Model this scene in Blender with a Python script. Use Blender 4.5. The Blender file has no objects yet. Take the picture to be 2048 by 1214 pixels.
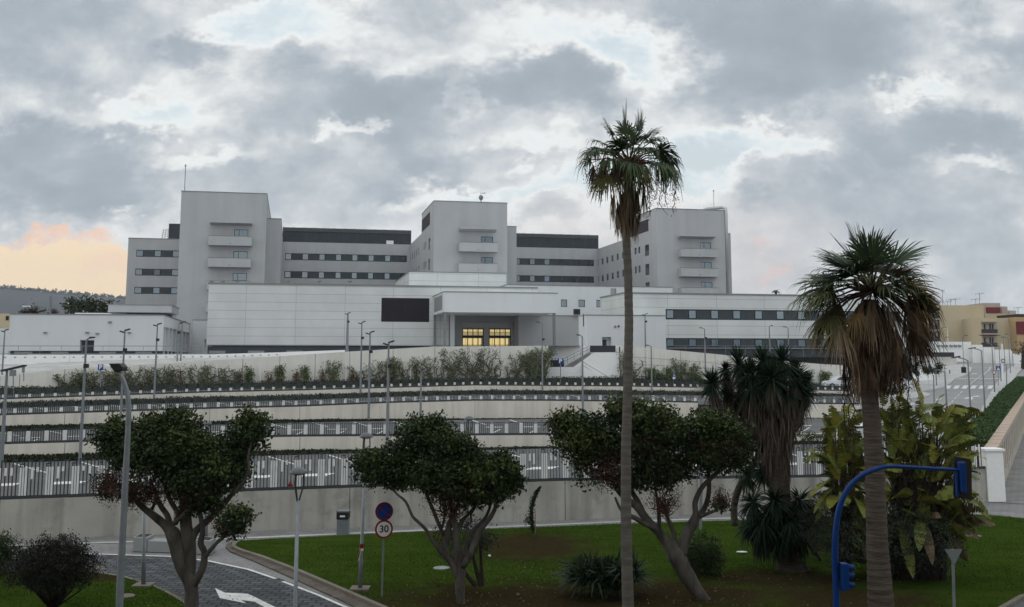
import bpy, math, random
import numpy as np
from mathutils import Vector, Matrix, noise
random.seed(7); RNG = np.random.default_rng(7)
S = bpy.context.scene
COL = S.collection
R = math.radians
# ------------------------------------------------------------------ camera
F = 2050.0; CX = 1024.0; CY = 446.0; PITCH = R(7.5); ZC = 7.5
cam = bpy.data.cameras.new("camera"); camo = bpy.data.objects.new("camera", cam); COL.objects.link(camo)
cam.sensor_width = 36.0; cam.sensor_fit = 'HORIZONTAL'; cam.lens = 36.0 * F / 2048.0
cam.shift_y = -(607.0 - CY) / 2048.0
cam.clip_start = 0.3; cam.clip_end = 20000
camo.location = (0, 0, ZC); camo.rotation_euler = (R(90) + PITCH, 0, 0)
S.camera = camo
S.render.engine = 'CYCLES'
S.view_settings.view_transform = 'Standard'; S.view_settings.look = 'None'
S.view_settings.exposure = 0.12; S.view_settings.gamma = 1.0
S.cycles.max_bounces = 5; S.cycles.transparent_max_bounces = 6
S.cycles.use_denoising = True

def ray(px, py):
    x = (px - CX) / F; y = (CY - py) / F
    Y = math.cos(PITCH) - y * math.sin(PITCH); Z = math.sin(PITCH) + y * math.cos(PITCH)
    return x / Y, Z / Y
def P(px, py, Y):
    u, w = ray(px, py); return Vector((u * Y, Y, ZC + w * Y))
def G(px, py, z=0.0):
    u, w = ray(px, py); t = (z - ZC) / w; return Vector((u * t, t, z))
def direc(px, py):
    u, w = ray(px, py); return Vector((u, 1, w)).normalized()

# ------------------------------------------------------------------ sky
def srgb(r, g, b):
    f = lambda c: (c / 255 / 12.92) if c / 255 <= 0.04045 else ((c / 255 + 0.055) / 1.055) ** 2.4
    return (f(r), f(g), f(b), 1.0)
W = bpy.data.worlds.new("World"); S.world = W; W.use_nodes = True
nt = W.node_tree; nt.nodes.clear()
SUN_EL = R(9); SUN_AZ = R(-62)      # low, off to the left behind cloud
def N(t, **k):
    n = nt.nodes.new(t)
    for a, b in k.items(): setattr(n, a, b)
    return n
def lk(a, b): nt.links.new(a, b)
def val(x, sock):
    if isinstance(x, (int, float)): sock.default_value = x
    else: lk(x, sock)
def M(op, a, b=0.0, c=None, clamp=False):
    n = N('ShaderNodeMath', operation=op); n.use_clamp = clamp
    val(a, n.inputs[0]); val(b, n.inputs[1])
    if c is not None: val(c, n.inputs[2])
    return n.outputs[0]
def MR(x, a, b, c=0.0, d=1.0, smooth=True):
    n = N('ShaderNodeMapRange'); n.interpolation_type = 'SMOOTHSTEP' if smooth else 'LINEAR'
    val(x, n.inputs[0]); n.inputs[1].default_value = a; n.inputs[2].default_value = b
    n.inputs[3].default_value = c; n.inputs[4].default_value = d; return n.outputs[0]
def MIX(f, a, b):
    n = N('ShaderNodeMix', data_type='RGBA'); val(f, n.inputs[0])
    for x, s in ((a, n.inputs[6]), (b, n.inputs[7])):
        if isinstance(x, tuple): s.default_value = x
        else: lk(x, s)
    return n.outputs[2]
tc = N('ShaderNodeTexCoord'); sep = N('ShaderNodeSeparateXYZ'); lk(tc.outputs['Generated'], sep.inputs[0])
DX, DY, DZ = sep.outputs
ySafe = M('MAXIMUM', M('ABSOLUTE', DY), 0.15)
UX = M('DIVIDE', DX, ySafe); UZ = M('DIVIDE', DZ, ySafe)      # direction slopes, clouds drift across
cmb = N('ShaderNodeCombineXYZ'); lk(UX, cmb.inputs[0]); lk(M('MULTIPLY', UZ, 1.45), cmb.inputs[1]); lk(M('MULTIPLY', DY, 0.6), cmb.inputs[2])
def noiz(scale, detail, rough, dist=0.0, off=(0, 0, 0)):
    mp = N('ShaderNodeMapping'); lk(cmb.outputs[0], mp.inputs[0]); mp.inputs[1].default_value = off
    n = N('ShaderNodeTexNoise'); lk(mp.outputs[0], n.inputs['Vector']); n.inputs['Scale'].default_value = scale
    n.inputs['Detail'].default_value = detail; n.inputs['Roughness'].default_value = rough
    n.inputs['Distortion'].default_value = dist; return n.outputs['Fac']
n1 = noiz(6.4, 10, 0.62, 0.15, (3.1, 1.7, 0)); n2 = noiz(17, 8, 0.64, 0.2, (8, 2, 1)); n3 = noiz(2.4, 3, 0.5, 0, (1, 5, 2))
wob = noiz(10, 9, 0.63, 0, (4, 4, 4)); wob2 = noiz(10, 9, 0.63, 0, (9, 1, 7))
WX = M('ADD', UX, M('MULTIPLY', M('SUBTRACT', wob, 0.5), 0.20)); WZ = M('ADD', UZ, M('MULTIPLY', M('SUBTRACT', wob2, 0.5), 0.15))
def blob(px, py, rx, ry, w):
    u, z = ray(px, py)
    a = M('DIVIDE', M('SUBTRACT', WX, u), rx / F); b = M('DIVIDE', M('SUBTRACT', WZ, z), ry / F)
    d = M('ADD', M('MULTIPLY', a, a), M('MULTIPLY', b, b))
    return MR(M('SQRT', d), 0.3, 1.2, w, 0.0)
dens = M('ADD', M('MULTIPLY', M('SUBTRACT', n1, 0.5), 1.2), M('MULTIPLY', M('SUBTRACT', n2, 0.5), 0.36))
dens = M('ADD', dens, M('MULTIPLY', M('SUBTRACT', n3, 0.5), 0.35))
blobs = [(120, 320, 330, 110, .34), (60, 400, 300, 70, .25), (380, 95, 110, 55, .30), (650, 200, 260, 110, .34), (840, 240, 180, 130, .26),
         (700, 330, 330, 60, .22), (1100, 180, 190, 80, .32), (1000, 340, 200, 40, .12), (1590, 70, 290, 150, .40), (1500, 190, 160, 60, .22),
         (1850, 255, 210, 75, .34), (2000, 330, 150, 110, .24), (2010, 90, 110, 60, .22), (1120, 425, 110, 40, .22), (1500, 405, 60, 28, .18),
         (1750, 330, 200, 60, .18), (60, 60, 220, 110, .16), (90, 150, 160, 50, .14), (1700, 420, 420, 110, .10), (500, 410, 420, 60, .12), (1950, 470, 240, 110, .14),
         (560, 40, 210, 60, -.34), (1060, 70, 260, 60, -.22), (1290, 110, 150, 80, -.34), (1500, 290, 190, 60, -.36), (1390, 330, 180, 60, -.24), (1800, 160, 150, 30, -.26),
         (250, 225, 180, 45, -.28), (400, 300, 200, 28, -.22), (715, 268, 50, 26, -.30), (30, 250, 80, 45, -.20), (900, 380, 170, 36, -.20), (1100, 300, 90, 30, -.18),
         (1150, 375, 130, 30, -.14), (950, 205, 30, 60, -.18), (255, 415, 30, 18, -.26), (860, 110, 200, 40, -.10), (1960, 330, 90, 26, -.2)]
for b in blobs: dens = M('ADD', dens, blob(*b))
# colour of the cloud deck
K = 10.0
def c10(r, g, b):
    c = srgb(r, g, b); return (c[0] * K, c[1] * K, c[2] * K, 1)
ramp = N('ShaderNodeValToRGB'); lk(M('ADD', dens, 0.385, clamp=True), ramp.inputs[0])
cr = ramp.color_ramp; cr.interpolation = 'B_SPLINE'
els = [(0.0, (228, 242, 250)), (0.18, (243, 245, 244)), (0.32, (219, 222, 223)), (0.48, (190, 197, 203)), (0.66, (166, 176, 185)), (1.0, (150, 160, 169))]
while len(cr.elements) < len(els): cr.elements.new(0.5)
for e, (p, c) in zip(cr.elements, els): e.position = p; e.color = srgb(*c)
sc = N('ShaderNodeVectorMath', operation='SCALE'); lk(ramp.outputs[0], sc.inputs[0]); sc.inputs['Scale'].default_value = K
cloud = sc.outputs[0]
# warm gap by the horizon on the left, faint pink on the right
e1 = blob(70, 560, 430, 88, 1.0); pinkedge = M('MULTIPLY', blob(80, 482, 240, 26, 1.0), n2)
pinkedge2 = blob(1500, 522, 55, 18, 0.5)
glow = MR(M('ADD', e1, M('MULTIPLY', M('SUBTRACT', n1, 0.5), 0.9)), 0.18, 0.62)
cloud = MIX(glow, cloud, c10(250, 226, 190))
cloud = MIX(M('MULTIPLY', MR(pinkedge, 0.25, 0.7), 0.75), cloud, c10(250, 200, 168))
cloud = MIX(M('MULTIPLY', blob(230, 540, 110, 30, 1.0), 0.5), cloud, c10(246, 212, 190))
cloud = MIX(M('MULTIPLY', pinkedge2, 0.8), cloud, c10(244, 196, 186))
cloud = MIX(M('MULTIPLY', blob(1350, 500, 480, 120, 1.0), 0.30), cloud, c10(226, 214, 210))
sky = N('ShaderNodeTexSky', sky_type='NISHITA'); sky.sun_disc = False
sky.sun_elevation = SUN_EL; sky.sun_rotation = SUN_AZ; sky.air_density = 1.2; sky.dust_density = 1.5
# thin gaps let the blue behind through, the rest is the cloud deck
allc = MIX(MR(dens, -0.55, -0.1, 0.35, 0.0), cloud, sky.outputs[0])
allc = MIX(MR(DZ, -0.12, 0.0, 0.85, 0.0), allc, (0.6, 0.6, 0.6, 1))
# unseen sky overhead and behind the viewpoint, boosted to brighten the walls
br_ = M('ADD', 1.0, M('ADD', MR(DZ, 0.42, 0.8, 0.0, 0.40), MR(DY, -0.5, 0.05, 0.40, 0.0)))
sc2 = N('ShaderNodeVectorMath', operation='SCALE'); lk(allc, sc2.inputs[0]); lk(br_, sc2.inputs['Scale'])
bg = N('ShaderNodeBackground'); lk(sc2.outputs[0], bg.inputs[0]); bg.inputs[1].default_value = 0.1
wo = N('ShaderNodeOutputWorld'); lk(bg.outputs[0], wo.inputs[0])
W.cycles.sampling_method = 'MANUAL'; W.cycles.sample_map_resolution = 512
# ------------------------------------------------------------------ sun (behind cloud, very soft)
sl = bpy.data.lights.new("sun", 'SUN'); sl.energy = 0.5; sl.angle = R(25); sl.color = (1.0, 0.86, 0.72)
so = bpy.data.objects.new("sun", sl); COL.objects.link(so)
sd = Vector((math.sin(SUN_AZ) * math.cos(SUN_EL), math.cos(SUN_AZ) * math.cos(SUN_EL), math.sin(SUN_EL)))
so.rotation_euler = sd.to_track_quat('Z', 'Y').to_euler()

# ------------------------------------------------------------------ materials
def mat(name, c, rough=0.8, c2=None, nscale=3.0, bump=0.0, bscale=None, metal=0.0, spec=0.12, detail=6, stretch=(1, 1, 1),
        streak=None, island=None, emit=None, world=False, coat=0.0, stain=None, trans=0.0, bdist=0.03):
    m = bpy.data.materials.new(name); m.use_nodes = True; t = m.node_tree; b = t.nodes['Principled BSDF']
    nn = t.nodes.new
    b.inputs['Roughness'].default_value = rough; b.inputs['Metallic'].default_value = metal
    b.inputs['Specular IOR Level'].default_value = spec; b.inputs['Coat Weight'].default_value = coat
    tcn = nn('ShaderNodeTexCoord'); mp = nn('ShaderNodeMapping'); t.links.new(tcn.outputs['Object'], mp.inputs[0]); mp.inputs['Scale'].default_value = stretch
    c = tuple(c) + ((1,) if len(c) == 3 else ()); out = None
    def mix(f, a, bb, mode='MIX'):
        n = nn('ShaderNodeMix'); n.data_type = 'RGBA'; n.blend_type = mode
        for x, s in ((f, n.inputs[0]), (a, n.inputs[6]), (bb, n.inputs[7])):
            if isinstance(x, (tuple, float, int)): s.default_value = x
            else: t.links.new(x, s)
        return n.outputs[2]
    def nz(scale, d=detail, mp=mp, rgh=0.6):
        n = nn('ShaderNodeTexNoise'); t.links.new(mp.outputs[0], n.inputs['Vector']); n.inputs['Scale'].default_value = scale
        n.inputs['Detail'].default_value = d; n.inputs['Roughness'].default_value = rgh; return n.outputs['Fac']
    def rng(x, a, bb, lo=0.0, hi=1.0):
        n = nn('ShaderNodeMapRange'); t.links.new(x, n.inputs[0]); n.inputs[1].default_value = a; n.inputs[2].default_value = bb
        n.inputs[3].default_value = lo; n.inputs[4].default_value = hi; return n.outputs[0]
    cur = c
    if c2 is not None:
        c2 = tuple(c2) + ((1,) if len(c2) == 3 else ())
        cur = mix(rng(nz(nscale), 0.32, 0.68), c, c2)
    if streak is not None:      # rain streaks: noise stretched along z
        m2 = nn('ShaderNodeMapping'); t.links.new(tcn.outputs['Object'], m2.inputs[0]); m2.inputs['Scale'].default_value = (1, 1, 0.06)
        cur = mix(rng(nz(streak[1], 5, m2), 0.45, 0.75, 0.0, streak[2]), cur, tuple(streak[0]) + (1,))
    if stain is not None:
        cur = mix(rng(nz(stain[1], 8), stain[3], stain[3] + 0.13, 0.0, stain[2]), cur, tuple(stain[0]) + (1,))
    if island is not None:
        g = nn('ShaderNodeNewGeometry'); cur = mix(rng(g.outputs['Random Per Island'], 0.0, 1.0, 0.0, 1.0), cur, tuple(island) + (1,))
    if isinstance(cur, tuple): b.inputs['Base Color'].default_value = cur
    else: t.links.new(cur, b.inputs['Base Color'])
    if trans: b.inputs['Transmission Weight'].default_value = trans
    if bump:
        bn = nn('ShaderNodeBump'); bn.inputs['Strength'].default_value = bump; bn.inputs['Distance'].default_value = bdist
        t.links.new(nz(bscale or nscale * 6, 8), bn.inputs['Height']); t.links.new(bn.outputs[0], b.inputs['Normal'])
    if emit: b.inputs['Emission Color'].default_value = tuple(emit[0]) + (1,); b.inputs['Emission Strength'].default_value = emit[1]
    m['_'] = 0; del m['_']
    return m
def brickmat(name, c1, c2, mortar, w, h, msize, rough=0.8, vec='xz', offset=0.5, noisec=None, bump=0.2, nsc=2.0):
    m = bpy.data.materials.new(name); m.use_nodes = True; t = m.node_tree; b = t.nodes['Principled BSDF']; nn = t.nodes.new
    b.inputs['Roughness'].default_value = rough; b.inputs['Specular IOR Level'].default_value = 0.25
    tcn = nn('ShaderNodeTexCoord'); sp = nn('ShaderNodeSeparateXYZ'); t.links.new(tcn.outputs['Object'], sp.inputs[0])
    cb = nn('ShaderNodeCombineXYZ')
    if vec == 'xz':
        ad = nn('ShaderNodeMath'); t.links.new(sp.outputs[0], ad.inputs[0]); t.links.new(sp.outputs[1], ad.inputs[1])
        t.links.new(ad.outputs[0], cb.inputs[0]); t.links.new(sp.outputs[2], cb.inputs[1])
    else:
        t.links.new(sp.outputs[0], cb.inputs[0]); t.links.new(sp.outputs[1], cb.inputs[1])
    br = nn('ShaderNodeTexBrick'); t.links.new(cb.outputs[0], br.inputs['Vector']); br.offset = offset
    br.inputs['Color1'].default_value = tuple(c1) + (1,); br.inputs['Color2'].default_value = tuple(c2) + (1,); br.inputs['Mortar'].default_value = tuple(mortar) + (1,)
    br.inputs['Scale'].default_value = 1.0; br.inputs['Mortar Size'].default_value = msize; br.inputs['Brick Width'].default_value = w; br.inputs['Row Height'].default_value = h
    nzn = nn('ShaderNodeTexNoise'); t.links.new(tcn.outputs['Object'], nzn.inputs['Vector']); nzn.inputs['Scale'].default_value = nsc; nzn.inputs['Detail'].default_value = 7
    mx = nn('ShaderNodeMix'); mx.data_type = 'RGBA'; mx.blend_type = 'MULTIPLY'; mx.inputs[0].default_value = 1.0
    mr = nn('ShaderNodeMapRange'); t.links.new(nzn.outputs['Fac'], mr.inputs[0]); mr.inputs[1].default_value = .3; mr.inputs[2].default_value = .7; mr.inputs[3].default_value = (noisec or .85); mr.inputs[4].default_value = 1.08
    t.links.new(br.outputs[0], mx.inputs[6]); t.links.new(mr.outputs[0], mx.inputs[7]); t.links.new(mx.outputs[2], b.inputs['Base Color'])
    bn = nn('ShaderNodeBump'); bn.inputs['Strength'].default_value = bump; bn.inputs['Distance'].default_value = 0.02; bn.invert = True
    t.links.new(br.outputs['Fac'], bn.inputs['Height']); t.links.new(bn.outputs[0], b.inputs['Normal'])
    return m
MT = {}
MT['render'] = mat('white_render', (.43, .44, .45), .85, (.40, .41, .42), .25, streak=((.31, .315, .31), .55, .42), stain=((.36, .365, .36), .12, .35, .55), bump=.1, bscale=14)
MT['panel'] = brickmat('white_cladding', (.60, .62, .61), (.59, .61, .60), (.38, .39, .39), 7.4, 1.28, .035, .7, offset=0.0, noisec=.93, nsc=.3)
MT['panelw'] = mat('white_painted_render', (.64, .66, .67), .8, (.61, .63, .64), .3, streak=((.5, .51, .51), .6, .3), bump=.1, bscale=10)
MT['band'] = brickmat('dark_window_panel', (.045, .055, .060), (.05, .062, .068), (.03, .035, .04), 2.4, 6, .03, .45, offset=0, noisec=.9)
MT['roofdark'] = brickmat('dark_roof_cladding', (.036, .045, .053), (.042, .052, .062), (.02, .024, .028), 1.1, 20, .02, .55, offset=0, noisec=.8, nsc=.6)
MT['rooflite'] = mat('roof_flashing', (.09, .10, .10), .5, (.07, .08, .08), 2)
MT['frame'] = mat('window_frame', (.02, .025, .03), .4)
MT['glass'] = mat('glass', (.17, .21, .235), .06, metal=.75, spec=.5)
MT['glassdk'] = mat('dark_glass', (.10, .13, .15), .08, metal=.7, spec=.5)
MT['cap'] = mat('grey_coping', (.22, .23, .23), .6)
MT['louvre'] = mat('dark_louvre', (.035, .036, .045), .55, (.045, .035, .04), .8)
MT['lit'] = mat('lit_interior', (.6, .5, .25), .9, emit=((1.0, .80, .42), .60))
MT['litlow'] = mat('lit_interior_wall', (.6, .5, .25), .9, emit=((.85, .70, .34), .30))
MT['steel'] = mat('grey_steel', (.20, .21, .22), .45, metal=.3)
MT['plinth'] = mat('dark_plinth', (.055, .065, .075), .7, (.07, .08, .09), 1)
MT['grille'] = mat('pale_grille', (.30, .31, .30), .7, (.24, .25, .25), 8, stretch=(1, 1, 20))
MT['concrete'] = mat('board_marked_concrete', (.44, .43, .38), .9, (.345, .335, .30), .6, bump=.25, bscale=9, streak=((.15, .14, .125), .9, .8), stain=((.20, .195, .175), .9, .6, .53))
MT['concrete2'] = mat('pale_retaining_concrete', (.72, .68, .60), .9, (.64, .60, .53), .5, bump=.2, bscale=9, streak=((.36, .33, .28), 1.1, .55), stain=((.42, .34, .26), .3, .5, .58))
MT['rampwall'] = mat('cream_ramp_wall', (.72, .70, .65), .9, (.66, .64, .59), .4, streak=((.45, .43, .39), .8, .4), bump=.1, bscale=8)
MT['fence'] = mat('fence_paint', (.06, .064, .068), .5, (.045, .05, .054), 3)
MT['slat'] = mat('white_slat', (.78, .79, .78), .6, (.68, .69, .68), 3)
MT['asphalt'] = mat('lot_asphalt', (.105, .107, .11), .92, (.135, .135, .135), .35, bump=.3, bscale=40, stain=((.07, .07, .07), .5, .5, .58))
MT['asphalt2'] = mat('street_asphalt', (.25, .25, .25), .92, (.31, .31, .305), .12, bump=.3, bscale=30, stain=((.20, .20, .20), .25, .6, .55))
MT['paint'] = mat('road_paint', (.72, .72, .70), .7, (.55, .55, .53), 2.5, stain=((.30, .30, .30), 3.0, .8, .60))
MT['pave'] = brickmat('grey_paving', (.25, .245, .24), (.225, .22, .215), (.13, .13, .125), .4, .4, .012, .85, vec='xy', noisec=.7, nsc=.8)
MT['pavelight'] = brickmat('pale_paving', (.50, .495, .485), (.45, .445, .435), (.30, .30, .29), .6, .4, .012, .85, vec='xy', noisec=.8, nsc=.5)
MT['setts'] = brickmat('dark_setts', (.058, .064, .072), (.125, .13, .138), (.022, .023, .026), .42, .30, .03, .85, vec='xy', noisec=.55, bump=.8, nsc=1.6)
MT['kerb'] = mat('kerb_stone', (.21, .185, .155), .9, (.15, .13, .11), 1.2, bump=.3, bscale=20)
MT['kerbbrown'] = brickmat('brown_gutter', (.15, .125, .10), (.12, .10, .085), (.07, .06, .05), .5, .3, .012, .9, vec='xy', noisec=.6, nsc=1.5)
MT['white'] = mat('white_paint', (.84, .84, .83), .6, (.78, .78, .77), 4)
MT['pole'] = mat('lamp_post_grey', (.23, .25, .27), .45, (.19, .205, .22), 2, metal=.3)
MT['domecap'] = mat('lamp_dome_grey', (.10, .11, .12), .4, (.08, .088, .095), 3, metal=.2, spec=.4)
MT['galv'] = mat('galvanised', (.24, .265, .285), .45, (.19, .215, .23), 5, metal=.4)
MT['black'] = mat('black_plastic', (.012, .012, .013), .5, spec=.4)
MT['darkgrey'] = mat('dark_grey_metal', (.045, .047, .05), .5)
MT['blue'] = mat('traffic_blue', (.003, .034, .15), .42, (.003, .028, .13), 3, coat=.1)
MT['signblue'] = mat('sign_blue', (.01, .055, .27), .45)
MT['signred'] = mat('sign_red', (.22, .012, .015), .45)
MT['signwhite'] = mat('sign_white', (.72, .72, .70), .45)
MT['signback'] = mat('sign_back', (.20, .215, .22), .5, metal=.3)
MT['red'] = mat('red_paint', (.30, .01, .02), .5)
MT['bark'] = mat('ficus_bark', (.115, .103, .09), .9, (.035, .031, .027), 3.2, bump=.6, bscale=14, stretch=(1, 1, .35), stain=((.15, .14, .125), 1.4, .8, .56))
MT['barkd'] = mat('dark_bark', (.05, .04, .032), .95, (.03, .025, .02), 6, bump=.5, bscale=20)
MT['palmbark'] = mat('palm_bark', (.12, .098, .08), .95, (.055, .045, .037), 5, bump=1.0, bscale=9, stretch=(.35, .35, 3.0), bdist=.05)
MT['palmbark2'] = mat('slim_palm_bark', (.15, .137, .12), .95, (.09, .08, .07), 5, bump=.7, bscale=12, stretch=(.35, .35, 2.0))
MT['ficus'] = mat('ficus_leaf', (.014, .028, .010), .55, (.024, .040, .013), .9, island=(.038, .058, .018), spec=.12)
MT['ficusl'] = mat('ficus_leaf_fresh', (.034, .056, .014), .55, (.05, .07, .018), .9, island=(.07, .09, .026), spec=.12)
MT['dry'] = mat('dry_twigs', (.060, .030, .020), .9, (.04, .022, .016), 3, island=(.085, .042, .028))
MT['fan'] = mat('palm_leaf', (.022, .045, .026), .5, (.035, .06, .028), 1.5, island=(.05, .075, .03))
MT['fany'] = mat('yellowing_palm_leaf', (.07, .075, .022), .6, (.10, .085, .028), 1.5, island=(.05, .06, .02))
MT['fano'] = mat('orange_palm_leaf', (.15, .09, .028), .6, (.09, .08, .022), 2.5, island=(.12, .075, .04))
MT['straw'] = mat('dry_palm_leaf', (.16, .115, .072), .9, (.075, .053, .036), 2.5, island=(.26, .20, .13))
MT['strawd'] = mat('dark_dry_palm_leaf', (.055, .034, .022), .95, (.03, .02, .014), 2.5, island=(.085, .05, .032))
MT['husk'] = mat('dead_flower_stalk', (.035, .028, .022), .95, island=(.06, .045, .035))
MT['yucca'] = mat('yucca_leaf', (.007, .020, .012), .55, (.011, .027, .014), 1.5, island=(.02, .038, .018), spec=.1)
MT['yuccadry'] = mat('dry_yucca_leaf', (.09, .07, .055), .9, (.04, .03, .024), 2.5, island=(.15, .12, .095))
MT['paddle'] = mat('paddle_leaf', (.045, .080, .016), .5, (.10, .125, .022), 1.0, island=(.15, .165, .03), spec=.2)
MT['paddley'] = mat('yellow_paddle_leaf', (.15, .155, .025), .5, (.10, .12, .02), 1.5, island=(.20, .19, .035))  # yellower leaf tone, dealt to the paddle leaves at random
MT['paddledry'] = mat('dry_paddle_leaf', (.10, .07, .045), .9, island=(.15, .11, .075))
MT['bush'] = mat('grey_bush_leaf', (.022, .032, .022), .7, (.032, .042, .028), 2, island=(.05, .058, .04))
MT['purple'] = mat('purple_leaf', (.016, .012, .012), .7, (.013, .020, .010), 3, island=(.028, .026, .020))
MT['clivia'] = mat('strap_leaf', (.008, .020, .009), .5, (.013, .028, .012), 2, island=(.022, .040, .016), spec=.12)
MT['hedge'] = mat('hedge_leaf', (.030, .065, .018), .6, (.042, .085, .024), 1.5, island=(.06, .10, .035))
MT['climb'] = mat('climber_leaf', (.06, .095, .035), .6, (.11, .14, .055), 1, island=(.15, .18, .08))
MT['climbr'] = mat('reddish_climber_leaf', (.13, .075, .045), .7, island=(.10, .09, .05))
MT['climbstem'] = mat('climber_stem', (.13, .115, .09), .9, (.08, .085, .05), 2)
MT['cover'] = mat('low_ground_cover', (.018, .026, .012), .8, (.03, .032, .018), .8, island=(.03, .042, .02))
MT['grass'] = mat('lawn_grass', (.026, .050, .007), .9, (.050, .076, .012), 1.1, bump=1.0, bscale=26, detail=9, stain=((.05, .07, .008), .5, .5, .54), bdist=.05, spec=.0, stretch=(.5, 1.2, 1))
MT['blade'] = mat('grass_blade', (.024, .058, .005), .8, (.04, .08, .007), 1.2, island=(.05, .095, .012), spec=.02)
MT['soil'] = mat('bare_soil', (.060, .042, .030), .95, (.045, .035, .022), 2, bump=.6, bscale=25)
MT['soilgrass'] = mat('worn_lawn', (.040, .027, .014), .95, (.026, .032, .009), 1.1, bump=.8, bscale=22, stain=((.022, .045, .006), .6, .8, .52), spec=0)
MT['hill'] = mat('hill_scrub', (.040, .050, .052), .95, (.052, .058, .058), .012, stain=((.06, .06, .055), .02, .4, .58), bump=.0)
MT['yellow'] = mat('cream_yellow_render', (.52, .44, .30), .85, (.48, .41, .28), .2, streak=((.38, .32, .22), .4, .3))
MT['yellow2'] = mat('ochre_render', (.46, .33, .18), .85, (.42, .30, .165), .2)
MT['maroon'] = mat('maroon_render', (.17, .03, .04), .8, (.15, .028, .036), .3)
MT['beige'] = mat('beige_render', (.45, .38, .32), .85, (.40, .34, .29), .3)
MT['tyre'] = mat('tyre', (.015, .015, .016), .85)
MT['carw'] = mat('white_car_paint', (.70, .71, .72), .25, coat=.5)
MT['brickcap'] = mat('brick_coping', (.50, .40, .32), .9, (.38, .30, .24), 3, bump=.3, bscale=15)
MT['wallgrey'] = mat('rough_grey_render', (.52, .48, .42), .9, (.42, .39, .34), 1.0, bump=.4, bscale=18)
MT['pink'] = mat('magenta_flower', (.20, .02, .07), .7)
MT['duct'] = mat('metal_duct', (.45, .46, .46), .35, metal=.6)
MT['lens'] = mat('lamp_lens', (.30, .32, .33), .2)
MT['redlens'] = mat('red_signal_lens', (.35, .02, .02), .3, emit=((1, .12, .10), .5))

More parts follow.
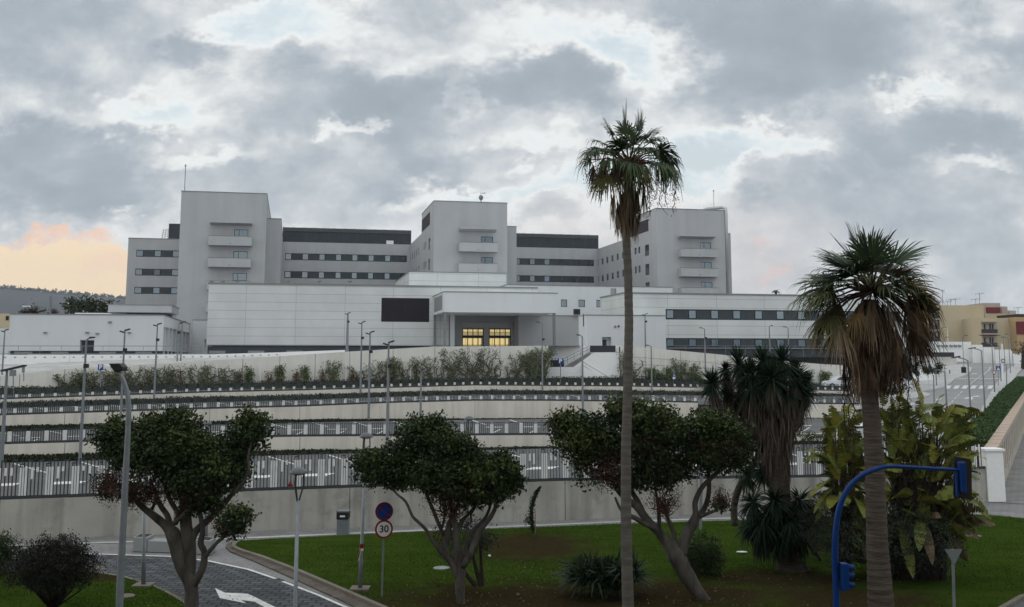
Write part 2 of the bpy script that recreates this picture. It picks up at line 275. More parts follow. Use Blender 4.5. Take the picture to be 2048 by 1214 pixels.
# ------------------------------------------------------------------ object helpers
ORG = {}
def tagit(o, label=None, cat=None, group=None, kind=None):
    if label: o['label'] = label
    if cat: o['category'] = cat
    if group: o['group'] = group
    if kind: o['kind'] = kind
    return o
def thing(name, label, cat, loc=(0, 0, 0), group=None, rot=0.0):
    o = bpy.data.objects.new(name, None); COL.objects.link(o); o.empty_display_size = 0.3
    org = Vector(loc)
    o.location = Matrix.Rotation(rot, 3, 'Z') @ org if rot else org; o.rotation_euler = (0, 0, rot)
    ORG[o.name] = org
    return tagit(o, label, cat, group)
def link(name, me, parent):
    o = bpy.data.objects.new(name, me); COL.objects.link(o)
    if parent is not None:
        o.parent = parent; ORG[o.name] = ORG[parent.name]
    else: ORG[o.name] = Vector((0, 0, 0))
    return o
class MB:
    def __init__(s): s.v = []; s.f = []; s.m = []; s.cur = 0
    def add(s, vs, fs):
        n = len(s.v); s.v.extend([tuple(v) for v in vs]); s.f.extend([tuple(i + n for i in f) for f in fs]); s.m.extend([s.cur] * len(fs)); return s
    def quad(s, a, b, c, d): return s.add([a, b, c, d], [(0, 1, 2, 3)])
    def box(s, x0, x1, y0, y1, z0, z1):
        return s.add([(x0, y0, z0), (x1, y0, z0), (x1, y1, z0), (x0, y1, z0), (x0, y0, z1), (x1, y0, z1), (x1, y1, z1), (x0, y1, z1)],
                     [(0, 3, 2, 1), (4, 5, 6, 7), (0, 1, 5, 4), (1, 2, 6, 5), (2, 3, 7, 6), (3, 0, 4, 7)])
    def hexa(s, p): return s.add(p, [(0, 3, 2, 1), (4, 5, 6, 7), (0, 1, 5, 4), (1, 2, 6, 5), (2, 3, 7, 6), (3, 0, 4, 7)])
    def obox(s, c, ex, ey, ez):   # centre and three half-axis vectors
        c = Vector(c); ex = Vector(ex); ey = Vector(ey); ez = Vector(ez)
        return s.hexa([c - ex - ey - ez, c + ex - ey - ez, c + ex + ey - ez, c - ex + ey - ez, c - ex - ey + ez, c + ex - ey + ez, c + ex + ey + ez, c - ex + ey + ez])
    def bar(s, a, b, w, d=None):  # square bar
        a = Vector(a); b = Vector(b); t = (b - a); l = t.length; t.normalize(); d = d or w
        u = t.cross(Vector((0, 0, 1)));  u = Vector((1, 0, 0)) if u.length < 1e-3 else u.normalized(); v = t.cross(u).normalized()
        return s.obox((a + b) / 2, u * w / 2, v * d / 2, t * l / 2)
    def tube(s, pts, rad, n=8, cap=True):
        pts = [Vector(p) for p in pts]; k = len(pts); vs = []; prev = None
        if isinstance(rad, (int, float)): rad = [rad] * k
        for i, p in enumerate(pts):
            t = (pts[min(i + 1, k - 1)] - pts[max(i - 1, 0)]).normalized()
            if prev is None:
                u = t.cross(Vector((0, 1, 0)));
                if u.length < 1e-3: u = t.cross(Vector((1, 0, 0)))
            else: u = prev - t * prev.dot(t)
            u.normalize(); prev = u; w = t.cross(u)
            for j in range(n):
                a = 2 * math.pi * j / n; vs.append(p + (u * math.cos(a) + w * math.sin(a)) * rad[i])
        fs = [(i * n + j, i * n + (j + 1) % n, (i + 1) * n + (j + 1) % n, (i + 1) * n + j) for i in range(k - 1) for j in range(n)]
        if cap: fs += [tuple(range(n - 1, -1, -1)), tuple(range((k - 1) * n, k * n))]
        return s.add(vs, fs)
    def lathe(s, c, prof, n=20, ax=None):   # profile (r, h) about vertical axis
        c = Vector(c); vs = []; k = len(prof)
        for r, h in prof:
            for j in range(n): a = 2 * math.pi * j / n; vs.append(c + Vector((r * math.cos(a), r * math.sin(a), h)))
        fs = [(i * n + j, i * n + (j + 1) % n, (i + 1) * n + (j + 1) % n, (i + 1) * n + j) for i in range(k - 1) for j in range(n)]
        fs += [tuple(range(n - 1, -1, -1)), tuple(range((k - 1) * n, k * n))]
        return s.add(vs, fs)
    def prism(s, poly, z0, z1):    # polygon in xy
        n = len(poly); vs = [(p[0], p[1], z0) for p in poly] + [(p[0], p[1], z1) for p in poly]
        return s.add(vs, [tuple(range(n - 1, -1, -1)), tuple(range(n, 2 * n))] + [(i, (i + 1) % n, n + (i + 1) % n, n + i) for i in range(n)])
    def plate(s, pts, off):        # planar polygon given thickness vector
        n = len(pts); off = Vector(off); vs = [Vector(p) for p in pts] + [Vector(p) + off for p in pts]
        return s.add(vs, [tuple(range(n)), tuple(range(2 * n - 1, n - 1, -1))] + [(i, n + i, n + (i + 1) % n, (i + 1) % n) for i in range(n)])
    def disc(s, c, r, nrm, th, n=24, rin=0.0):
        c = Vector(c); nrm = Vector(nrm).normalized(); u = nrm.cross(Vector((0, 0, 1))).normalized(); v = nrm.cross(u)
        ring = [c + (u * math.cos(2 * math.pi * i / n) + v * math.sin(2 * math.pi * i / n)) * r for i in range(n)]
        if not rin: return s.plate(ring, nrm * th)
        inn = [c + (u * math.cos(2 * math.pi * i / n) + v * math.sin(2 * math.pi * i / n)) * rin for i in range(n)]
        t = nrm * th; vs = ring + inn + [p + t for p in ring] + [p + t for p in inn]
        fs = []
        for i in range(n):
            j = (i + 1) % n; fs += [(i, j, n + j, n + i), (2 * n + i, 3 * n + i, 3 * n + j, 2 * n + j), (i, 2 * n + i, 2 * n + j, j), (n + i, n + j, 3 * n + j, 3 * n + i)]
        return s.add(vs, fs)
    def build(s, name, mats, parent=None, smooth=False, label=None, bevel=0.0):
        me = bpy.data.meshes.new(name); org = ORG[parent.name] if parent is not None else Vector((0, 0, 0))
        me.from_pydata([(v[0] - org[0], v[1] - org[1], v[2] - org[2]) for v in s.v], [], s.f)
        if not isinstance(mats, (list, tuple)): mats = [mats]
        for m in mats: me.materials.append(m if not isinstance(m, str) else MT[m])
        if len(mats) > 1: me.polygons.foreach_set('material_index', s.m)
        me.validate(); me.update()
        if smooth: me.polygons.foreach_set('use_smooth', [True] * len(me.polygons))
        o = link(name, me, parent)
        if bevel:
            b = o.modifiers.new('bevel', 'BEVEL'); b.width = bevel; b.segments = 2; b.limit_method = 'ANGLE'
        if label: o['label'] = label
        return o
def copy_tree(o, loc=None, rot=None, scale=None, parent=None):
    c = o.copy(); COL.objects.link(c); c.parent = parent
    ORG[c.name] = Vector((0, 0, 0))
    if loc is not None: c.location = loc
    if rot is not None: c.rotation_euler = (0, 0, rot)
    if scale is not None: c.scale = scale
    for ch in list(o.children): copy_tree(ch, parent=c)
    return c
def bigmesh(name, V, Fq, m, parent=None):      # numpy quads/tris
    V = np.asarray(V, dtype=np.float32); Fq = np.asarray(Fq, dtype=np.int32)
    if parent is not None: V = V - np.array(ORG[parent.name], dtype=np.float32)
    me = bpy.data.meshes.new(name); k = Fq.shape[1]; n = len(Fq)
    me.vertices.add(len(V)); me.vertices.foreach_set('co', V.ravel())
    me.loops.add(n * k); me.loops.foreach_set('vertex_index', Fq.ravel())
    me.polygons.add(n); me.polygons.foreach_set('loop_start', np.arange(n, dtype=np.int32) * k)
    try: me.polygons.foreach_set('loop_total', np.full(n, k, dtype=np.int32))
    except Exception: pass
    me.materials.append(MT[m] if isinstance(m, str) else m); me.update(calc_edges=True); me.validate()
    return link(name, me, parent)
def leafmesh(name, C, size, m, parent=None, aspect=0.5, up=0.35, droop=0.0, sizevar=.35):
    """one four-cornered leaf blade per point, random facing with an upward bias"""
    C = np.asarray(C, dtype=float); n = len(C)
    d = RNG.normal(size=(n, 3)); d[:, 2] -= droop; d /= np.linalg.norm(d, axis=1, keepdims=True)
    nn = RNG.normal(size=(n, 3)); nn[:, 2] = np.abs(nn[:, 2]) + up
    w = np.cross(d, nn); w /= np.linalg.norm(w, axis=1, keepdims=True) + 1e-9
    L = (size * (1 + RNG.uniform(-sizevar, sizevar, n)))[:, None]
    a = C - d * L * .5; b = C + w * L * aspect * .5 - d * L * .05; c = C + d * L * .5; e = C - w * L * aspect * .5 - d * L * .05
    V = np.stack([a, b, c, e], 1).reshape(-1, 3); Fq = np.arange(4 * n).reshape(n, 4)
    return bigmesh(name, V, Fq, m, parent)
# ------------------------------------------------------------------ hospital (own axes: a along the front, b into depth)
AL = math.atan(0.213); ca, sa = math.cos(AL), math.sin(AL)
def LF(px, py, b):
    u, w = ray(px, py); t = b / (ca - u * sa); return t * (u * ca + sa), ZC + w * t
def LS(px, py, a):
    u, w = ray(px, py); t = a / (u * ca + sa); return t * (ca - u * sa), ZC + w * t
def wallgrid(mb, mp, s0, s1, z0, z1, holes, dep):
    ss = sorted({s0, s1} | {h[0] for h in holes} | {h[1] for h in holes}); zs = sorted({z0, z1} | {h[2] for h in holes} | {h[3] for h in holes})
    ss = [s for s in ss if s0 <= s <= s1]; zs = [z for z in zs if z0 <= z <= z1]
    for i in range(len(ss) - 1):
        for j in range(len(zs) - 1):
            cs = (ss[i] + ss[i + 1]) / 2; cz = (zs[j] + zs[j + 1]) / 2
            if any(h[0] < cs < h[1] and h[2] < cz < h[3] for h in holes): continue
            mb.quad(mp(ss[i], zs[j], 0), mp(ss[i + 1], zs[j], 0), mp(ss[i + 1], zs[j + 1], 0), mp(ss[i], zs[j + 1], 0))
    for h in holes:
        d = h[4] if len(h) > 4 else dep
        a, b, c, e = h[:4]
        mb.quad(mp(a, c, 0), mp(b, c, 0), mp(b, c, d), mp(a, c, d)); mb.quad(mp(a, e, 0), mp(b, e, 0), mp(b, e, d), mp(a, e, d))
        mb.quad(mp(a, c, 0), mp(a, e, 0), mp(a, e, d), mp(a, c, d)); mb.quad(mp(b, c, 0), mp(b, e, 0), mp(b, e, d), mp(b, c, d))
        if len(h) > 5: mb.quad(mp(a, c, d), mp(b, c, d), mp(b, e, d), mp(a, e, d))
def block(mb, a0, a1, b0, b1, z0, z1, fh=(), sh=(), dep=.25, rh=()):
    wallgrid(mb, lambda s, z, d: (s, b0 + d, z), a0, a1, z0, z1, list(fh), dep)
    wallgrid(mb, lambda s, z, d: (a0 + d, s, z), b0, b1, z0, z1, list(sh), dep)
    wallgrid(mb, lambda s, z, d: (a1 - d, s, z), b0, b1, z0, z1, list(rh), dep)
    mb.quad((a0, b1, z0), (a1, b1, z0), (a1, b1, z1), (a0, b1, z1)); mb.quad((a0, b0, z1), (a1, b0, z1), (a1, b1, z1), (a0, b1, z1))
def coping(root, a0, a1, b0, b1, z, h=.14, o=.07):
    t = .3; mb = MB()
    mb.box(a0 - o, a1 + o, b0 - o, b0 + t, z, z + h); mb.box(a0 - o, a1 + o, b1 - t, b1 + o, z, z + h)
    mb.box(a0 - o, a0 + t, b0 + t, b1 - t, z, z + h); mb.box(a1 - t, a1 + o, b0 + t, b1 - t, z, z + h); mb.build('parapet_coping', 'cap', root)
def mpf(b): return lambda s, z, d: (s, b + d, z)
def mps(a): return lambda s, z, d: (a + d, s, z)
def mbox(mb, mp, s0, s1, z0, z1, d0, d1):
    p = [mp(s0, z0, d0), mp(s1, z0, d0), mp(s1, z0, d1), mp(s0, z0, d1), mp(s0, z1, d0), mp(s1, z1, d0), mp(s1, z1, d1), mp(s0, z1, d1)]
    mb.hexa(p)
NW = [0]
def window(root, mp, s0, s1, z0, z1, d0=.06, d1=.117, mull=(), glass='glass', ft=.09):
    f = MB(); e = .004
    s0 += e; s1 -= e; z0 += e; z1 -= e
    mbox(f, mp, s0, s1, z0, z0 + ft, d0, d1); mbox(f, mp, s0, s1, z1 - ft, z1, d0, d1)
    mbox(f, mp, s0, s0 + ft, z0 + ft, z1 - ft, d0, d1); mbox(f, mp, s1 - ft, s1, z0 + ft, z1 - ft, d0, d1)
    for m in mull:
        c = s0 + (s1 - s0) * m; mbox(f, mp, c - ft / 2, c + ft / 2, z0 + ft, z1 - ft, d0 + .005, d1)
    o = f.build('window', 'frame', root); g = MB()
    mbox(g, mp, s0 + ft, s1 - ft, z0 + ft, z1 - ft, d0 + .025, d1 - .002); g.build('pane', glass, o); NW[0] += 1
def band(root, mp, mapper, px0, px1, y0, y1, wins, glass='glass', ypad=0, s_end=None, inset=.1):
    """returns hole; builds dark strip with its windows. mapper(px,py)->(s,z)"""
    s0, zt = mapper(px0, y0); _, zb = mapper(px0, y1); s1 = s_end if s_end is not None else mapper(px1, y0)[0]
    p = MB(); mbox(p, mp, s0, s1, zb, zt, .12, .24); p.build('window_band', 'band', root)
    for w in wins:
        a = mapper(w[0], y0)[0]; b = mapper(w[1], y0)[0]; g = w[2] if len(w) > 2 else glass
        window(root, mp, max(a, s0), min(b, s1), zb + inset, zt - inset * .6, glass=g)
    return (s0, s1, zb, zt)
ZP = 8.2        # plaza level
ZLIP = LF(1000, 692, 140)[1]
H = thing('hospital_building', 'large white hospital with three tall towers, dark roof storey and lit entrance', 'hospital', (20, 170, ZP), rot=AL)
cap = MB()
BF = 205.0; BW = 248.0; BH = 225.0
# --- left wing
bA = 237.0
mpA = mpf(bA); fA = lambda x, y: LF(x, y, bA)
hA = [band(H, mpA, fA, 273, 358, 499.4, 513.4, [(273, 287), (309, 322.5), (345.5, 358.5)], s_end=fA(360, 500)[0]),
      band(H, mpA, fA, 270.5, 358, 537, 550.8, [(270.5, 285), (307.5, 321, 'glassdk'), (343.5, 357)], s_end=fA(360, 500)[0]),
      band(H, mpA, fA, 269, 358, 573.6, 587.5, [(269, 283.5), (306, 320), (342, 355.5)], s_end=fA(360, 500)[0])]
a0, zt = fA(257, 476.5); a1 = LF(364, 478, bA)[0] + 4
w = MB(); block(w, a0, a1, bA, bA + 16, ZP, zt, fh=hA); w.build('wing_wall', 'render', H); coping(H, a0, a1, bA, bA + 16, zt)
r = MB(); ra0, rz = LF(338, 447, 242); ra1 = ra0 + 12; r.box(ra0, ra1, 242, 252, zt - .2, rz); r.build('roof_plant_room', 'roofdark', H)
l = MB()
for k in range(3): l.bar((ra0 - .25 - k * .7, 243, zt + .1), (ra0 - .25 - k * .45, 243, zt + 3.0), .1)
for k in range(5): l.bar((ra0 - 1.6, 243, zt + .5 + k * .5), (ra0 - .1, 243, zt + .9 + k * .5), .07)
l.build('roof_stair', 'galv', H)
# --- towers
def balcony(root, x0, x1, y0, y1, prot=1.7, name='balcony'):
    aa, zt_ = LF(x0, y0, BF - prot); ab = LF(x1, y0, BF - prot)[0]; zb_ = LF(x0, y1, BF - prot)[1]
    m = MB(); t = .16
    if name == 'balcony':
        m.box(aa, ab, BF - prot, BF - prot + t, zb_, zt_); m.box(aa, aa + t, BF - prot + t, BF - .003, zb_, zt_); m.box(ab - t, ab, BF - prot + t, BF - .003, zb_, zt_)
        m.box(aa + t, ab - t, BF - prot + t, BF - .003, zb_, zb_ + .2); o = m.build('balcony', 'render', root, bevel=.04)
        c = MB(); c.box(aa - .05, ab + .05, BF - prot - .05, BF - prot + t + .05, zt_, zt_ + .08); c.build('balcony_rail', 'cap', o)
        s = MB(); am = (aa + ab) / 2; s.tube([(am, BF - prot - .12, zb_ + .45), (am, BF - prot + .02, zb_ + .45)], .12, 8); s.build('spout', 'cap', o)
    else:
        m.hexa([(aa, BF - prot, zt_ - .25), (ab, BF - prot, zt_ - .25), (ab, BF - .003, zb_), (aa, BF - .003, zb_), (aa, BF - prot, zt_), (ab, BF - prot, zt_), (ab, BF - .003, zt_), (aa, BF - .003, zt_)])
        m.build('balcony_canopy', 'render', root)
mpT = mpf(BF); fT = lambda x, y: LF(x, y, BF)
def twin(x0, x1, y0, y1):
    aa, zt_ = fT(x0, y0); ab = fT(x1, y0)[0]; zb_ = fT(x0, y1)[1]; return (aa, ab, zb_, zt_)
_, ZWT = LF(570, 483.5, BW)       # top of the white wall of the wings
# tower one
T1w = [twin(468.7, 496.6, 458.8, 473.5), twin(467, 495, 502.4, 517.5), twin(465.8, 493.7, 546, 561.5)]
a0, zt = fT(363, 382.5); a1 = fT(534, 388)[0]
w = MB(); block(w, a0, a1, BF, 250, ZP, zt, fh=T1w); w.build('tower_wall', 'render', H); coping(H, a0, a1, BF, 250, zt)
for t in T1w: window(H, mpT, *t, d0=.10, d1=.2, mull=(.35,))
for t in [(420, 504, 442, 448)]: balcony(H, *t, name='canopy')
for t in [(417, 504, 471, 490), (416, 502, 515, 533.5), (413.5, 501, 561.5, 579), (411, 498, 605.5, 623.5)]: balcony(H, *t)
T1R = a1
b_, zs = LF(534, 437.5, 212); a2 = LF(562.5, 437.5, 212)[0]
w = MB(); block(w, a1 - .02, a2, 212, 251, ZP, zs); w.build('stair_core_wall', 'render', H); coping(H, a1 + .1, a2, 212, 251, zs)
am = MB(); x_, z_ = LF(369, 383, 226); am.tube([(x_, 226, z_), (x_, 226, LF(371, 331, 226)[1])], .08, 6); am.lathe((x_, 226, LF(371, 333, 226)[1]), [(.05, 0), (.22, .1), (.05, .5)], 8); am.build('lightning_rod', 'steel', H)
# wing two (between towers one and two)
A2L = a2 - .05
mpW = mpf(BW); fW = lambda x, y: LF(x, y, BW)
a0t2, zt2 = fT(868, 402)
w2a = [(571, 583), (605, 617), (638.5, 650), (672, 683), (704.5, 715.5), (737, 748), (770, 781), (801, 812.5, 'glassdk')]
hW2 = [band(H, mpW, fW, 570.5, 814, 506, 519.8, w2a), band(H, mpW, fW, 569, 811, 542, 556, [(a - 1.2, b - 1.2) + tuple(c) for a, b, *c in w2a])]
w = MB(); block(w, A2L, a0t2 + .3, BW, BW + 16, ZP, ZWT, fh=hW2); w.build('wing_wall', 'render', H)
_, ZRT = LF(570, 454.5, BW + .4); _, ZRM = LF(570, 462, BW + .4)
def darkroof(a, b):
    r = MB(); r.box(a, b, BW + .4, BW + 15.5, ZWT - .15, ZRM); r.build('roof_storey', 'roofdark', H)
    r = MB(); r.box(a, b, BW + .25, BW + 15.6, ZRM, ZRT); n = int((b - a) / 2.4)
    for k in range(n): r.box(a + k * 2.4 + .1, a + k * 2.4 + .22, BW + .12, BW + .25, ZRM, ZRT + .12)
    r.build('roof_edge', 'rooflite', H)
darkroof(A2L, a0t2 + .3)
v = MB(); x_, z_ = LF(773, 481, BW); x2, z2 = LF(787, 488.5, BW); v.box(x_, x2, BW + .02, BW + 1, z2, z_); v.build('white_vent_box', 'white', H)
# tower two
def sidewins(atow, px_list, yt, yb, pxr, wpx, big=None):
    """rows of narrow windows on a tower's left face"""
    zt_ = LS(pxr, yt, atow)[1]; zb_ = LS(pxr, yb, atow)[1]; hs = []
    for p in px_list:
        b1_ = LS(p - wpx / 2, yt, atow)[0]; b0_ = b1_ - 1.25; hs.append((b0_, b1_, zb_, zt_))
    return hs
lou = (LS(860, 430, a0t2)[0], LS(843.5, 430, a0t2)[0], LS(860, 449, a0t2)[1], LS(860, 423, a0t2)[1])
s2 = [852, 848.6, 843.2, 838.2, 833.8, 829.8, 826, 822.4, 819.4]
sh2 = sidewins(a0t2, s2, 483, 497.5, 851.8, 2.4) + sidewins(a0t2, s2[:8], 522, 536, 851.8, 2.4)
bg2 = [(LS(860.3, 480, a0t2)[0], LS(857, 480, a0t2)[0], LS(858, 500, a0t2)[1], LS(858, 477, a0t2)[1]), (LS(860.3, 480, a0t2)[0], LS(857, 480, a0t2)[0], LS(858, 540, a0t2)[1], LS(858, 518, a0t2)[1])]
T2w = [twin(962, 986, 472.7, 486.5), twin(962, 986, 514, 528)]
a1t2 = fT(1014.5, 406)[0]
w = MB()
hi = [h for h in sh2 + bg2 if h[1] < BH]; lo = [h for h in sh2 if h[0] > BH]
sk = [h for h in sh2 if not (h[1] < BH or h[0] > BH)]
block(w, a0t2, a1t2, BF, BH, ZP, zt2, fh=T2w, sh=hi + [lou]); block(w, a0t2, a1t2, BH, BW + 1, ZP, ZWT, sh=lo)
w.build('tower_wall', 'render', H); coping(H, a0t2, a1t2, BF, BH, zt2)
p = MB(); mbox(p, mps(a0t2), *lou, .12, .24)
for k in range(14):
    z_ = lou[2] + (lou[3] - lou[2]) * (k + .5) / 14; mbox(p, mps(a0t2), lou[0] + .05, lou[1] - .05, z_, z_ + .08, .07, .12)
p.build('louvre_panel', 'louvre', H)
for h in hi + lo: window(H, mps(a0t2), *h, d0=.1, d1=.2, glass='glassdk', ft=.07)
for t in T2w: window(H, mpT, *t, d0=.10, d1=.2, mull=(.35,))
balcony(H, 919.5, 994, 454.5, 461.5, name='canopy')
for t in [(918.6, 995.7, 484, 502.4), (918, 995, 526, 544)]: balcony(H, *t)
zs = LF(1020, 453.4, 212)[1]; a2b = LF(1033, 453.4, 212)[0]
w = MB(); block(w, a1t2 - .02, a2b, 212, 251, ZP, zs); w.build('stair_core_wall', 'render', H); coping(H, a1t2 + .1, a2b, 212, 251, zs)
d = MB(); x_, z_ = LF(962, 405, 212); d.tube([(x_, 212, z_), (x_, 212, z_ + .5)], .12, 6); d.lathe((x_, 212, z_ + .45), [(.05, 0), (.42, .25), (.5, .7), (.35, 1.05), (.05, 1.15)], 12)
d.bar((x_, 212.3, z_), (x_, 212.3, z_ + 2.4), .06); d.bar((x_ + .1, 212, z_ + 1.9), (x_ + .9, 212, z_ + 2.2), .12); d.bar((x_ + .1, 212, z_ + 2.1), (x_ + 1.2, 212, z_ + 1.8), .06); d.build('roof_antenna', 'signback', H)
# wing three
a0t3, zt3 = fT(1312, 417)
w3 = [(1034, 1040), (1059.5, 1070), (1088.5, 1099.5), (1119, 1129, 'glassdk'), (1148, 1158, 'glassdk'), (1176, 1187.6, 'glassdk')]
hW3 = [band(H, mpW, fW, 1034, 1187.6, 516.3, 529.5, w3), band(H, mpW, fW, 1034, 1188, 550.3, 563.3, w3)]
w = MB(); block(w, a2b - .05, a0t3 + .3, BW, BW + 16, ZP, ZWT, fh=hW3); w.build('wing_wall', 'render', H); darkroof(a2b - .05, a0t3 + .3)
# tower three
lou = (LS(1296.5, 430, a0t3)[0], 223.6, LS(1296.5, 462, a0t3)[1], LS(1296.5, 437.7, a0t3)[1])
s3 = [1120 + x / 3.371 for x in (534, 509, 459, 424, 388, 352, 318, 285, 254)]
zt_, zb_ = LS(1278.5, 493.5, a0t3)[1], LS(1278.5, 506.8, a0t3)[1]
def rows3(yt, yb):
    zt_ = LS(1278.5, yt, a0t3)[1]; zb_ = LS(1278.5, yb, a0t3)[1]
    return [(LS(p + 2, 500, a0t3)[0], LS(p - 2, 500, a0t3)[0], zb_, zt_) for p in s3]
sh3 = rows3(493.5, 506.8) + rows3(531.2, 545.2)
bg3 = [(LS(1298, 500, a0t3)[0], LS(1289.7, 500, a0t3)[0], LS(1298, y1, a0t3)[1], LS(1298, y0, a0t3)[1]) for y0, y1 in ((488, 510.5), (527, 549.5), (564, 587))]
hi = [h for h in sh3 + bg3 if h[1] < BH]; lo = [h for h in sh3 if h[0] > BH]
T3w = [twin(1400.6, 1422, 484.6, 498), twin(1402, 1423, 524, 537.5), twin(1402.7, 1424.6, 563.8, 576.8)]
a1t3 = fT(1448.4, 419)[0]
w = MB(); block(w, a0t3, a1t3, BF, BH, ZP, zt3, fh=T3w, sh=hi + [lou]); block(w, a0t3, a1t3, BH, BW + 1, ZP, ZWT, sh=lo)
w.build('tower_wall', 'render', H); coping(H, a0t3, a1t3, BF, BH, zt3)
p = MB(); mbox(p, mps(a0t3), *lou, .12, .24)
for k in range(14):
    z_ = lou[2] + (lou[3] - lou[2]) * (k + .5) / 14; mbox(p, mps(a0t3), lou[0] + .05, lou[1] - .05, z_, z_ + .08, .07, .12)
p.build('louvre_panel', 'louvre', H)
for h in hi + lo: window(H, mps(a0t3), *h, d0=.1, d1=.2, glass='glassdk', ft=.07)
for t in T3w: window(H, mpT, *t, d0=.10, d1=.2, mull=(.35,))
balcony(H, 1361, 1431.5, 469.5, 475, name='canopy')
for t in [(1361.8, 1435.6, 496.5, 513), (1362.7, 1437, 535.5, 552.5), (1362.9, 1437.3, 574.8, 592)]: balcony(H, *t)
zs = LF(1458, 466, 212)[1]; a3b = LF(1461, 466, 212)[0]
w = MB(); block(w, a1t3 + .85, a3b, 212, 251, ZP, zs); w.build('stair_core_wall', 'render', H)
d = MB(); xd = a1t3 + .42
d.tube([(xd - 4.2, BF + 6, zt3 + .25), (xd - 3.0, BF + 3.2, zt3 + .75), (xd - .5, BF + .8, zt3 + .8), (xd, BF + .2, zt3 + .45), (xd, BF + .1, zt3 - .6), (xd, BF + .1, ZP + 6)], .36, 10); d.build('exhaust_duct', 'duct', H, smooth=True)
d = MB(); x_, z_ = LF(1428, 418, 215); d.tube([(x_, 215, z_), (x_, 215, z_ + 4.2)], .06, 6); d.lathe((x_, 215, z_ + 4.0), [(.05, 0), (.2, .1), (.05, .4)], 8); d.build('lightning_rod', 'steel', H)
# --- setback block behind the entrance
a0, zt = LF(818.6, 544, 180); a1 = LF(1012, 548, 180)[0]
w = MB(); block(w, a0, a1, 180, 204.9, ZP, zt); w.build('setback_wall', 'panel', H); coping(H, a0, a1, 180, 204.9, zt)
# --- long panelled front block with the entrance recess
bH = 160.0; mpH = mpf(bH); fH = lambda x, y: LF(x, y, bH)
a0, zt = fH(417.7, 567.2); a1 = fH(1074.5, 577)[0]; zb = fH(1000, 691.5)[1]; zbl = fH(500, 694.6)[1]
rc = (fH(898, 650)[0], fH(1034, 650)[0], zb - .01, fH(1000, 626)[1])
lv = (fH(763, 600)[0], fH(859, 600)[0], fH(763, 643.5)[1], fH(763, 595.5)[1])
w = MB(); bE = 162.2
block(w, a0, a1, bH, 179.9, zb - .01, zt, fh=[lv, rc[:4] + (bE - bH,)])
w.build('panel_wall', 'panel', H); coping(H, a0, a1, bH, 179.9, zt, h=.2, o=.12)
w = MB(); w.box(a0 + .15, rc[0], bH + .3, 179.5, ZP - 2, zb - .02); w.box(rc[0], a1, bH + .35, 179.4, ZP - 2, zb - .02); w.build('plinth', 'plinth', H)
for x in (418, 496, 573, 647):
    g = MB(); s_, z1_ = fH(x, 701.2); s2_ = fH(x + 32.5, 701)[0]; g.box(s_, s2_, bH + .2, bH + .29, fH(x, 707.5)[1], z1_); g.build('plinth_grille', 'grille', H)
p = MB(); mbox(p, mpH, *lv, .12, .24)
for k in range(26):
    z_ = lv[2] + (lv[3] - lv[2]) * (k + .4) / 26; mbox(p, mpH, lv[0] + .04, lv[1] - .04, z_, z_ + .07, .03, .12)
mbox(p, mpH, (lv[0] + lv[1]) / 2 - .05, (lv[0] + lv[1]) / 2 + .05, lv[2], lv[3], .01, .125); p.build('louvre_panel', 'louvre', H)
s = MB()
for x in (423, 446, 475, 577, 639, 700):
    s_, z_ = LF(x, 566, bH); s.obox((s_, bH + .3, z_ + .25), (.3, 0, .05), (0, .15, 0), (0, 0, .1)); s.bar((s_, bH + .4, z_), (s_, bH + .4, z_ + .3), .08)
s.build('roof_floodlights', 'signback', H)
# entrance back wall with two glazed, lit doors
mpE = mpf(bE); fE = lambda x, y: LF(x, y, bE)
doors = [(fE(924.5, 660)[0], fE(967.5, 660)[0]), (fE(978, 660)[0], fE(1022, 660)[0])]
zd1 = fE(945, 656.5)[1]; ztr = fE(945, 672)[1]
w = MB(); wallgrid(w, mpE, rc[0], rc[1], zb - .01, rc[3], [(d0, d1, zb - .01, zd1, 3.2, 1) for d0, d1 in doors], 3)
w.quad((rc[0], bH, rc[2] + .02), (rc[1], bH, rc[2] + .02), (rc[1], bE, rc[2] + .02), (rc[0], bE, rc[2] + .02)); w.build('entrance_wall', 'render', H)
for d0, d1 in doors:
    f = MB(); n = 4
    for k in range(n + 1):
        s_ = d0 + .06 + (d1 - d0 - .12) * k / n; mbox(f, mpE, s_ - .06, s_ + .06, zb, zd1 - .005, .02, .16)
    mbox(f, mpE, d0 + .01, d1 - .01, zd1 - .12, zd1 - .007, .01, .17); mbox(f, mpE, d0 + .01, d1 - .01, ztr - .28, ztr + .1, -.03, .18)
    mbox(f, mpE, d0 + .01, d1 - .01, (zd1 + ztr) / 2, (zd1 + ztr) / 2 + .05, .03, .15)
    o = f.build('entrance_door', 'frame', H)
    g = MB(); mbox(g, mpE, d0 + .05, d1 - .05, ztr + .1, zd1 - .13, .6, .65); mbox(g, mpE, d0 + .05, d1 - .05, zb + .05, ztr - .3, 2.6, 2.7); g.build('lit_lobby', 'litlow', o)
    g = MB()
    for k in (0, 1.15, 2.2, 3.3):
        s_ = d0 + (d1 - d0) * (k + .12) / 4; mbox(g, mpE, s_, s_ + .75, zb + .3, ztr - .32, 2.3, 2.4)
    for k in range(3): s_ = d0 + (d1 - d0) * (k + .3) / 3.2; mbox(g, mpE, s_, s_ + .9, zd1 - .5, zd1 - .3, .5, .58)
    g.build('lobby_lights', 'lit', o)
f = MB(); mbox(f, mpE, doors[0][0] - .1, doors[1][1] + .2, zd1 + .1, zd1 + .9, -.35, -.003); f.build('door_header', 'render', H)
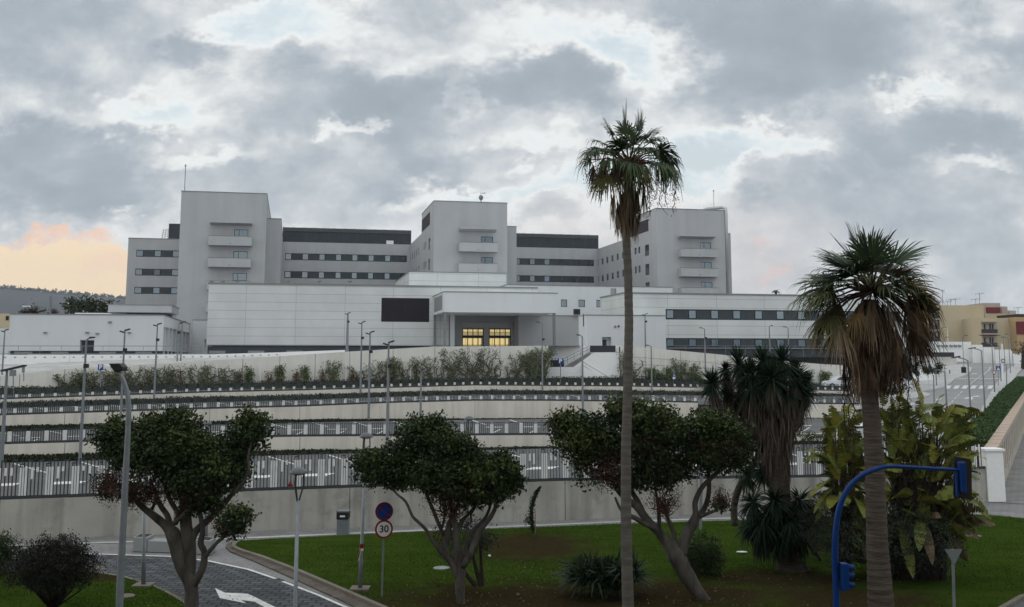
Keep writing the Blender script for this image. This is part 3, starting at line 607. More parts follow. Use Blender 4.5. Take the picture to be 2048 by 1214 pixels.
# canopy
bC = 148.0; a0, zt = LF(888, 584, bC); a1 = LF(1115, 586, bC)[0]; zc = LF(888, 624, bC)[1]
w = MB(); w.box(a0, a1, bC, bH - .01, zc, zt); w.build('entrance_canopy', 'panelw', H); coping(H, a0, a1, bC, bH - .1, zt, h=.12)
g = MB(); bb0, _ = LS(884.5, 600, a0); g.box(a0 - .012, a0 - .002, LS(884.5, 600, a0)[0] - .1, LS(869, 600, a0)[0] + .1, zc + .4, zt - .3); bb1, _ = LS(869, 600, a0)
for i in range(11):
    for j in range(9):
        yb_ = bb0 + (bb1 - bb0) * i / 11; z_ = zc + .5 + j * (zt - zc - .9) / 9; g.box(a0 - .03, a0 - .003, yb_, yb_ + (bb1 - bb0) / 22, z_, z_ + .16)
g.build('canopy_grille', 'grille', H)
for x, b_, wd, m in ((889.7, 148.35, .34, 'steel'), (1108.3, 148.35, .36, 'steel'), (869.7, 159.4, .34, 'steel'), (1075.8, 159.4, .32, 'steel'), (904.7, 157, .62, 'panelw')):
    s_ = LF(x, 660, b_)[0]; c = MB(); c.box(s_ - wd / 2, s_ + wd / 2, b_ - wd / 2, b_ + wd / 2, ZLIP - .6, zc + .01); c.build('canopy_column', m, H)
# --- right link wall
bJ = 175.0; mpJ = mpf(bJ); fJ = lambda x, y: LF(x, y, bJ)
jw = []
for x0, x1 in ((1121.8, 1134.2), (1157, 1170), (1192.7, 1205)):
    jw.append((fJ(x0, 600)[0], fJ(x1, 600)[0], fJ(1122, 613.8)[1], fJ(1122, 599)[1]))
a0, zt = fJ(1012, 570.2); a1 = fJ(1345, 576)[0]
w = MB(); block(w, a0 + .05, a1, bJ, 204.8, ZP, zt, fh=jw); w.build('link_wall', 'panelw', H); coping(H, a0 + .05, a1, bJ, 204.8, zt)
for t in jw: window(H, mpJ, *t, d0=.1, d1=.2)
a0 = LF(1037, 632, 158.5)[0]; a1, zt = LF(1160, 632.5, 158.5)
w = MB(); block(w, a0, a1, 158.5, 174.8, ZP, zt); w.build('low_link_wall', 'render', H); coping(H, a0, a1, 158.5, 174.8, zt)
s_, z1_ = LF(1153.5, 627, 158); l = MB(); l.box(s_ - .5, s_ + .5, 157.7, 158.2, z1_ - .2, z1_ + .7); l.build('roof_floodlight', 'black', H)
# --- stair-head block with side door
bK = 134.0; mpK = mpf(bK); fK = lambda x, y: LF(x, y, bK)
kd = (fK(1204.5, 680)[0], fK(1222.6, 680)[0], fK(1210, 691.5)[1], fK(1210, 674)[1])
a0, zt = fK(1172.8, 630.5); a1 = fK(1331, 632)[0]; zkb = kd[2]
w = MB(); block(w, a0, a1, bK, 137.9, ZP - 1, zt, fh=[kd[:4] + (.9, 1)]); w.build('stairhead_wall', 'panelw', H); coping(H, a0, a1, bK, 137.9, zt, h=.1)
f = MB(); mbox(f, mpK, kd[0] + .15, (kd[0] + kd[1]) / 2 + .2, kd[2] + .03, kd[3] - .35, .82, .89); f.build('side_door', 'darkgrey', H)
for x, y, m in ((1230, 653.5, 'signback'), (1236.8, 653, 'signred')):
    s_, z_ = fK(x, y); l = MB(); l.lathe((s_, bK - .12, z_ - .1), [(.06, 0), (.14, .08), (.12, .22), (.03, .28)], 10); l.build('wall_lamp', m, H)
f = MB(); s_, z_ = LF(1169.5, 653, 136); f.box(LF(1172.8, 630, bK)[0] - .03, a0 - .003, 135.2, 135.6, z_, z_ + .9 + .8); f.build('slot_window', 'frame', H)
# --- right block
bL = 138.0; mpL = mpf(bL); fL = lambda x, y: LF(x, y, bL)
a0, zt = fL(1249, 587); a1 = fL(1822, 592)[0]; zLb = fL(1331, 696.5)[1]
wl = []; x = 1332.0; per = 44.9
for k in range(11): wl.append((x + .3, x + 16.0, 'glass' if k != 8 else 'glassdk')); x += per; per -= .42
hL = [band(H, mpL, fL, 1331, 1800, 618, 639, wl, inset=.14), band(H, mpL, fL, 1332, 1800, 676, 695.5, [(a + .5, b + .5, 'glassdk') for a, b, c in wl], inset=.14)]
w = MB(); block(w, a0, a1, bL, 149.6, zLb, zt, fh=hL); w.build('panel_wall', 'panel', H); coping(H, a0, a1, bL, 149.6, zt, h=.2, o=.12)
w = MB(); w.box(a0 + 2, a1 - .3, bL + .3, 149.4, ZP - 4, zLb - .002); w.build('plinth', 'plinth', H)
r = MB(); s0_, z_ = LF(1331, 697, 137.2); s1_ = LF(1690, 698, 137.2)[0]
for dz in (.0, .3): r.bar((s0_, 137.2, z_ + dz + .1), (s1_, 137.2, z_ + dz + .1), .05)
k = s0_
while k < s1_: r.bar((k, 137.2, z_ - 1.2), (k, 137.2, z_ + .42), .05); k += 3.0
r.build('terrace_rail', 'galv', H)
for x, wd, m in ((1224.6, .45, 'grille'), (1229, .3, 'steel')):
    c = MB(); s_, z1_ = LF(x, 577, 149); c.box(s_ - wd / 2, s_ + wd / 2, 148.6, 149.2, ZP, z1_); c.build('vent_stack', m, H)

# ------------------------------------------------------------------ left annex
X = thing('annex_building', 'long low white windowless annex with a pillared side, left of the hospital towers', 'building', (-10, 160, ZP), rot=AL)
bM = 150.0; fM = lambda x, y: LF(x, y, bM); cap = MB()
a0, zt = fM(20.8, 628.7); a1 = fM(328, 631)[0]; zb = fM(100, 701.5)[1]
md = (fM(160, 690)[0], fM(188, 690)[0], zb - .01, fM(170, 680)[1])
zf = LS(329, 653.5, a1)[1]
sidehole = [(bM + .6, 187, ZP, zf, 3.0, 1)]
w = MB(); block(w, a0, a1, bM, 188, zb - .01, zt, fh=[md[:4] + (.6, 1)], rh=[(bM + .6, 187, zb - .01, zf, 3.0, 1)]); w.build('wall', 'panelw', X); coping(X, a0, a1, bM, 188, zt)
w = MB(); w.box(a0 + .2, a1 - .2, bM + .3, 187.8, ZP - 2, zb - .02); w.build('plinth', 'plinth', X)
for i in range(7):
    yb_ = bM + 2.4 + i * 4.9; c = MB(); c.box(a1 - 1.4, a1 - .02, yb_, yb_ + .45, ZP - 1, zf + .002); c.build('pillar', 'panelw', X)
for x0, x1 in ((28, 64), (101.5, 136), (198, 231.5), (270.5, 304)):
    g = MB(); s_, z1_ = fM(x0, 703); g.box(s_, fM(x1, 703)[0], bM + .18, bM + .29, z1_ - .35, z1_); g.build('plinth_grille', 'grille', X)
f = MB(); mbox(f, mpf(bM), md[0] + .1, md[1] - .1, md[2] - .4, md[3] - .1, .5, .59); f.build('door', 'darkgrey', X)
for x, y in ((91, 665), (175, 665), (195, 667), (259, 665), (220, 644)):
    s_, z_ = fM(x, y); l = MB(); l.obox((s_, bM - .14, z_), (.22, 0, 0), (0, .14, 0), (0, 0, .07)); l.build('wall_light', 'signback', X)
w = MB(); a0, zt = LF(150, 625.5, 165); a1 = LF(218, 626, 165)[0]; w.box(a0, a1, 165, 180, zt - 2, zt); w.build('roof_box', 'panelw', X)
w = MB(); a0, z1_ = LF(216.6, 610, 175); a1 = LF(343.5, 611, 175)[0]; z0_ = LF(216.6, 624, 175)[1]; w.box(a0, a1, 175, 186, z0_, z1_); w.build('upper_canopy', 'render', X)
coping(X, a0, a1, 175, 186, z1_)
w = MB(); w.box(a0 + 2.5, a1 - 1, 178, 186, ZP, z0_ + .01); w.build('upper_wall', 'plinth', X)
w = MB(); a0, zt = LF(386, 640, 186.5); a1 = LF(419, 640, 186.5)[0]; block(w, a0, a1, 186.5, 204.7, ZP - .5, zt, fh=[(LF(409, 690, 186.5)[0], LF(412.5, 690, 186.5)[0], LF(409, 697, 186.5)[1], LF(409, 679, 186.5)[1], .4, 1)])
w.build('link_wall', 'panelw', X); coping(X, a0, a1, 186.5, 204.7, zt, h=.1)
w = MB(); block(w, LF(352, 650, 195)[0], LF(390, 650, 195)[0], 195, 204.6, ZP - .5, LF(360, 649, 195)[1]); w.build('link_wall', 'render', X)
print('windows', NW[0])
# ------------------------------------------------------------------ unseen stand-in for the viewpoint's building, added to shade the foreground
vb = thing('viewpoint_shade_block', 'plain unseen block added right behind the viewpoint to shade the foreground', 'building', (0, -3, 0))
w = MB(); w.box(-55, 55, -15, -3.0, -.2, 20); w.build('wall', 'beige', vb)
# ------------------------------------------------------------------ terraces: walls, lots, fences
def lin(px, tab):
    for (x0, y0), (x1, y1) in zip(tab, tab[1:]):
        if px <= x1 or (x1, y1) == tab[-1]:
            t = (px - x0) / (x1 - x0); return y0 + (y1 - y0) * t
def invY(px, tab):      # depth along a straight wall: 1/Y is linear in px
    return 1.0 / lin(px, [(x, 1.0 / y) for x, y in tab])
BG = MB()
BG.quad((-2100, -55, -.25), (1100, -55, -.25), (1100, 2700, -.25), (-2100, 2700, -.25))
tagit(BG.build('ground', 'soil'), kind='structure')

def wallpts(xs, Yt, top, base):
    out = []
    for x in xs:
        Y = invY(x, Yt); t = P(x, lin(x, top), Y); b = P(x, lin(x, base), Y); out.append((t, b))
    return out
def joint_wall(name, label, pts, m, th=.3, seg=6.0, gap=.03, basedrop=1.0, capmat=None, group=None):
    """cast wall in panels with open joints over a recessed core"""
    root = thing(name, label, 'wall', (pts[0][1].x, pts[0][1].y, pts[0][1].z), group)
    w = MB(); core = MB()
    for (t0, b0), (t1, b1) in zip(pts, pts[1:]):
        L = (t1 - t0).length; n = max(1, round(L / seg)); d = (t1 - t0).normalized(); nn = Vector((d.y, -d.x, 0)).normalized()  # towards the camera
        if nn.y > 0: nn = -nn
        for k in range(n):
            f0 = k / n + gap / 2 / L; f1 = (k + 1) / n - gap / 2 / L
            p0 = t0.lerp(t1, f0); p1 = t0.lerp(t1, f1); q0 = b0.lerp(b1, f0); q1 = b0.lerp(b1, f1)
            q0 = Vector((p0.x, p0.y, q0.z - basedrop)); q1 = Vector((p1.x, p1.y, q1.z - basedrop)); bk = -nn * th
            w.hexa([q0, q1, q1 + bk, q0 + bk, p0, p1, p1 + bk, p0 + bk])
        s = -nn * .025; e = -nn * (th - .03); z = Vector((0, 0, -.02))
        q0 = Vector((t0.x, t0.y, b0.z - basedrop)); q1 = Vector((t1.x, t1.y, b1.z - basedrop))
        core.hexa([q0 + s, q1 + s, q1 + e, q0 + e, t0 + s + z, t1 + s + z, t1 + e + z, t0 + e + z])
    core.build('joint_core', 'barkd', root)
    w.build('panels', m, root)
    return root
# tables: px -> depth, top row, base row
W1Y = [(-100, 43.3), (0, 44.0), (1130, 49.3), (1975, 55.4)]
W1T = [(-100, 1003), (0, 1000), (700, 976), (1130, 962), (1640, 955), (1975, 938)]
W1B = [(-100, 1083), (0, 1080), (1130, 1040), (1640, 1020), (1975, 1003)]
W2Y = [(-100, 61), (0, 62), (1024, 70), (1700, 77)]
W2T = [(-100, 891), (0, 889), (420, 877), (600, 873.5), (1700, 866)]
W2B = [(-100, 916), (0, 914), (600, 903), (1024, 899), (1700, 884)]
W3Y = [(-100, 74), (0, 75), (1024, 93), (1720, 101)]
W3T = [(-100, 833), (0, 831), (420, 818), (600, 813.5), (780, 806), (1000, 800.5), (1395, 805.5), (1720, 809)]
W3B = [(-100, 856), (0, 854), (600, 841), (1000, 840), (1395, 843), (1720, 845)]
W4Y = [(-100, 89), (0, 90), (1024, 114), (1720, 128)]
W4T = [(-100, 801), (0, 799), (420, 785), (600, 781), (950, 771), (1240, 773), (1410, 776), (1720, 783)]
W4B = [(-100, 810), (0, 808), (600, 792), (950, 783), (1240, 783), (1410, 785), (1720, 791)]
W5Y = [(-100, 104), (0, 106), (1097, 128), (1240, 130), (1720, 142)]
W5B = [(-100, 778), (0, 777), (120, 776), (420, 769), (600, 765), (1000, 758), (1097, 757), (1240, 756), (1720, 772)]
XS = [-100, 0, 130, 280, 420, 600, 780, 950, 1100, 1240, 1395]
p1 = wallpts([-100, 0, 350, 700, 1130, 1640, 1975], W1Y, W1T, W1B)
p1 = [(t, Vector((b.x, b.y, 0))) for t, b in p1]
joint_wall('retaining_wall', 'long stained concrete retaining wall along the foreground pavement, below the tall slatted fence', p1, 'concrete', seg=5.6)
p2 = wallpts(XS + [1560, 1700], W2Y, W2T, W2B)
joint_wall('retaining_wall', 'low beige concrete wall above the first grass strip, second terrace step up', p2, 'concrete2', seg=6.5, group='terrace walls of the car park')
p3 = wallpts(XS[:-1] + [1396], W3Y, W3T, W3B); p3b = wallpts([1432, 1720], W3Y, W3T, W3B)
joint_wall('retaining_wall', 'taller beige concrete wall across the middle of the car park, third terrace step', p3, 'concrete2', seg=6.5, group='terrace walls of the car park')
joint_wall('retaining_wall', 'short beige concrete wall right of the small stairs, behind the big yucca', p3b, 'concrete2', seg=6.5, group='terrace walls of the car park')
p4 = wallpts(XS + [1410, 1720], W4Y, W4T, W4B)
joint_wall('retaining_wall', 'thin low concrete band below the topmost parking row', p4, 'concrete2', seg=7, group='terrace walls of the car park')
# --- lots
LOTZ = {1: 1.40, 2: None}
def sheet(name, front, back, m, extra=None):
    s = MB()
    for i in range(len(front) - 1): s.quad(front[i], front[i + 1], back[i + 1], back[i])
    return tagit(s.build(name, m), kind='structure')
def resample(pts, xs_n):
    return pts
def lotline(Yt, tab, dy, drop, x, th=.3):
    Y = invY(x, Yt); p = P(x, lin(x, tab), Y); return Vector((p.x, p.y, p.z - drop)) + Vector((-.15, 1, 0)) * dy
XL = [-100, 0, 130, 280, 420, 600, 780, 950, 1100, 1240, 1395, 1560, 1700]
def lot(name, fy, ft, drop, by, bb, strip, m='asphalt'):
    front = [lotline(fy, ft, .31, drop, x) for x in XL]
    back = []
    for x, f in zip(XL, front):
        b = P(x, lin(x, bb), invY(x, by)); b.z += .05; back.append(b)
    mid = [Vector((b.x, b.y, b.z)) - (b - f).normalized() * strip for f, b in zip(front, back)]
    for m_, f in zip(mid, front): m_.z = f.z + (m_.z - f.z) * .15
    sheet(name, front, mid, m)
    sheet('planting_strip_soil', mid, back, 'cover')
    return front, mid, back
L1 = lot('car_park_surface', W1Y, W1T, .22, W2Y, W2B, 1.1)
L2 = lot('car_park_surface', W2Y, W2T, .18, W3Y, W3B, 1.1)
L3 = lot('car_park_surface', W3Y, W3T, .18, W4Y, W4B, 1.6)
L4 = lot('car_park_surface', W4Y, W4T, .18, W5Y, W5B, 3.2)
# white bay lines and dashes, laid 4 mm up on the lots
def onlot(L, i, f, g):       # f along the row between knots, g across (0 front, 1 back)
    F0, M0 = L[0], L[1]; i0 = int(i); t = i - i0
    if i0 >= len(F0) - 1: i0 = len(F0) - 2; t = 1
    a = F0[i0].lerp(F0[i0 + 1], t); b = M0[i0].lerp(M0[i0 + 1], t); return a.lerp(b, g) + Vector((0, 0, .006))
def along(L, s):             # arc length along front -> knot parameter
    F0 = L[0]; acc = 0
    for i in range(len(F0) - 1):
        d = (F0[i + 1] - F0[i]).length
        if acc + d >= s: return i + (s - acc) / d
        acc += d
    return len(F0) - 1.001
mk = MB()
for L, bay, slant in ((L1, 2.6, 1.3), (L2, 2.6, 1.0), (L3, 2.6, .8), (L4, 2.6, .8)):
    tot = sum((L[0][i + 1] - L[0][i]).length for i in range(len(L[0]) - 1)); s = 1.0
    while s < tot - 4:
        w = .12
        for g0, g1, sl in (((.66, .97, -slant),) if L is L1 else ((.05, .40, slant), (.66, .97, -slant))):
            a = onlot(L, along(L, s), 0, g0); b = onlot(L, along(L, s + w), 0, g0); c = onlot(L, along(L, s + w + sl), 0, g1); d = onlot(L, along(L, s + sl), 0, g1); mk.quad(a, b, c, d)
        if L is L1:      # short broken lane dashes down the middle
            a = onlot(L, along(L, s), 0, .36); b = onlot(L, along(L, s + 1.3), 0, .36); c = onlot(L, along(L, s + 1.7), 0, .42); d = onlot(L, along(L, s + .4), 0, .42); mk.quad(a, b, c, d)
        else:
            a = onlot(L, along(L, s), 0, .5); b = onlot(L, along(L, s + 1.2), 0, .5); c = onlot(L, along(L, s + 1.2), 0, .53); d = onlot(L, along(L, s), 0, .53); mk.quad(a, b, c, d)
        s += bay
tagit(mk.build('bay_markings', 'paint'), kind='structure')
# --- fences on the walls
def poly_at(pts, s):
    acc = 0
    for a, b in zip(pts, pts[1:]):
        d = (b - a).length
        if acc + d >= s: return a.lerp(b, (s - acc) / d), (b - a).normalized()
        acc += d
    return pts[-1].copy(), (pts[-1] - pts[-2]).normalized()
def plen(pts): return sum((b - a).length for a, b in zip(pts, pts[1:]))
def fence(label, pts, h, kind, period=1.0, hang=False, railh=.14, name='railing_fence', group='steel fences on the car park terraces'):
    off = Vector((0, .10, 0)); pts = [p + off for p in pts]
    root = thing(name, label, 'fence', pts[0], group); tot = plen(pts)
    bars = MB(); rail = MB(); slat = bars
    for a, b in zip(pts, pts[1:]):
        rail.obox((a + b) / 2 + Vector((0, 0, railh / 2 + .003)), (b - a) / 2, Vector((0, .045, 0)), Vector((0, 0, railh / 2)))
    k = 0; s = .1; rnd = random.Random(len(label))
    up = Vector((0, 0, 1))
    if kind == 'tall':
        while s < tot - .5:
            per = period(s) if callable(period) else period
            # a module: loops of flat bar, one broad pale slat
            nb = 7; wv = .015
            for j in range(nb):
                p, t = poly_at(pts, s + (j + .5) * per / nb); hh = h * (1.0 if (j // 2) % 2 == 0 else .93) + rnd.choice((0, 0, -.05, .05))
                bars.cur = 0; bars.obox(p + up * (railh + hh) / 2, t * wv, Vector((0, .028, 0)), up * (hh - railh) / 2)
                if j % 2 == 0 and j < nb - 1:
                    p2, _ = poly_at(pts, s + (j + 1.5) * per / nb)
                    bars.cur = 0; bars.obox((p + p2) / 2 + up * (hh - .02), (p2 - p) / 2 + t * wv, Vector((0, .026, 0)), up * .02)
            p, t = poly_at(pts, s + per * .5); q = Vector((0, -.045, 0))
            bars.cur = 1; slat.obox(p + q + up * (railh + h * .80) / 2, t * per * .14, Vector((0, .008, 0)), up * (h * .80 - railh) / 2)
            for f in (-.05, .05):
                bars.cur = 0; bars.obox(p + t * per * f + Vector((0, -.062, 0)) + up * (railh + h) / 2, t * .009, Vector((0, .006, 0)), up * (h - railh) / 2)
            if hang:
                for j in range(2):
                    f = (.03, .83)[j] + rnd.uniform(-.03, .03); ln = rnd.choice((.12, .2, .3, .38)) * h; p, t = poly_at(pts, s + per * f)
                    bars.cur = 1; slat.obox(p + q + up * (h * .80 - ln / 2), t * per * .045, Vector((0, .008, 0)), up * ln / 2)
            s += per
    else:
        while s < tot - .5:
            per = period(s) if callable(period) else period; nb = 6
            for j in range(nb):
                p, t = poly_at(pts, s + (j + .5) * per * .80 / nb)
                bars.cur = 0; bars.obox(p + up * (railh + h) / 2, t * (.028 if kind == 'dense' else .020), Vector((0, .02, 0)), up * (h - railh) / 2)
            p, t = poly_at(pts, s + per * .40); bars.cur = 0; bars.obox(p + up * (h - .02), t * per * .40, Vector((0, .022, 0)), up * .02)
            p, t = poly_at(pts, s + per * .90); hs = h * (.86 if kind == 'mid' else .48)
            bars.cur = 1; slat.obox(p + Vector((0, .05, 0)) + up * (railh + hs) / 2, t * per * .125, Vector((0, .008, 0)), up * (hs - railh) / 2)
            s += per
    rail.build('bottom_rail', 'fence', root); bars.build('slats', ['fence', 'slat'], root)
    return root
top = lambda pts: [t for t, b in pts]
fence('tall dark slatted fence with pale upright slats on the foreground retaining wall', top(p1), 1.62, 'tall', period=lambda s: 1.03, hang=True)
fence('low dark fence with pale slats on the second terrace wall, behind the tree crowns', top(p2[:-1]), .86, 'mid', 1.02)
fence('dense dark fence on the taller middle wall, below a dark planted band', top(p3), .92, 'dense', 1.03)
fence('short dark fence section right of the small stairs behind the big yucca', top(p3b), .92, 'dense', 1.03)
fence('dense dark fence along the topmost parking row, in front of the climbing plants', top(p4[:-2]), .84, 'dense', 1.03)
fence('dark fence in front of the parked white cars', top(p4[-2:]), .84, 'dense', 1.03)
# --- cream ramp wall with rising top, white stair block, wall right of it
XR = [-100, 0, 40, 130, 280, 410, 560, 700, 870, 1000, 1097]
WRT = [(-100, 762), (0, 752), (40, 748), (130, 738), (410, 722), (700, 703), (870, 693), (1097, 691.5)]
p5 = wallpts(XR, W5Y, WRT, W5B)
joint_wall('ramp_wall', 'long cream retaining wall with a sloping top and climbing plants below the hospital forecourt', p5, 'rampwall', seg=5.0, gap=.05, th=.35, basedrop=.6)
WQT = [(1240, 693), (1290, 695), (1430, 708), (1560, 721), (1640, 728), (1720, 732)]
p6 = wallpts([1240, 1290, 1430, 1560, 1640, 1720, 1780], W5Y, WQT, W5B)
joint_wall('ramp_wall', 'cream retaining wall falling away to the right of the white stair block', p6, 'rampwall', seg=5.0, gap=.05, th=.35, basedrop=.6)
rl = MB(); pr = thing('slender_posts', 'thin pale posts and wires of a trellis against the cream wall right of the stairs', 'trellis', P(1300, 757, 131.5), None)
k = 0
for x in range(1258, 1600, 36):
    b_ = P(x, lin(x, W5B) - 2, invY(x, W5Y) - .35); t_ = P(x + 1, lin(x, WQT) + 8, invY(x, W5Y) - .35); rl.bar(b_, t_, .09)
rl.build('posts', 'slat', pr)
rl = MB()
for f in (.25, .5, .75):
    q = []
    for x in (1258, 1430, 1582):
        b_ = P(x, lin(x, W5B) - 2, invY(x, W5Y) - .32); t_ = P(x, lin(x, WQT) + 6, invY(x, W5Y) - .32); q.append(b_.lerp(t_, f))
    rl.tube(q, .02, 4)
rl.build('wires', 'steel', pr)
rl = MB(); pr = thing('slender_posts', 'thin pale posts of a trellis against the cream wall left of the entrance', 'trellis', P(520, 765, 114), None)
for x in range(434, 1090, 43):
    b_ = P(x, lin(x, W5B) - 2, invY(x, W5Y) - .35); t_ = P(x, max(lin(x, WRT) + 6, 728 + (x - 434) * -.012), invY(x, W5Y) - .35); rl.bar(b_, t_, .10)
rl.build('posts', 'slat', pr)
# white parapet wall of the forecourt
WNY = [(-100, 113), (0, 114), (700, 131), (900, 134)]
WNT = [(-100, 709.5), (0, 709.5), (700, 699), (900, 693.5)]
WNT = [(-100, 709.6), (0, 709.6), (420, 708.6), (600, 703.5), (700, 699.5)]
p7 = wallpts([-100, 0, 140, 280, 420, 560, 690], WNY, WNT, [(-100, 760), (900, 740)])
fw = joint_wall('parapet_wall', 'smooth white forecourt parapet wall with a row of small dots, below the annex', p7, 'white', seg=9, gap=.02, basedrop=.3)
dts = MB(); s = .6; tp = top(p7)
while s < plen(tp) - 8:
    p, t = poly_at(tp, s); dts.obox(p + Vector((0, -.03, -.28)), t * .10, Vector((0, .026, 0)), Vector((0, 0, .05))); s += 1.0
dts.build('weep_holes', 'cap', fw)
rr = thing('guard_rail', 'thin grey guard rail above the white forecourt parapet', 'railing', tp[0]); m_ = MB(); tq = [p + Vector((0, .6, 0)) for p in tp[:5]]
for a, b in zip(tq, tq[1:]):
    m_.bar(a + Vector((0, 0, .98)), b + Vector((0, 0, .98)), .07)
    m_.bar(a + Vector((0, 0, .12)), b + Vector((0, 0, .12)), .05)
s = 0
while s < plen(tq):
    p, t = poly_at(tq, s); m_.bar(p, p + Vector((0, 0, .98)), .035); s += 2.2
m_.build('rails', 'galv', rr)
# terrain behind the walls: earth of each step and the forecourt slab
fc = MB()
zlip = P(1000, 692.5, 129).z
q = [p + Vector((0, .36, -.12)) for p in top(p5)] ; q2 = [Vector((p.x, p.y + 16, ZP - .3)) for p in q]
for i in range(len(q) - 1): fc.quad(q[i], q[i + 1], q2[i + 1], q2[i])
tagit(fc.build('embankment', 'pavelight'), kind='structure')
fc = MB()
P0 = P(860, 692.6, 129.8); P1 = P(1098, 691.6, 129.2); P2 = P(1160, 691.6, 131)
fc.add([P0, P1, P2, (P2.x + 8, 170, P2.z), (P0.x - 3, 176, P0.z)], [(0, 1, 2, 3, 4)])
tagit(fc.build('entrance_forecourt', 'pavelight'), kind='structure')
fc = MB(); fc.add([(-150, 119, ZP - .6), (-20, 136, ZP - .6), (30, 146, ZP - .6), (54, 150, ZP - .6), (62, 330, ZP - .6), (-260, 330, ZP - .6)], [(0, 1, 2, 3, 4, 5)]); tagit(fc.build('hospital_ground', 'pave'), kind='structure')
# white stair block
sb = thing('stair_block', 'white walled outdoor staircase climbing from the parking row to the forecourt', 'staircase', P(1170, 757, 128))
YB = 130.0
def Q(px, py, dy=0.0): return P(px, py, YB + dy)
w = MB()
w.plate([Q(1097, 758, 1.6), Q(1242, 758, 1.6), Q(1242, 691.8, 1.6), Q(1097, 691.8, 1.6)], (0, .3, 0)); w.build('back_wall', 'white', sb)
w = MB()
w.plate([Q(1097, 756), Q(1240, 758), Q(1240, 704.8), Q(1188, 704.8), Q(1147, 734), Q(1097, 734)], (0, .25, 0)); w.build('front_parapet', 'white', sb)
w = MB(); w.plate([Q(1180, 691.2, -.1 + 1.2), Q(1231, 691.2, 1.1), Q(1231, 704.2, 1.1), Q(1180, 704.2, 1.1)], (0, .1, 0)); w.build('upper_rail_screen', 'darkgrey', sb)
w = MB(); w.plate([Q(1101, 720, 1.5), Q(1128, 720, 1.5), Q(1128, 733.8, 1.5), Q(1101, 733.8, 1.5)], (0, .08, 0)); w.build('dark_opening', 'darkgrey', sb)
w = MB(); n = 13
for i in range(n):
    x0 = 1132 + (1181 - 1132) * i / n; y0 = 734 + (705 - 734) * (i + 1) / n
    a = Q(x0, y0, .3); b = Q(x0 + (1181 - 1132) / n + .3, y0, .3); w.box(a.x, b.x, a.y, a.y + 1.2, a.z - 1.2, a.z)
w.build('steps', 'pave', sb)
r = MB()
for (x0, y0, x1, y1, d) in ((1122, 720, 1178, 692, .2), (1126, 724, 1180, 697, .2), (1161, 721, 1213, 752, -.3), (1163, 729, 1203, 754, -.3)): r.bar(Q(x0, y0, d), Q(x1, y1, d), .06)
for k in range(5): r.bar(Q(1122 + k * 13, 720 - k * 6.5, .2), Q(1122 + k * 13, 733 - k * 6.5, .2), .05)
r.build('handrail', 'galv', sb)
w = MB(); w.plate([Q(1163, 730, -.6), Q(1211, 757, -.6), Q(1163, 757, -.6)], (0, .55, 0)); w.build('lower_flight', 'white', sb)
# small stairs in the middle wall
st3 = thing('garden_steps', 'flight of small grey steps in the gap of the middle wall', 'steps', P(1414, 845, 96.5)); w = MB()
for i in range(9):
    y0 = 843 - i * 4.6; a = P(1397, y0 - 4.4, 96.2 + i * .3); b = P(1432, y0 - 4.4, 96.2 + i * .3); w.box(a.x, b.x, a.y, a.y + .32, a.z - 1.6, a.z)
w.build('steps', 'pave', st3)
# ------------------------------------------------------------------ foreground ground
def flat(name, pix, z, m, h=None):
    pts = [G(x, y, z) for x, y in pix]; s = MB()
    if h is None: s.add([(p.x, p.y, z) for p in pts], [tuple(range(len(pts)))])
    else: s.prism([(p.x, p.y) for p in pts], z - h, z)
    return tagit(s.build(name, m), kind='structure')
pv = MB(); pv.quad((-60, 20, -.02), (70, 20, -.02), (70, 70, -.02), (-60, 70, -.02))
tagit(pv.build('pavement', 'pave'), kind='structure')
# road of dark setts
roadpx = [(-300, 1102), (0, 1106), (185, 1107), (240, 1108.5), (340, 1112), (420, 1121), (500, 1138), (560, 1157), (640, 1188), (700, 1214), (800, 1260), (1000, 1400), (700, 2000), (-900, 2000), (-900, 1100)]
flat('road', roadpx, -.012, 'setts')
def strip(name, pix, w, z, m, h=None, side=1, dash=None):
    pts = [G(x, y, z) for x, y in pix]; s = MB(); n = len(pts); off = []
    for i in range(n):
        t = (pts[min(i + 1, n - 1)] - pts[max(i - 1, 0)]).normalized(); off.append(Vector((-t.y, t.x, 0)) * w * side)
    for i in range(n - 1):
        a, b = pts[i], pts[i + 1]; c, d = b + off[i + 1], a + off[i]
        if h is None: s.quad(a, b, c, d)
        else:
            dz = Vector((0, 0, -h)); s.hexa([a + dz, b + dz, c + dz, d + dz, a, b, c, d])
    return tagit(s.build(name, m), kind='structure')
strip('road_edge_line', [(-300, 1102), (0, 1105), (185, 1107), (240, 1108.5), (340, 1112), (420, 1121), (500, 1138), (555, 1156.5)], .13, -.006, 'paint', side=-1)
strip('road_edge_line', [(569, 1162), (640, 1189), (720, 1224), (800, 1262)], .13, -.006, 'paint', side=-1)
# direction arrow painted on the setts
arrow = [(430, 1176), (449.6, 1185.2), (495, 1187.5), (509, 1193.5), (550.5, 1214), (640, 1262), (608, 1262), (528.6, 1214), (509, 1203), (482, 1200), (492.4, 1206.5), (439.5, 1196)]
flat('lane_arrow', arrow, -.006, 'paint')
flat('manhole_cover', [(198 + 17 * math.cos(a * math.pi / 8), 1135.5 + 3.3 * math.sin(a * math.pi / 8)) for a in range(16)], -.007, 'kerb')
flat('drain_cover', [(527, 1160), (545, 1158), (560, 1163), (543, 1166)], -.006, 'darkgrey')
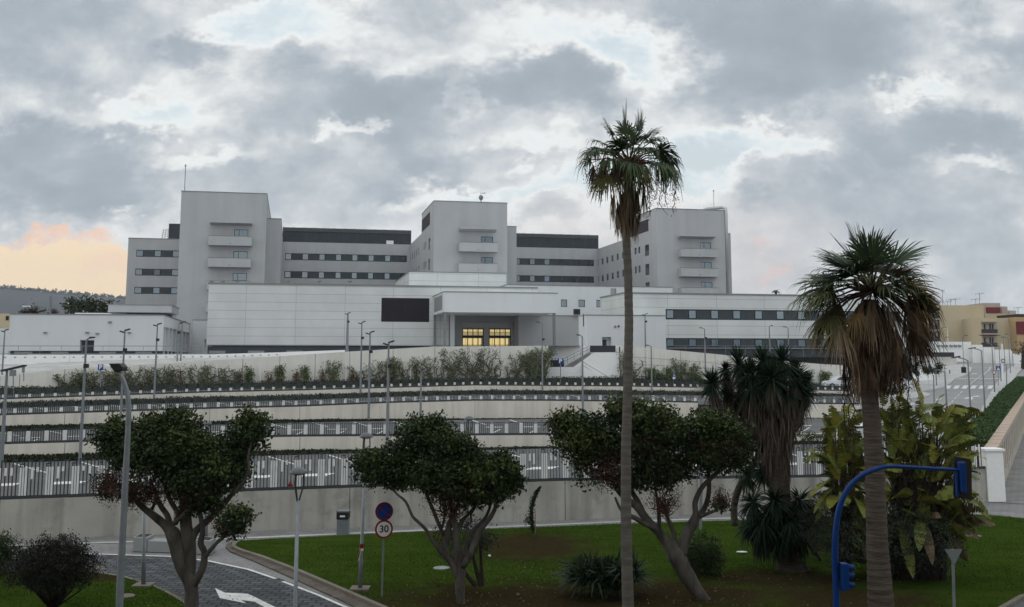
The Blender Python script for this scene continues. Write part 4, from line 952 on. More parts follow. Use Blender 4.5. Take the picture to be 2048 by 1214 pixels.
# kerb and gutter round the big lawn
edge = [(471, 1081), (464, 1086), (463, 1092), (478, 1099), (520, 1112), (600, 1143), (700, 1186), (783, 1222), (900, 1275)]
strip('gutter', [(472, 1080), (454, 1087), (451, 1094), (462, 1103), (510, 1122), (585, 1155), (690, 1203), (760, 1238), (880, 1300)], .75, .03, 'kerbbrown', h=.06, side=1)
strip('kerb', edge, .16, .12, 'kerb', h=.14, side=1)
lawnpx = [(471, 1082), (545, 1077), (601, 1074.5), (756, 1067), (870, 1062), (1050, 1055), (1238, 1047.5), (1473, 1040.5), (1640, 1034), (1800, 1027), (1936, 1028), (2000, 1031.5), (2048, 1036.5), (2200, 1050), (2300, 1120), (2048, 1193), (2008, 1216), (1950, 1262), (1700, 1420), (1000, 1420), (900, 1275), (783, 1222), (700, 1186), (600, 1143), (520, 1112), (478, 1099), (464, 1092)]
# lawn as a gently bumpy sheet
from mathutils.geometry import tessellate_polygon
def inpoly(x, y, poly):
    c = False; n = len(poly)
    for i in range(n):
        x1, y1 = poly[i]; x2, y2 = poly[i - 1]
        if (y1 > y) != (y2 > y) and x < (x2 - x1) * (y - y1) / (y2 - y1) + x1: c = not c
    return c
LAWN = [(G(x, y, .08).x, G(x, y, .08).y) for x, y in lawnpx]
LAWN2 = [(G(x, y, .06).x, G(x, y, .06).y) for x, y in [(-200, 1143), (0, 1143), (110, 1142), (190, 1143), (245, 1151), (310, 1170), (345, 1187), (372, 1203), (390, 1222), (420, 1262), (300, 1500), (-300, 1500)]]
def lawn(name, poly, z, m):
    s = MB(); s.prism(poly, z - .12, z); return tagit(s.build(name, m), kind='structure')
def wear(m, spots):     # trodden, shaded-out spots where bare soil shows through the turf
    t = m.node_tree; b = t.nodes['Principled BSDF']; L = t.links; tcn = t.nodes.new('ShaderNodeTexCoord'); src = b.inputs['Base Color'].links[0].from_socket; acc = None
    for c, rx, ry in spots:
        mp = t.nodes.new('ShaderNodeMapping'); mp.vector_type = 'TEXTURE'; L.new(tcn.outputs['Object'], mp.inputs[0]); mp.inputs['Location'].default_value = (c.x, c.y, .08); mp.inputs['Scale'].default_value = (rx, ry, 50)
        ln = t.nodes.new('ShaderNodeVectorMath'); ln.operation = 'LENGTH'; L.new(mp.outputs[0], ln.inputs[0]); v = ln.outputs['Value']
        if acc is None: acc = v
        else: mn = t.nodes.new('ShaderNodeMath'); mn.operation = 'MINIMUM'; L.new(acc, mn.inputs[0]); L.new(v, mn.inputs[1]); acc = mn.outputs[0]
    nz = t.nodes.new('ShaderNodeTexNoise'); L.new(tcn.outputs['Object'], nz.inputs['Vector']); nz.inputs['Scale'].default_value = .9; nz.inputs['Detail'].default_value = 10; nz.inputs['Roughness'].default_value = .68
    ad = t.nodes.new('ShaderNodeMath'); ad.operation = 'MULTIPLY_ADD'; L.new(nz.outputs['Fac'], ad.inputs[0]); ad.inputs[1].default_value = 2.4; L.new(acc, ad.inputs[2])
    mr = t.nodes.new('ShaderNodeMapRange'); L.new(ad.outputs[0], mr.inputs[0]); mr.inputs[1].default_value = 1.75; mr.inputs[2].default_value = 2.55; mr.inputs[3].default_value = .93; mr.inputs[4].default_value = 0
    n2_ = t.nodes.new('ShaderNodeTexNoise'); L.new(tcn.outputs['Object'], n2_.inputs['Vector']); n2_.inputs['Scale'].default_value = 4; n2_.inputs['Detail'].default_value = 8
    sm = t.nodes.new('ShaderNodeMix'); sm.data_type = 'RGBA'; L.new(n2_.outputs['Fac'], sm.inputs[0]); sm.inputs[6].default_value = (.020, .013, .008, 1); sm.inputs[7].default_value = (.050, .034, .018, 1)
    mx = t.nodes.new('ShaderNodeMix'); mx.data_type = 'RGBA'; L.new(mr.outputs[0], mx.inputs[0]); L.new(src, mx.inputs[6]); L.new(sm.outputs[2], mx.inputs[7]); L.new(mx.outputs[2], b.inputs['Base Color'])
wear(MT['grass'], [(G(*c_, .08), rx, ry) for c_, rx, ry in [((1010, 1200), 4.4, 2.6), ((1330, 1190), 4.0, 2.6), ((1060, 1092), 2.6, 3.2), ((1560, 1160), 2.4, 1.8), ((1690, 1200), 2.8, 2.2), ((215, 1150), .9, .8), ((1230, 1200), 3, 1.8)]])
lawn('lawn', LAWN, .08, 'grass'); lawn('lawn', LAWN2, .06, 'grass')
strip('kerb', [(-200, 1142), (0, 1142), (110, 1141), (190, 1142), (245, 1150), (310, 1169), (345, 1186), (374, 1203), (392, 1222), (422, 1262)], .12, .08, 'kerb', h=.12, side=-1)
strip('kerb', [(2300, 1112), (2048, 1192), (2008, 1215), (1950, 1260), (1700, 1415)], .16, .10, 'kerb', h=.14, side=-1)
flat('road', [(2320, 1120), (2048, 1199), (2015, 1218), (1950, 1275), (1700, 1450), (2600, 1600), (2700, 1100)], -.01, 'asphalt')
strip('pavement_band', [(0, 1093), (471, 1078), (1238, 1044.5), (1640, 1031), (1936, 1024)], .35, .0, 'pavelight', side=1)
# worn soil and shade-burnt patches under the trees: irregular sheets just above the lawn
def patch(name, cpx, rx, ry, z, m, seed, n=40, amp=.3):
    c = G(*cpx, z); pts = []
    for i in range(n):
        a = 2 * math.pi * i / n; k = 1 + amp * noise.noise(Vector((math.cos(a) * 1.7, math.sin(a) * 1.7, seed))) * 2
        pts.append((c.x + rx * k * math.cos(a), c.y + ry * k * math.sin(a)))
    s = MB(); s.add([(p[0], p[1], z) for p in pts], [tuple(range(n))]); return tagit(s.build(name, m), kind='structure')
# grass blades on the lawns
def blades(name, poly, n, z, hgt, m='blade', dens=None):
    xs = [p[0] for p in poly]; ys = [p[1] for p in poly]; V = []
    x = RNG.uniform(max(min(xs), -22), min(max(xs), 24), n * 3); y = RNG.uniform(max(min(ys), 27), max(ys), n * 3); keep = []
    for a, b in zip(x, y):
        nv = noise.noise(Vector((a * .22, b * .22, 3.0)))
        bare = any(((a - c[0]) / c[2]) ** 2 + ((b - c[1]) / c[3]) ** 2 < 1 for c in BARE)
        if inpoly(a, b, poly) and random.random() < (.10 if bare else .75 + nv): keep.append((a, b))
        if len(keep) >= n: break
    K = np.array(keep); k = len(K); h = hgt * RNG.uniform(.5, 1.4, k); ang = RNG.uniform(0, 6.28, k); w = .006 + RNG.uniform(0, .006, k)
    dx = np.cos(ang) * w; dy = np.sin(ang) * w; lean = RNG.normal(0, .03, (k, 2)); zz = np.full(k, z)
    a = np.stack([K[:, 0] - dx, K[:, 1] - dy, zz], 1); b = np.stack([K[:, 0] + dx, K[:, 1] + dy, zz], 1); c = np.stack([K[:, 0] + lean[:, 0], K[:, 1] + lean[:, 1], z + h], 1)
    o = bigmesh(name, np.stack([a, b, c], 1).reshape(-1, 3), np.arange(3 * k).reshape(k, 3), m)
    tagit(o, 'short green grass covering the lawn beds', 'grass', kind='stuff')
BARE = []
for cpx, rx, ry in (((1010, 1205), 4.0, 2.4), ((1330, 1185), 3.7, 2.4), ((1060, 1092), 2.2, 2.8), ((1560, 1160), 2.1, 1.5), ((215, 1152), .8, .6), ((1690, 1200), 2.4, 1.8), ((1230, 1200), 2.6, 1.6)):
    c = G(*cpx, .08); BARE.append((c.x, c.y, rx, ry))
blades('grass', LAWN, 110000, .08, .05); blades('grass', LAWN2, 26000, .06, .055)
ob = bpy.data.objects.get('grass'); ob['label'] = 'short green grass on the big lawn around the palms'
bpy.data.objects['grass.001']['label'] = 'short green grass on the small lawn bottom left'

# ------------------------------------------------------------------ street on the right
STZ = [(40, 1.30), (56, 1.30), (88, 1.34), (112, 2.15), (145, 2.65), (185, 3.2), (225, 4.3), (262, 5.8), (320, 7.15), (400, 8.2), (700, 9.5)]
def stz(Y):
    for (a, z0), (b, z1) in zip(STZ, STZ[1:]):
        if Y <= b: return z0 + (z1 - z0) * (Y - a) / (b - a)
    return STZ[-1][1]
def SP(px, py, lift=0.0):
    u, w = ray(px, py); lo, hi = 45.0, 650.0; f = lambda Y: ZC + w * Y - stz(Y) - lift; prev = f(lo); Y = lo
    while Y < hi:
        Y2 = Y + 1.5; g = f(Y2)
        if g <= 0 <= prev or g * prev < 0:
            t = prev / (prev - g); Y = Y + 1.5 * t; break
        prev = g; Y = Y2
    return Vector((u * Y, Y, stz(Y) + lift))
Ys = [56.2, 70, 88, 96, 104, 112, 122, 134, 145, 165, 185, 205, 225, 243, 262, 290, 320, 360, 400, 550, 700]
XLf = lambda Y: 23.0 if Y < 62 else (25 + (Y - 62) * .10 if Y < 128 else 34 + (Y - 128) * .1)
gr2 = MB(); c_ = G(1995, 1004, 0)
for a, b in zip(Ys, Ys[1:]):
    xr = lambda Y: c_.x + .30 + .525 * (Y - c_.y - 1.05)
    gr2.quad((XLf(a) - 1, a, stz(a)), (xr(a), a, stz(a)), (xr(b), b, stz(b)), (XLf(b) - 1, b, stz(b)))
tagit(gr2.build('street', 'asphalt2'), kind='structure')
def sarea(name, pix, lift, m, h=.15, pts3=None):
    pts = [SP(x, y, lift) for x, y in pix] if pts3 is None else pts3; s = MB(); n = len(pts)
    tri = tessellate_polygon([pts]); low = [Vector((p.x, p.y, p.z - h)) for p in pts]
    s.add(pts, tri); s.add(pts + low, [(i, (i + 1) % n, n + (i + 1) % n, n + i) for i in range(n)])
    return tagit(s.build(name, m), kind='structure')
# right pavement between kerb and hedge
kr = [(1921, 905), (1935, 870), (1947, 846), (1958, 825), (1970, 804), (1981, 785), (1990, 771), (1999, 757), (2008, 745), (2020, 735), (2032, 728)]
hl = [(2062, 728), (2044, 736), (2030, 748), (2016, 770), (2005, 792), (1992, 818), (1980, 845), (1970, 868), (1962, 905)]
def sstrip(name, L, Rr, lift, m, h=.15):
    s = MB(); A = [SP(*p, lift) for p in L]; B = [SP(*p, lift) for p in Rr]
    for i in range(len(A) - 1):
        s.quad(A[i], B[i], B[i + 1], A[i + 1]); dz = Vector((0, 0, h)); s.quad(A[i] - dz, A[i], A[i + 1], A[i + 1] - dz)
    return tagit(s.build(name, m), kind='structure')
hr = [(1965, 905), (1975, 870), (1983, 846), (1993, 825), (2003, 804), (2013, 785), (2021, 771), (2029, 757), (2037, 745), (2048, 735), (2066, 728)]
sstrip('pavement', kr, hr, .13, 'pavelight')
sarea('pavement', [(1770, 800), (1844, 794), (1856, 791.5), (1862, 788), (1846, 783), (1790, 782), (1750, 785)], .12, 'pavelight')
sarea('pavement', [(1700, 781), (1800, 781), (1844, 782), (1870, 778), (1888, 773), (1902, 765), (1908, 758), (1925, 752), (1934, 748), (1942, 742), (1944, 735), (1930, 728), (1890, 732), (1700, 745)], .14, 'pavelight')
# road paint
pm = MB()
def mark(pix, mb=pm):
    pts = [SP(x, y, .02) for x, y in pix]; mb.add(pts, tessellate_polygon([pts]))
for k in range(6):
    x = 1889 + k * 16.9; mark([(x + 4.5, 771), (x + 14, 771), (x + 10, 777.3), (x, 777.3)])
for k in range(9):
    t = k / 9; x = 1799 + 24 * t; y = 824.5 - 18 * t; mark([(x, y), (x + 1.5, y - 1.4), (x + 9, y - 1.4), (x + 6.5, y)])
for a, b in (((1880, 831), (1894, 814)), ((1896, 811.5), (1900, 807)), ((1902, 804.5), (1906, 800)), ((1908, 798), (1912, 794)), ((1914, 792), (1918, 788)), ((1920, 786), (1924, 782)), ((1930, 776), (1962, 751)), ((1966, 749), (1976, 741)), ((1976, 741), (1981, 733))):
    mark([a, b, (b[0] + 1.3, b[1]), (a[0] + 1.9, a[1])])
for k in range(17): x = 1914 + k * 4.9; y = 756.6 + (k % 2) * .9; mark([(x, y + .8), (x + 3, y + .8), (x + 3.6, y - .5), (x + .9, y - .5)])
mark([(1905, 849), (1909.5, 851), (1914, 843), (1919.5, 842.5), (1917, 838), (1905, 840), (1905.5, 843.5), (1909, 843)])           # arrow
mark([(1929, 797.5), (1942, 797.2), (1942, 800.5), (1947, 796.5), (1943.5, 794.2), (1959.5, 793), (1956, 791), (1940, 794), (1929, 796)])
mark([(1872, 801), (1879, 800), (1884, 794.5), (1880, 795), (1877, 798), (1873, 798)])
mark([(1857, 767), (1866, 763.5), (1864, 762.8), (1856, 766)]); mark([(1885, 767), (1898, 757.8), (1900, 758), (1889, 767)]); mark([(1943, 748), (1954, 747.3), (1954, 746.4), (1944, 746.8)])
tagit(pm.build('street_markings', 'paint'), kind='structure')
pm = MB()      # curved white line and ramp on the lot behind the fence
for a, b in zip([(1580, 908), (1610, 917), (1650, 926), (1700, 934)], [(1610, 917), (1650, 926), (1700, 934), (1760, 938)]):
    A, B, C_, D = G(a[0], a[1], 1.42), G(b[0], b[1], 1.42), G(b[0], b[1] - 1.6, 1.42), G(a[0], a[1] - 1.6, 1.42); pm.quad(A, B, C_, D)
for a, b in zip([(1580, 866), (1620, 858), (1680, 853)], [(1620, 858), (1680, 853), (1740, 852)]):
    A, B, C_, D = G(a[0], a[1], 1.62), G(b[0], b[1], 1.62), G(b[0], b[1] - 5.5, 1.62), G(a[0], a[1] - 5.5, 1.62); pm.quad(A, B, C_, D)
tagit(pm.build('curved_lane_line', 'paint'), kind='structure')

# white gate pillar and the brick-capped wall running up beside the street
gp = thing('gate_pillar', 'white painted square pillar at the end of the concrete wall', 'pillar', G(1995, 1003, 0)); c = G(1995, 1004, 0)
w = MB(); w.box(c.x - .46, c.x + .46, c.y, c.y + .95, 0, 2.60); w.build('shaft', 'white', gp, bevel=.02)
w = MB(); w.box(c.x - .54, c.x + .54, c.y - .08, c.y + 1.03, 2.60, 2.74); w.build('cap', 'white', gp, bevel=.02)
bw = thing('brick_capped_wall', 'grey rendered garden wall with recessed bays and brick coping rising beside the hedge', 'wall', (c.x + .5, c.y + 1, 0))
DIR = Vector((.525, 1, 0)); n_ = 12; seg = 2.7; sp_ = Vector((c.x + .30, c.y + 1.05, 0)); dn = DIR.normalized(); px_ = Vector((dn.y, -dn.x, 0))
body = MB(); capm = MB()
for i in range(46):
    a = sp_ + dn * seg * i; z0 = -.2 + .02 * i; z1 = 2.62 + .02 * i; m = a + dn * seg / 2
    body.obox(a + dn * .35 + Vector((0, 0, (z0 + z1) / 2)), dn * .35, px_ * .26, Vector((0, 0, (z1 - z0) / 2)))               # pier
    body.obox(a + dn * (.7 + (seg - .7) / 2) + Vector((0, 0, (z0 + z1) / 2)), dn * (seg - .7) / 2, px_ * .12, Vector((0, 0, (z1 - z0) / 2 - .002)))
    body.obox(a + dn * (.7 + (seg - .7) / 2) + Vector((0, 0, z0 + .35)), dn * ((seg - .7) / 2 - .002), px_ * .23, Vector((0, 0, .4)))
    body.obox(a + dn * (.7 + (seg - .7) / 2) + Vector((0, 0, z1 - .18)), dn * ((seg - .7) / 2 - .002), px_ * .23, Vector((0, 0, .17)))
    capm.obox(m + Vector((0, 0, z1 + .065)), dn * (seg / 2 - .004), px_ * .33, Vector((0, 0, .06)))
body.build('masonry', 'wallgrey', bw); capm.build('coping', 'brickcap', bw)
# sloping pavement beyond that wall
pv = MB(); a = sp_ + px_ * .1; b = sp_ + dn * 120 + px_ * .1
pv.quad(a - dn * 1.2 + Vector((0, 0, .0)), a - dn * 1.2 + px_ * 30, b + px_ * 30 + Vector((0, 0, .5)), b + Vector((0, 0, .5))); tagit(pv.build('side_pavement', 'pave'), kind='structure')
# hedge
hd = MB(); hc = []
hroot = thing('clipped_hedge', 'long clipped green hedge between the street pavement and the brick-capped wall', 'hedge', (sp_.x, sp_.y, 1.3))
for i in range(100):
    t = i / 99; ctr = sp_ - px_ * 1.35 + dn * (1.0 + t * 128); z0 = stz(ctr.y); 
    k = int(1400 * (1.0 - .8 * t)); h = 1.62 - .2 * t
    q = RNG.uniform(-1, 1, (k, 3)); f = RNG.integers(0, 4, k)
    lx = np.where(f == 0, -1, np.where(f == 1, 1, q[:, 0])); lz = np.where(f >= 2, 1, (q[:, 2] + 1) / 2)
    nz_ = np.array([noise.noise(Vector((ctr.x + l * 2, ctr.y + q[j, 1], lz[j] * 2))) for j, l in enumerate(lx)]) * .16
    side = lx * (.92 + nz_); al_ = q[:, 1] * .72
    hc.append(np.stack([ctr.x + px_.x * side + dn.x * al_, ctr.y + px_.y * side + dn.y * al_, z0 + lz * (h + nz_ * 1.3)], 1))
C_ = np.concatenate(hc); near = C_[C_[:, 1] < 80]; far = C_[C_[:, 1] >= 80]
leafmesh('leaves', C_, .15, 'hedge', hroot, aspect=.6)
core = MB()
for i in range(27):
    a = sp_ - px_ * 1.35 + dn * (1.0 + i * 4.75); b = a + dn * 4.75; 
    A = [a - px_ * .7, a + px_ * .7, b + px_ * .7, b - px_ * .7]; za, zb_ = stz(a.y), stz(b.y)
    core.hexa([Vector((A[0].x, A[0].y, za - .3)), Vector((A[1].x, A[1].y, za - .3)), Vector((A[2].x, A[2].y, zb_ - .3)), Vector((A[3].x, A[3].y, zb_ - .3)), Vector((A[0].x, A[0].y, za + 1.25)), Vector((A[1].x, A[1].y, za + 1.25)), Vector((A[2].x, A[2].y, zb_ + 1.25)), Vector((A[3].x, A[3].y, zb_ + 1.25))])
core.build('inner_branches', 'barkd', hroot)

# ------------------------------------------------------------------ far right: apartment blocks, walls; far left: houses, hill
Yb = 300.0
def PB(px, py, d=0.0): return P(px, py, Yb + d)
def pbox(mb, x0, x1, y0, y1, d0, d1):
    a = PB(x0, y0, d0); b = PB(x1, y1, d0); mb.box(a.x, b.x, Yb + d0, Yb + d1, b.z, a.z)
ap = thing('apartment_block', 'cream yellow apartment block with stacked corner balconies, left one beside the palm', 'building', PB(1920, 700))
w = MB(); pbox(w, 1878, 1972, 610.5, 698, 0, 14); w.build('wall', 'yellow', ap)
w = MB(); a = PB(1878, 610.5); b = PB(1850, 614, 9); z0 = PB(1878, 698).z
w.plate([(a.x, Yb + .05, z0), (b.x, Yb + 9, z0), (b.x, Yb + 9, b.z), (a.x, Yb + .05, a.z - .01)], (.3, .6, 0)); w.build('side_wall', 'yellow', ap)
for y0 in (617, 639, 663):
    f = MB(); a = PB(1858, y0 + 1, 4.5); b = PB(1877, y0 + 17, .6)
    f.plate([(a.x, a.y, b.z + .6), (b.x, b.y, b.z + .6), (b.x, b.y, a.z), (a.x, a.y, a.z)], (.15, -.3, 0)); f.build('balcony_opening', 'frame', ap)
    for k in range(3):
        p = MB(); t = .12 + k * .3; c0 = Vector((a.x, a.y - .4, 0)).lerp(Vector((b.x, b.y - .4, 0)), t); c1 = Vector((a.x, a.y - .4, 0)).lerp(Vector((b.x, b.y - .4, 0)), t + .13)
        p.plate([(c0.x, c0.y, b.z + .9), (c1.x, c1.y, b.z + .9), (c1.x, c1.y, a.z - .3), (c0.x, c0.y, a.z - .3)], (.03, -.06, 0)); p.build('shutter', 'signback' if k != 1 else 'beige', ap)
    rr_ = MB(); c0 = PB(1851, y0 + 13, 5); c1 = PB(1879, y0 + 12, -1.2)
    rr_.plate([(c0.x, c0.y, c1.z - 1.1), (c1.x, c1.y, c1.z - 1.1), (c1.x, c1.y, c1.z), (c0.x, c0.y, c1.z)], (.1, .2, 0)); rr_.build('balcony', 'darkgrey', ap)
    sl_ = MB(); sl_.plate([(c0.x - .2, c0.y, c1.z - 1.45), (c1.x, c1.y - .3, c1.z - 1.45), (c1.x, c1.y - .3, c1.z - 1.12), (c0.x - .2, c0.y, c1.z - 1.12)], (.5, 1.6, 0)); sl_.build('balcony_slab', 'beige', ap)
w = MB(); pbox(w, 1932, 1944, 674, 682, -.15, -.01); w.build('window', 'grille', ap)
w = MB(); pbox(w, 1928, 1965, 638.5, 639.3, -.3, -.01); w.build('ledge', 'cap', ap); w = MB(); pbox(w, 1930, 1942, 647.5, 648.5, -.2, -.01); w.build('ledge', 'cap', ap)
ap2 = thing('apartment_block', 'cream block with two dark railed balconies stepping in front of the taller one', 'building', PB(2000, 700, -12))
w = MB(); pbox(w, 1962, 2031, 636, 706, -12, -.05); w.build('wall', 'yellow', ap2)
for y0 in (641, 668):
    w = MB(); pbox(w, 1966, 1994, y0 + 3, y0 + 24, -12.12, -12.01); w.build('balcony_opening', 'beige', ap2)
    for x in (1968, 1979, 1984):
        w = MB(); pbox(w, x, x + 3.4, y0 + 7, y0 + 19, -12.25, -12.13); w.build('window', 'frame', ap2)
    w = MB(); pbox(w, 1963, 1995.5, y0 + 17.5, y0 + 25.5, -13.6, -13.4); w.build('balcony', 'darkgrey', ap2)
    w = MB(); pbox(w, 1963, 1996, y0 + 25.6, y0 + 28, -13.7, -12.01); w.build('balcony_slab', 'beige', ap2)
    w = MB(); pbox(w, 1963, 1996, y0 + 1.5, y0 + 3.2, -13.5, -12.01); w.build('awning', 'maroon' if y0 > 650 else 'beige', ap2)
ap3 = thing('apartment_block', 'ochre block with a maroon wall panel at the right edge', 'building', PB(2045, 700, -16))
w = MB(); pbox(w, 2031.5, 2110, 634, 712, -16, 0); w.build('wall', 'yellow2', ap3)
w = MB(); pbox(w, 2031.7, 2110, 643, 668.5, -16.2, -16.01); w.build('wall_panel', 'maroon', ap3)
w = MB(); pbox(w, 2034, 2110, 628, 633.8, -14, -2); w.build('roof_hut', 'barkd', ap3)
ap4 = thing('penthouse_block', 'beige rooftop storey with a maroon panel above the cream apartment block', 'building', PB(1985, 640, 16))
w = MB(); pbox(w, 1966, 2003, 606, 650, 15, 26); w.build('wall', 'beige', ap4)
w = MB(); pbox(w, 1972.5, 2001, 614.5, 625.8, 14.7, 14.99); w.build('wall_panel', 'maroon', ap4)
ap5 = thing('penthouse_block', 'small pale stepped rooftop huts right of the maroon panel', 'building', PB(2020, 640, 20))
w = MB(); pbox(w, 2003.2, 2017, 613, 650, 17, 28); w.build('wall', 'beige', ap5); w = MB(); pbox(w, 2017.2, 2034, 621, 650, 19, 28); w.build('lower_wall', 'wallgrey', ap5)
w = MB(); pbox(w, 1972, 2020, 627.5, 640, 14.1, 15 - .1); w.build('lower_parapet', 'yellow', ap4)
ap6 = thing('apartment_block', 'low pinkish building roof glimpsed left of the cream block, behind the palm', 'building', PB(1860, 700, 30))
w = MB(); pbox(w, 1840, 1885, 604, 690, 28, 44); w.build('wall', 'beige', ap6)
AN = [(1885, 580, 611, 'tall thin mast aerial above the left end of the cream roof'), (1901, 598, 611, 'rooftop aerial with crossbars over the middle of the cream roof'), (1911, 597, 611, 'wide rooftop aerial with a long boom, right of the middle of the cream roof'), (1895, 602, 611, 'short rooftop aerial near the left of the cream roof'),
      (1951.5, 597, 610, 'forked aerial left of the tall aerial by the maroon penthouse'), (1959, 586, 608, 'tall aerial with a top boom left of the maroon penthouse'), (1878, 601, 613, 'low aerial at the left corner of the cream roof'), (2036, 614, 632, 'thin aerial at the far right roof')]
for x, y0, y1, lb in AN:
    m_ = MB(); a = PB(x, y1, 5); b = PB(x, y0, 5); m_.bar(a, b, .10)
    o = m_.build('aerial_mast', 'steel', thing('tv_aerial', lb, 'aerial', a, 'television aerials on the apartment roofs'))
    m_ = MB(); wd = .5 if x == 1885 else 1.3; m_.bar(b + Vector((-wd, 0, -.3)), b + Vector((wd, 0, -.1)), .08)
    for k in range(4): q_ = b + Vector((-wd + wd * 2 * k / 3, 0, -.3 + .2 * k / 3)); m_.bar(q_ - Vector((0, 0, .35)), q_ + Vector((0, 0, .35)), .05)
    m_.build('aerial_elements', 'steel', o.parent)
# white boundary wall stepping down along the far street
bwz = thing('boundary_wall', 'white painted boundary wall stepping down below the cream apartment blocks', 'wall', PB(1950, 715, -30)); w = MB()
def pw(x0, x1, y0, y1, d): a = PB(x0, y0, d); b = PB(x1, y1, d); w.box(a.x, b.x, Yb + d, Yb + d + .4, b.z - 1, a.z)
pw(1855, 1944, 683.5, 716, -20); pw(1944.2, 1967, 689.5, 722, -22); pw(1967.2, 1990, 694.5, 724, -24); pw(1990.2, 2026, 699, 728, -27); pw(2026.2, 2110, 707, 738, -30)
w.build('wall', 'white', bwz)
w = MB()
for k in range(6): x = 1874 + k * 8.5; a = PB(x, 690, -20.3); w.bar(a, PB(x + 3, 693, -20.3), .35); w.bar(PB(x + 3, 693, -20.3), PB(x + 6, 691, -20.3), .35)
w.build('scallop_trim', 'cap', bwz)
# dark screen wall and light wall left of the far street
dk = thing('screen_wall', 'dark screen fence with a pale base at the far bend of the street', 'wall', SP(1885, 730)); w = MB()
a = P(1700, 700, 205); b = P(1910, 713.5, 205); w.box(P(1790, 700, 205).x, P(1862, 700, 205).x, 205, 205.3, P(1862, 712, 205).z, P(1862, 696.5, 205).z); w.box(P(1862, 700, 205).x + .05, P(1910, 700, 205).x, 205.5, 205.8, P(1862, 714, 205).z, P(1862, 704.5, 205).z); w.build('screen', 'darkgrey', dk)
w = MB(); w.box(P(1760, 700, 206).x, P(1867, 700, 206).x, 206, 206.4, P(1862, 735, 206).z, P(1862, 710, 206).z); w.box(P(1867, 700, 207).x + .05, P(1912, 700, 207).x, 207, 207.4, P(1862, 730, 206).z, P(1862, 714.5, 206).z); w.build('base', 'rampwall', dk)
ww = thing('white_terrace_wall', 'long white wall behind the planted strip, right of the big yucca', 'wall', P(1700, 740, 150)); w = MB()
pA = [P(1540, 716, 152), P(1700, 722, 168), P(1868, 726, 190)]
for a, b in zip(pA, pA[1:]): w.plate([(a.x, a.y, 1), (b.x, b.y, 1), (b.x, b.y, b.z), (a.x, a.y, a.z)], (0, .4, 0))
w.build('wall', 'white', ww)
w = MB(); pA = [P(1540, 700, 152.5), P(1700, 709, 168.5), P(1800, 713, 182)]
for a, b in zip(pA, pA[1:]): w.plate([(a.x, a.y, a.z - 2), (b.x, b.y, b.z - 2), (b.x, b.y, b.z), (a.x, a.y, a.z)], (0, .2, 0))
w.build('dark_screen', 'darkgrey', ww)
bk = None; pA = [P(1240, 730, 140.5), P(1700, 742, 156), P(1870, 742, 188)]
# left far houses
lh = thing('small_house', 'small pale cream house at the far left behind the annex', 'house', P(8, 700, 190)); w = MB()
a = P(-60, 627, 190); b = P(18.5, 700, 190); w.box(a.x, b.x, 190, 198, b.z - 4, a.z); w.build('wall', 'yellow', lh); w = MB(); a = P(12, 632, 189.9); b = P(17, 640, 189.9); w.box(a.x, b.x, 189.85, 189.95, b.z, a.z); w.build('window', 'frame', lh)
lh = thing('small_house', 'low white building at the left edge in front of the cream house', 'house', P(5, 700, 160)); w = MB()
a = P(-60, 657, 160); b = P(17, 690, 160); w.box(a.x, b.x, 160, 170, b.z - 4, a.z); w.build('wall', 'panelw', lh); w = MB(); a = P(-60, 690.5, 160); b = P(16, 700, 160); w.box(a.x, b.x, 160.2, 169, b.z - 4, a.z); w.build('base_wall', 'plinth', lh)
# hill
Yh = 2600.0; hm = MB(); prof = [(-500, 577), (-200, 575), (0, 572.5), (60, 577), (130, 583), (180, 587), (250, 593), (330, 600), (450, 612), (600, 628), (900, 655), (1300, 690), (1500, 716)]
cols = []
for i in range(121):
    px = -500 + 2000 * i / 120; yt = lin(px, prof) + 1.6 * noise.noise(Vector((px * .03, 0, 1))) + .8 * noise.noise(Vector((px * .12, 0, 5))); col = []
    for j in range(13):
        t = j / 12; Y = Yh * (1 - .42 * (1 - t)); u, _ = ray(px, 700); zt_ = P(px, yt, Yh).z; z = (zt_ * (t ** .8)) * 1.0 + 14 * noise.noise(Vector((px * .01, t * 4, 2))) * t * (1 - t) * 4
        col.append((u * Y, Y, z - 6))
    cols.append(col)
vs = [v for c in cols for v in c]; k = 13
hm.add(vs, [(i * k + j, (i + 1) * k + j, (i + 1) * k + j + 1, i * k + j + 1) for i in range(120) for j in range(12)])
tagit(hm.build('hill', 'hill', smooth=True), kind='structure')
# specks of far houses and tree tufts on the hill
def hillpt(px, t, lift=0):
    i = (px + 500) / 2000 * 120; i0 = int(i); j = min(int(t * 12), 11); a = Vector(cols[i0][j]); b = Vector(cols[i0][j + 1]); p = a.lerp(b, t * 12 - j); p.z += lift; return p
rh = random.Random(3)
hb = MB()
for _ in range(16):
    p = hillpt(rh.choice((rh.uniform(0, 250), rh.uniform(115, 235))), rh.uniform(.55, .8)); s_ = rh.uniform(4, 13); hb.box(p.x - s_, p.x + s_, p.y - 3, p.y + 3, p.z - 2, p.z + rh.uniform(2, 4))
tagit(hb.build('far_greenhouses', 'white'), 'scattered pale roofs and greenhouses low on the distant hill', 'buildings', kind='stuff')
pts = []
for _ in range(420):
    px = rh.uniform(-20, 330); p = hillpt(px, rh.choice((.995, .99, .985))); r_ = rh.uniform(2, 6)
    for _ in range(6): pts.append((p.x + rh.gauss(0, r_), p.y + rh.gauss(0, 3), p.z + abs(rh.gauss(0, r_ * .7))))
o = leafmesh('far_scrub', pts, 6.0, 'hill', None, aspect=.9); tagit(o, 'scrubby trees along the crest of the distant hill', 'scrub', kind='stuff')
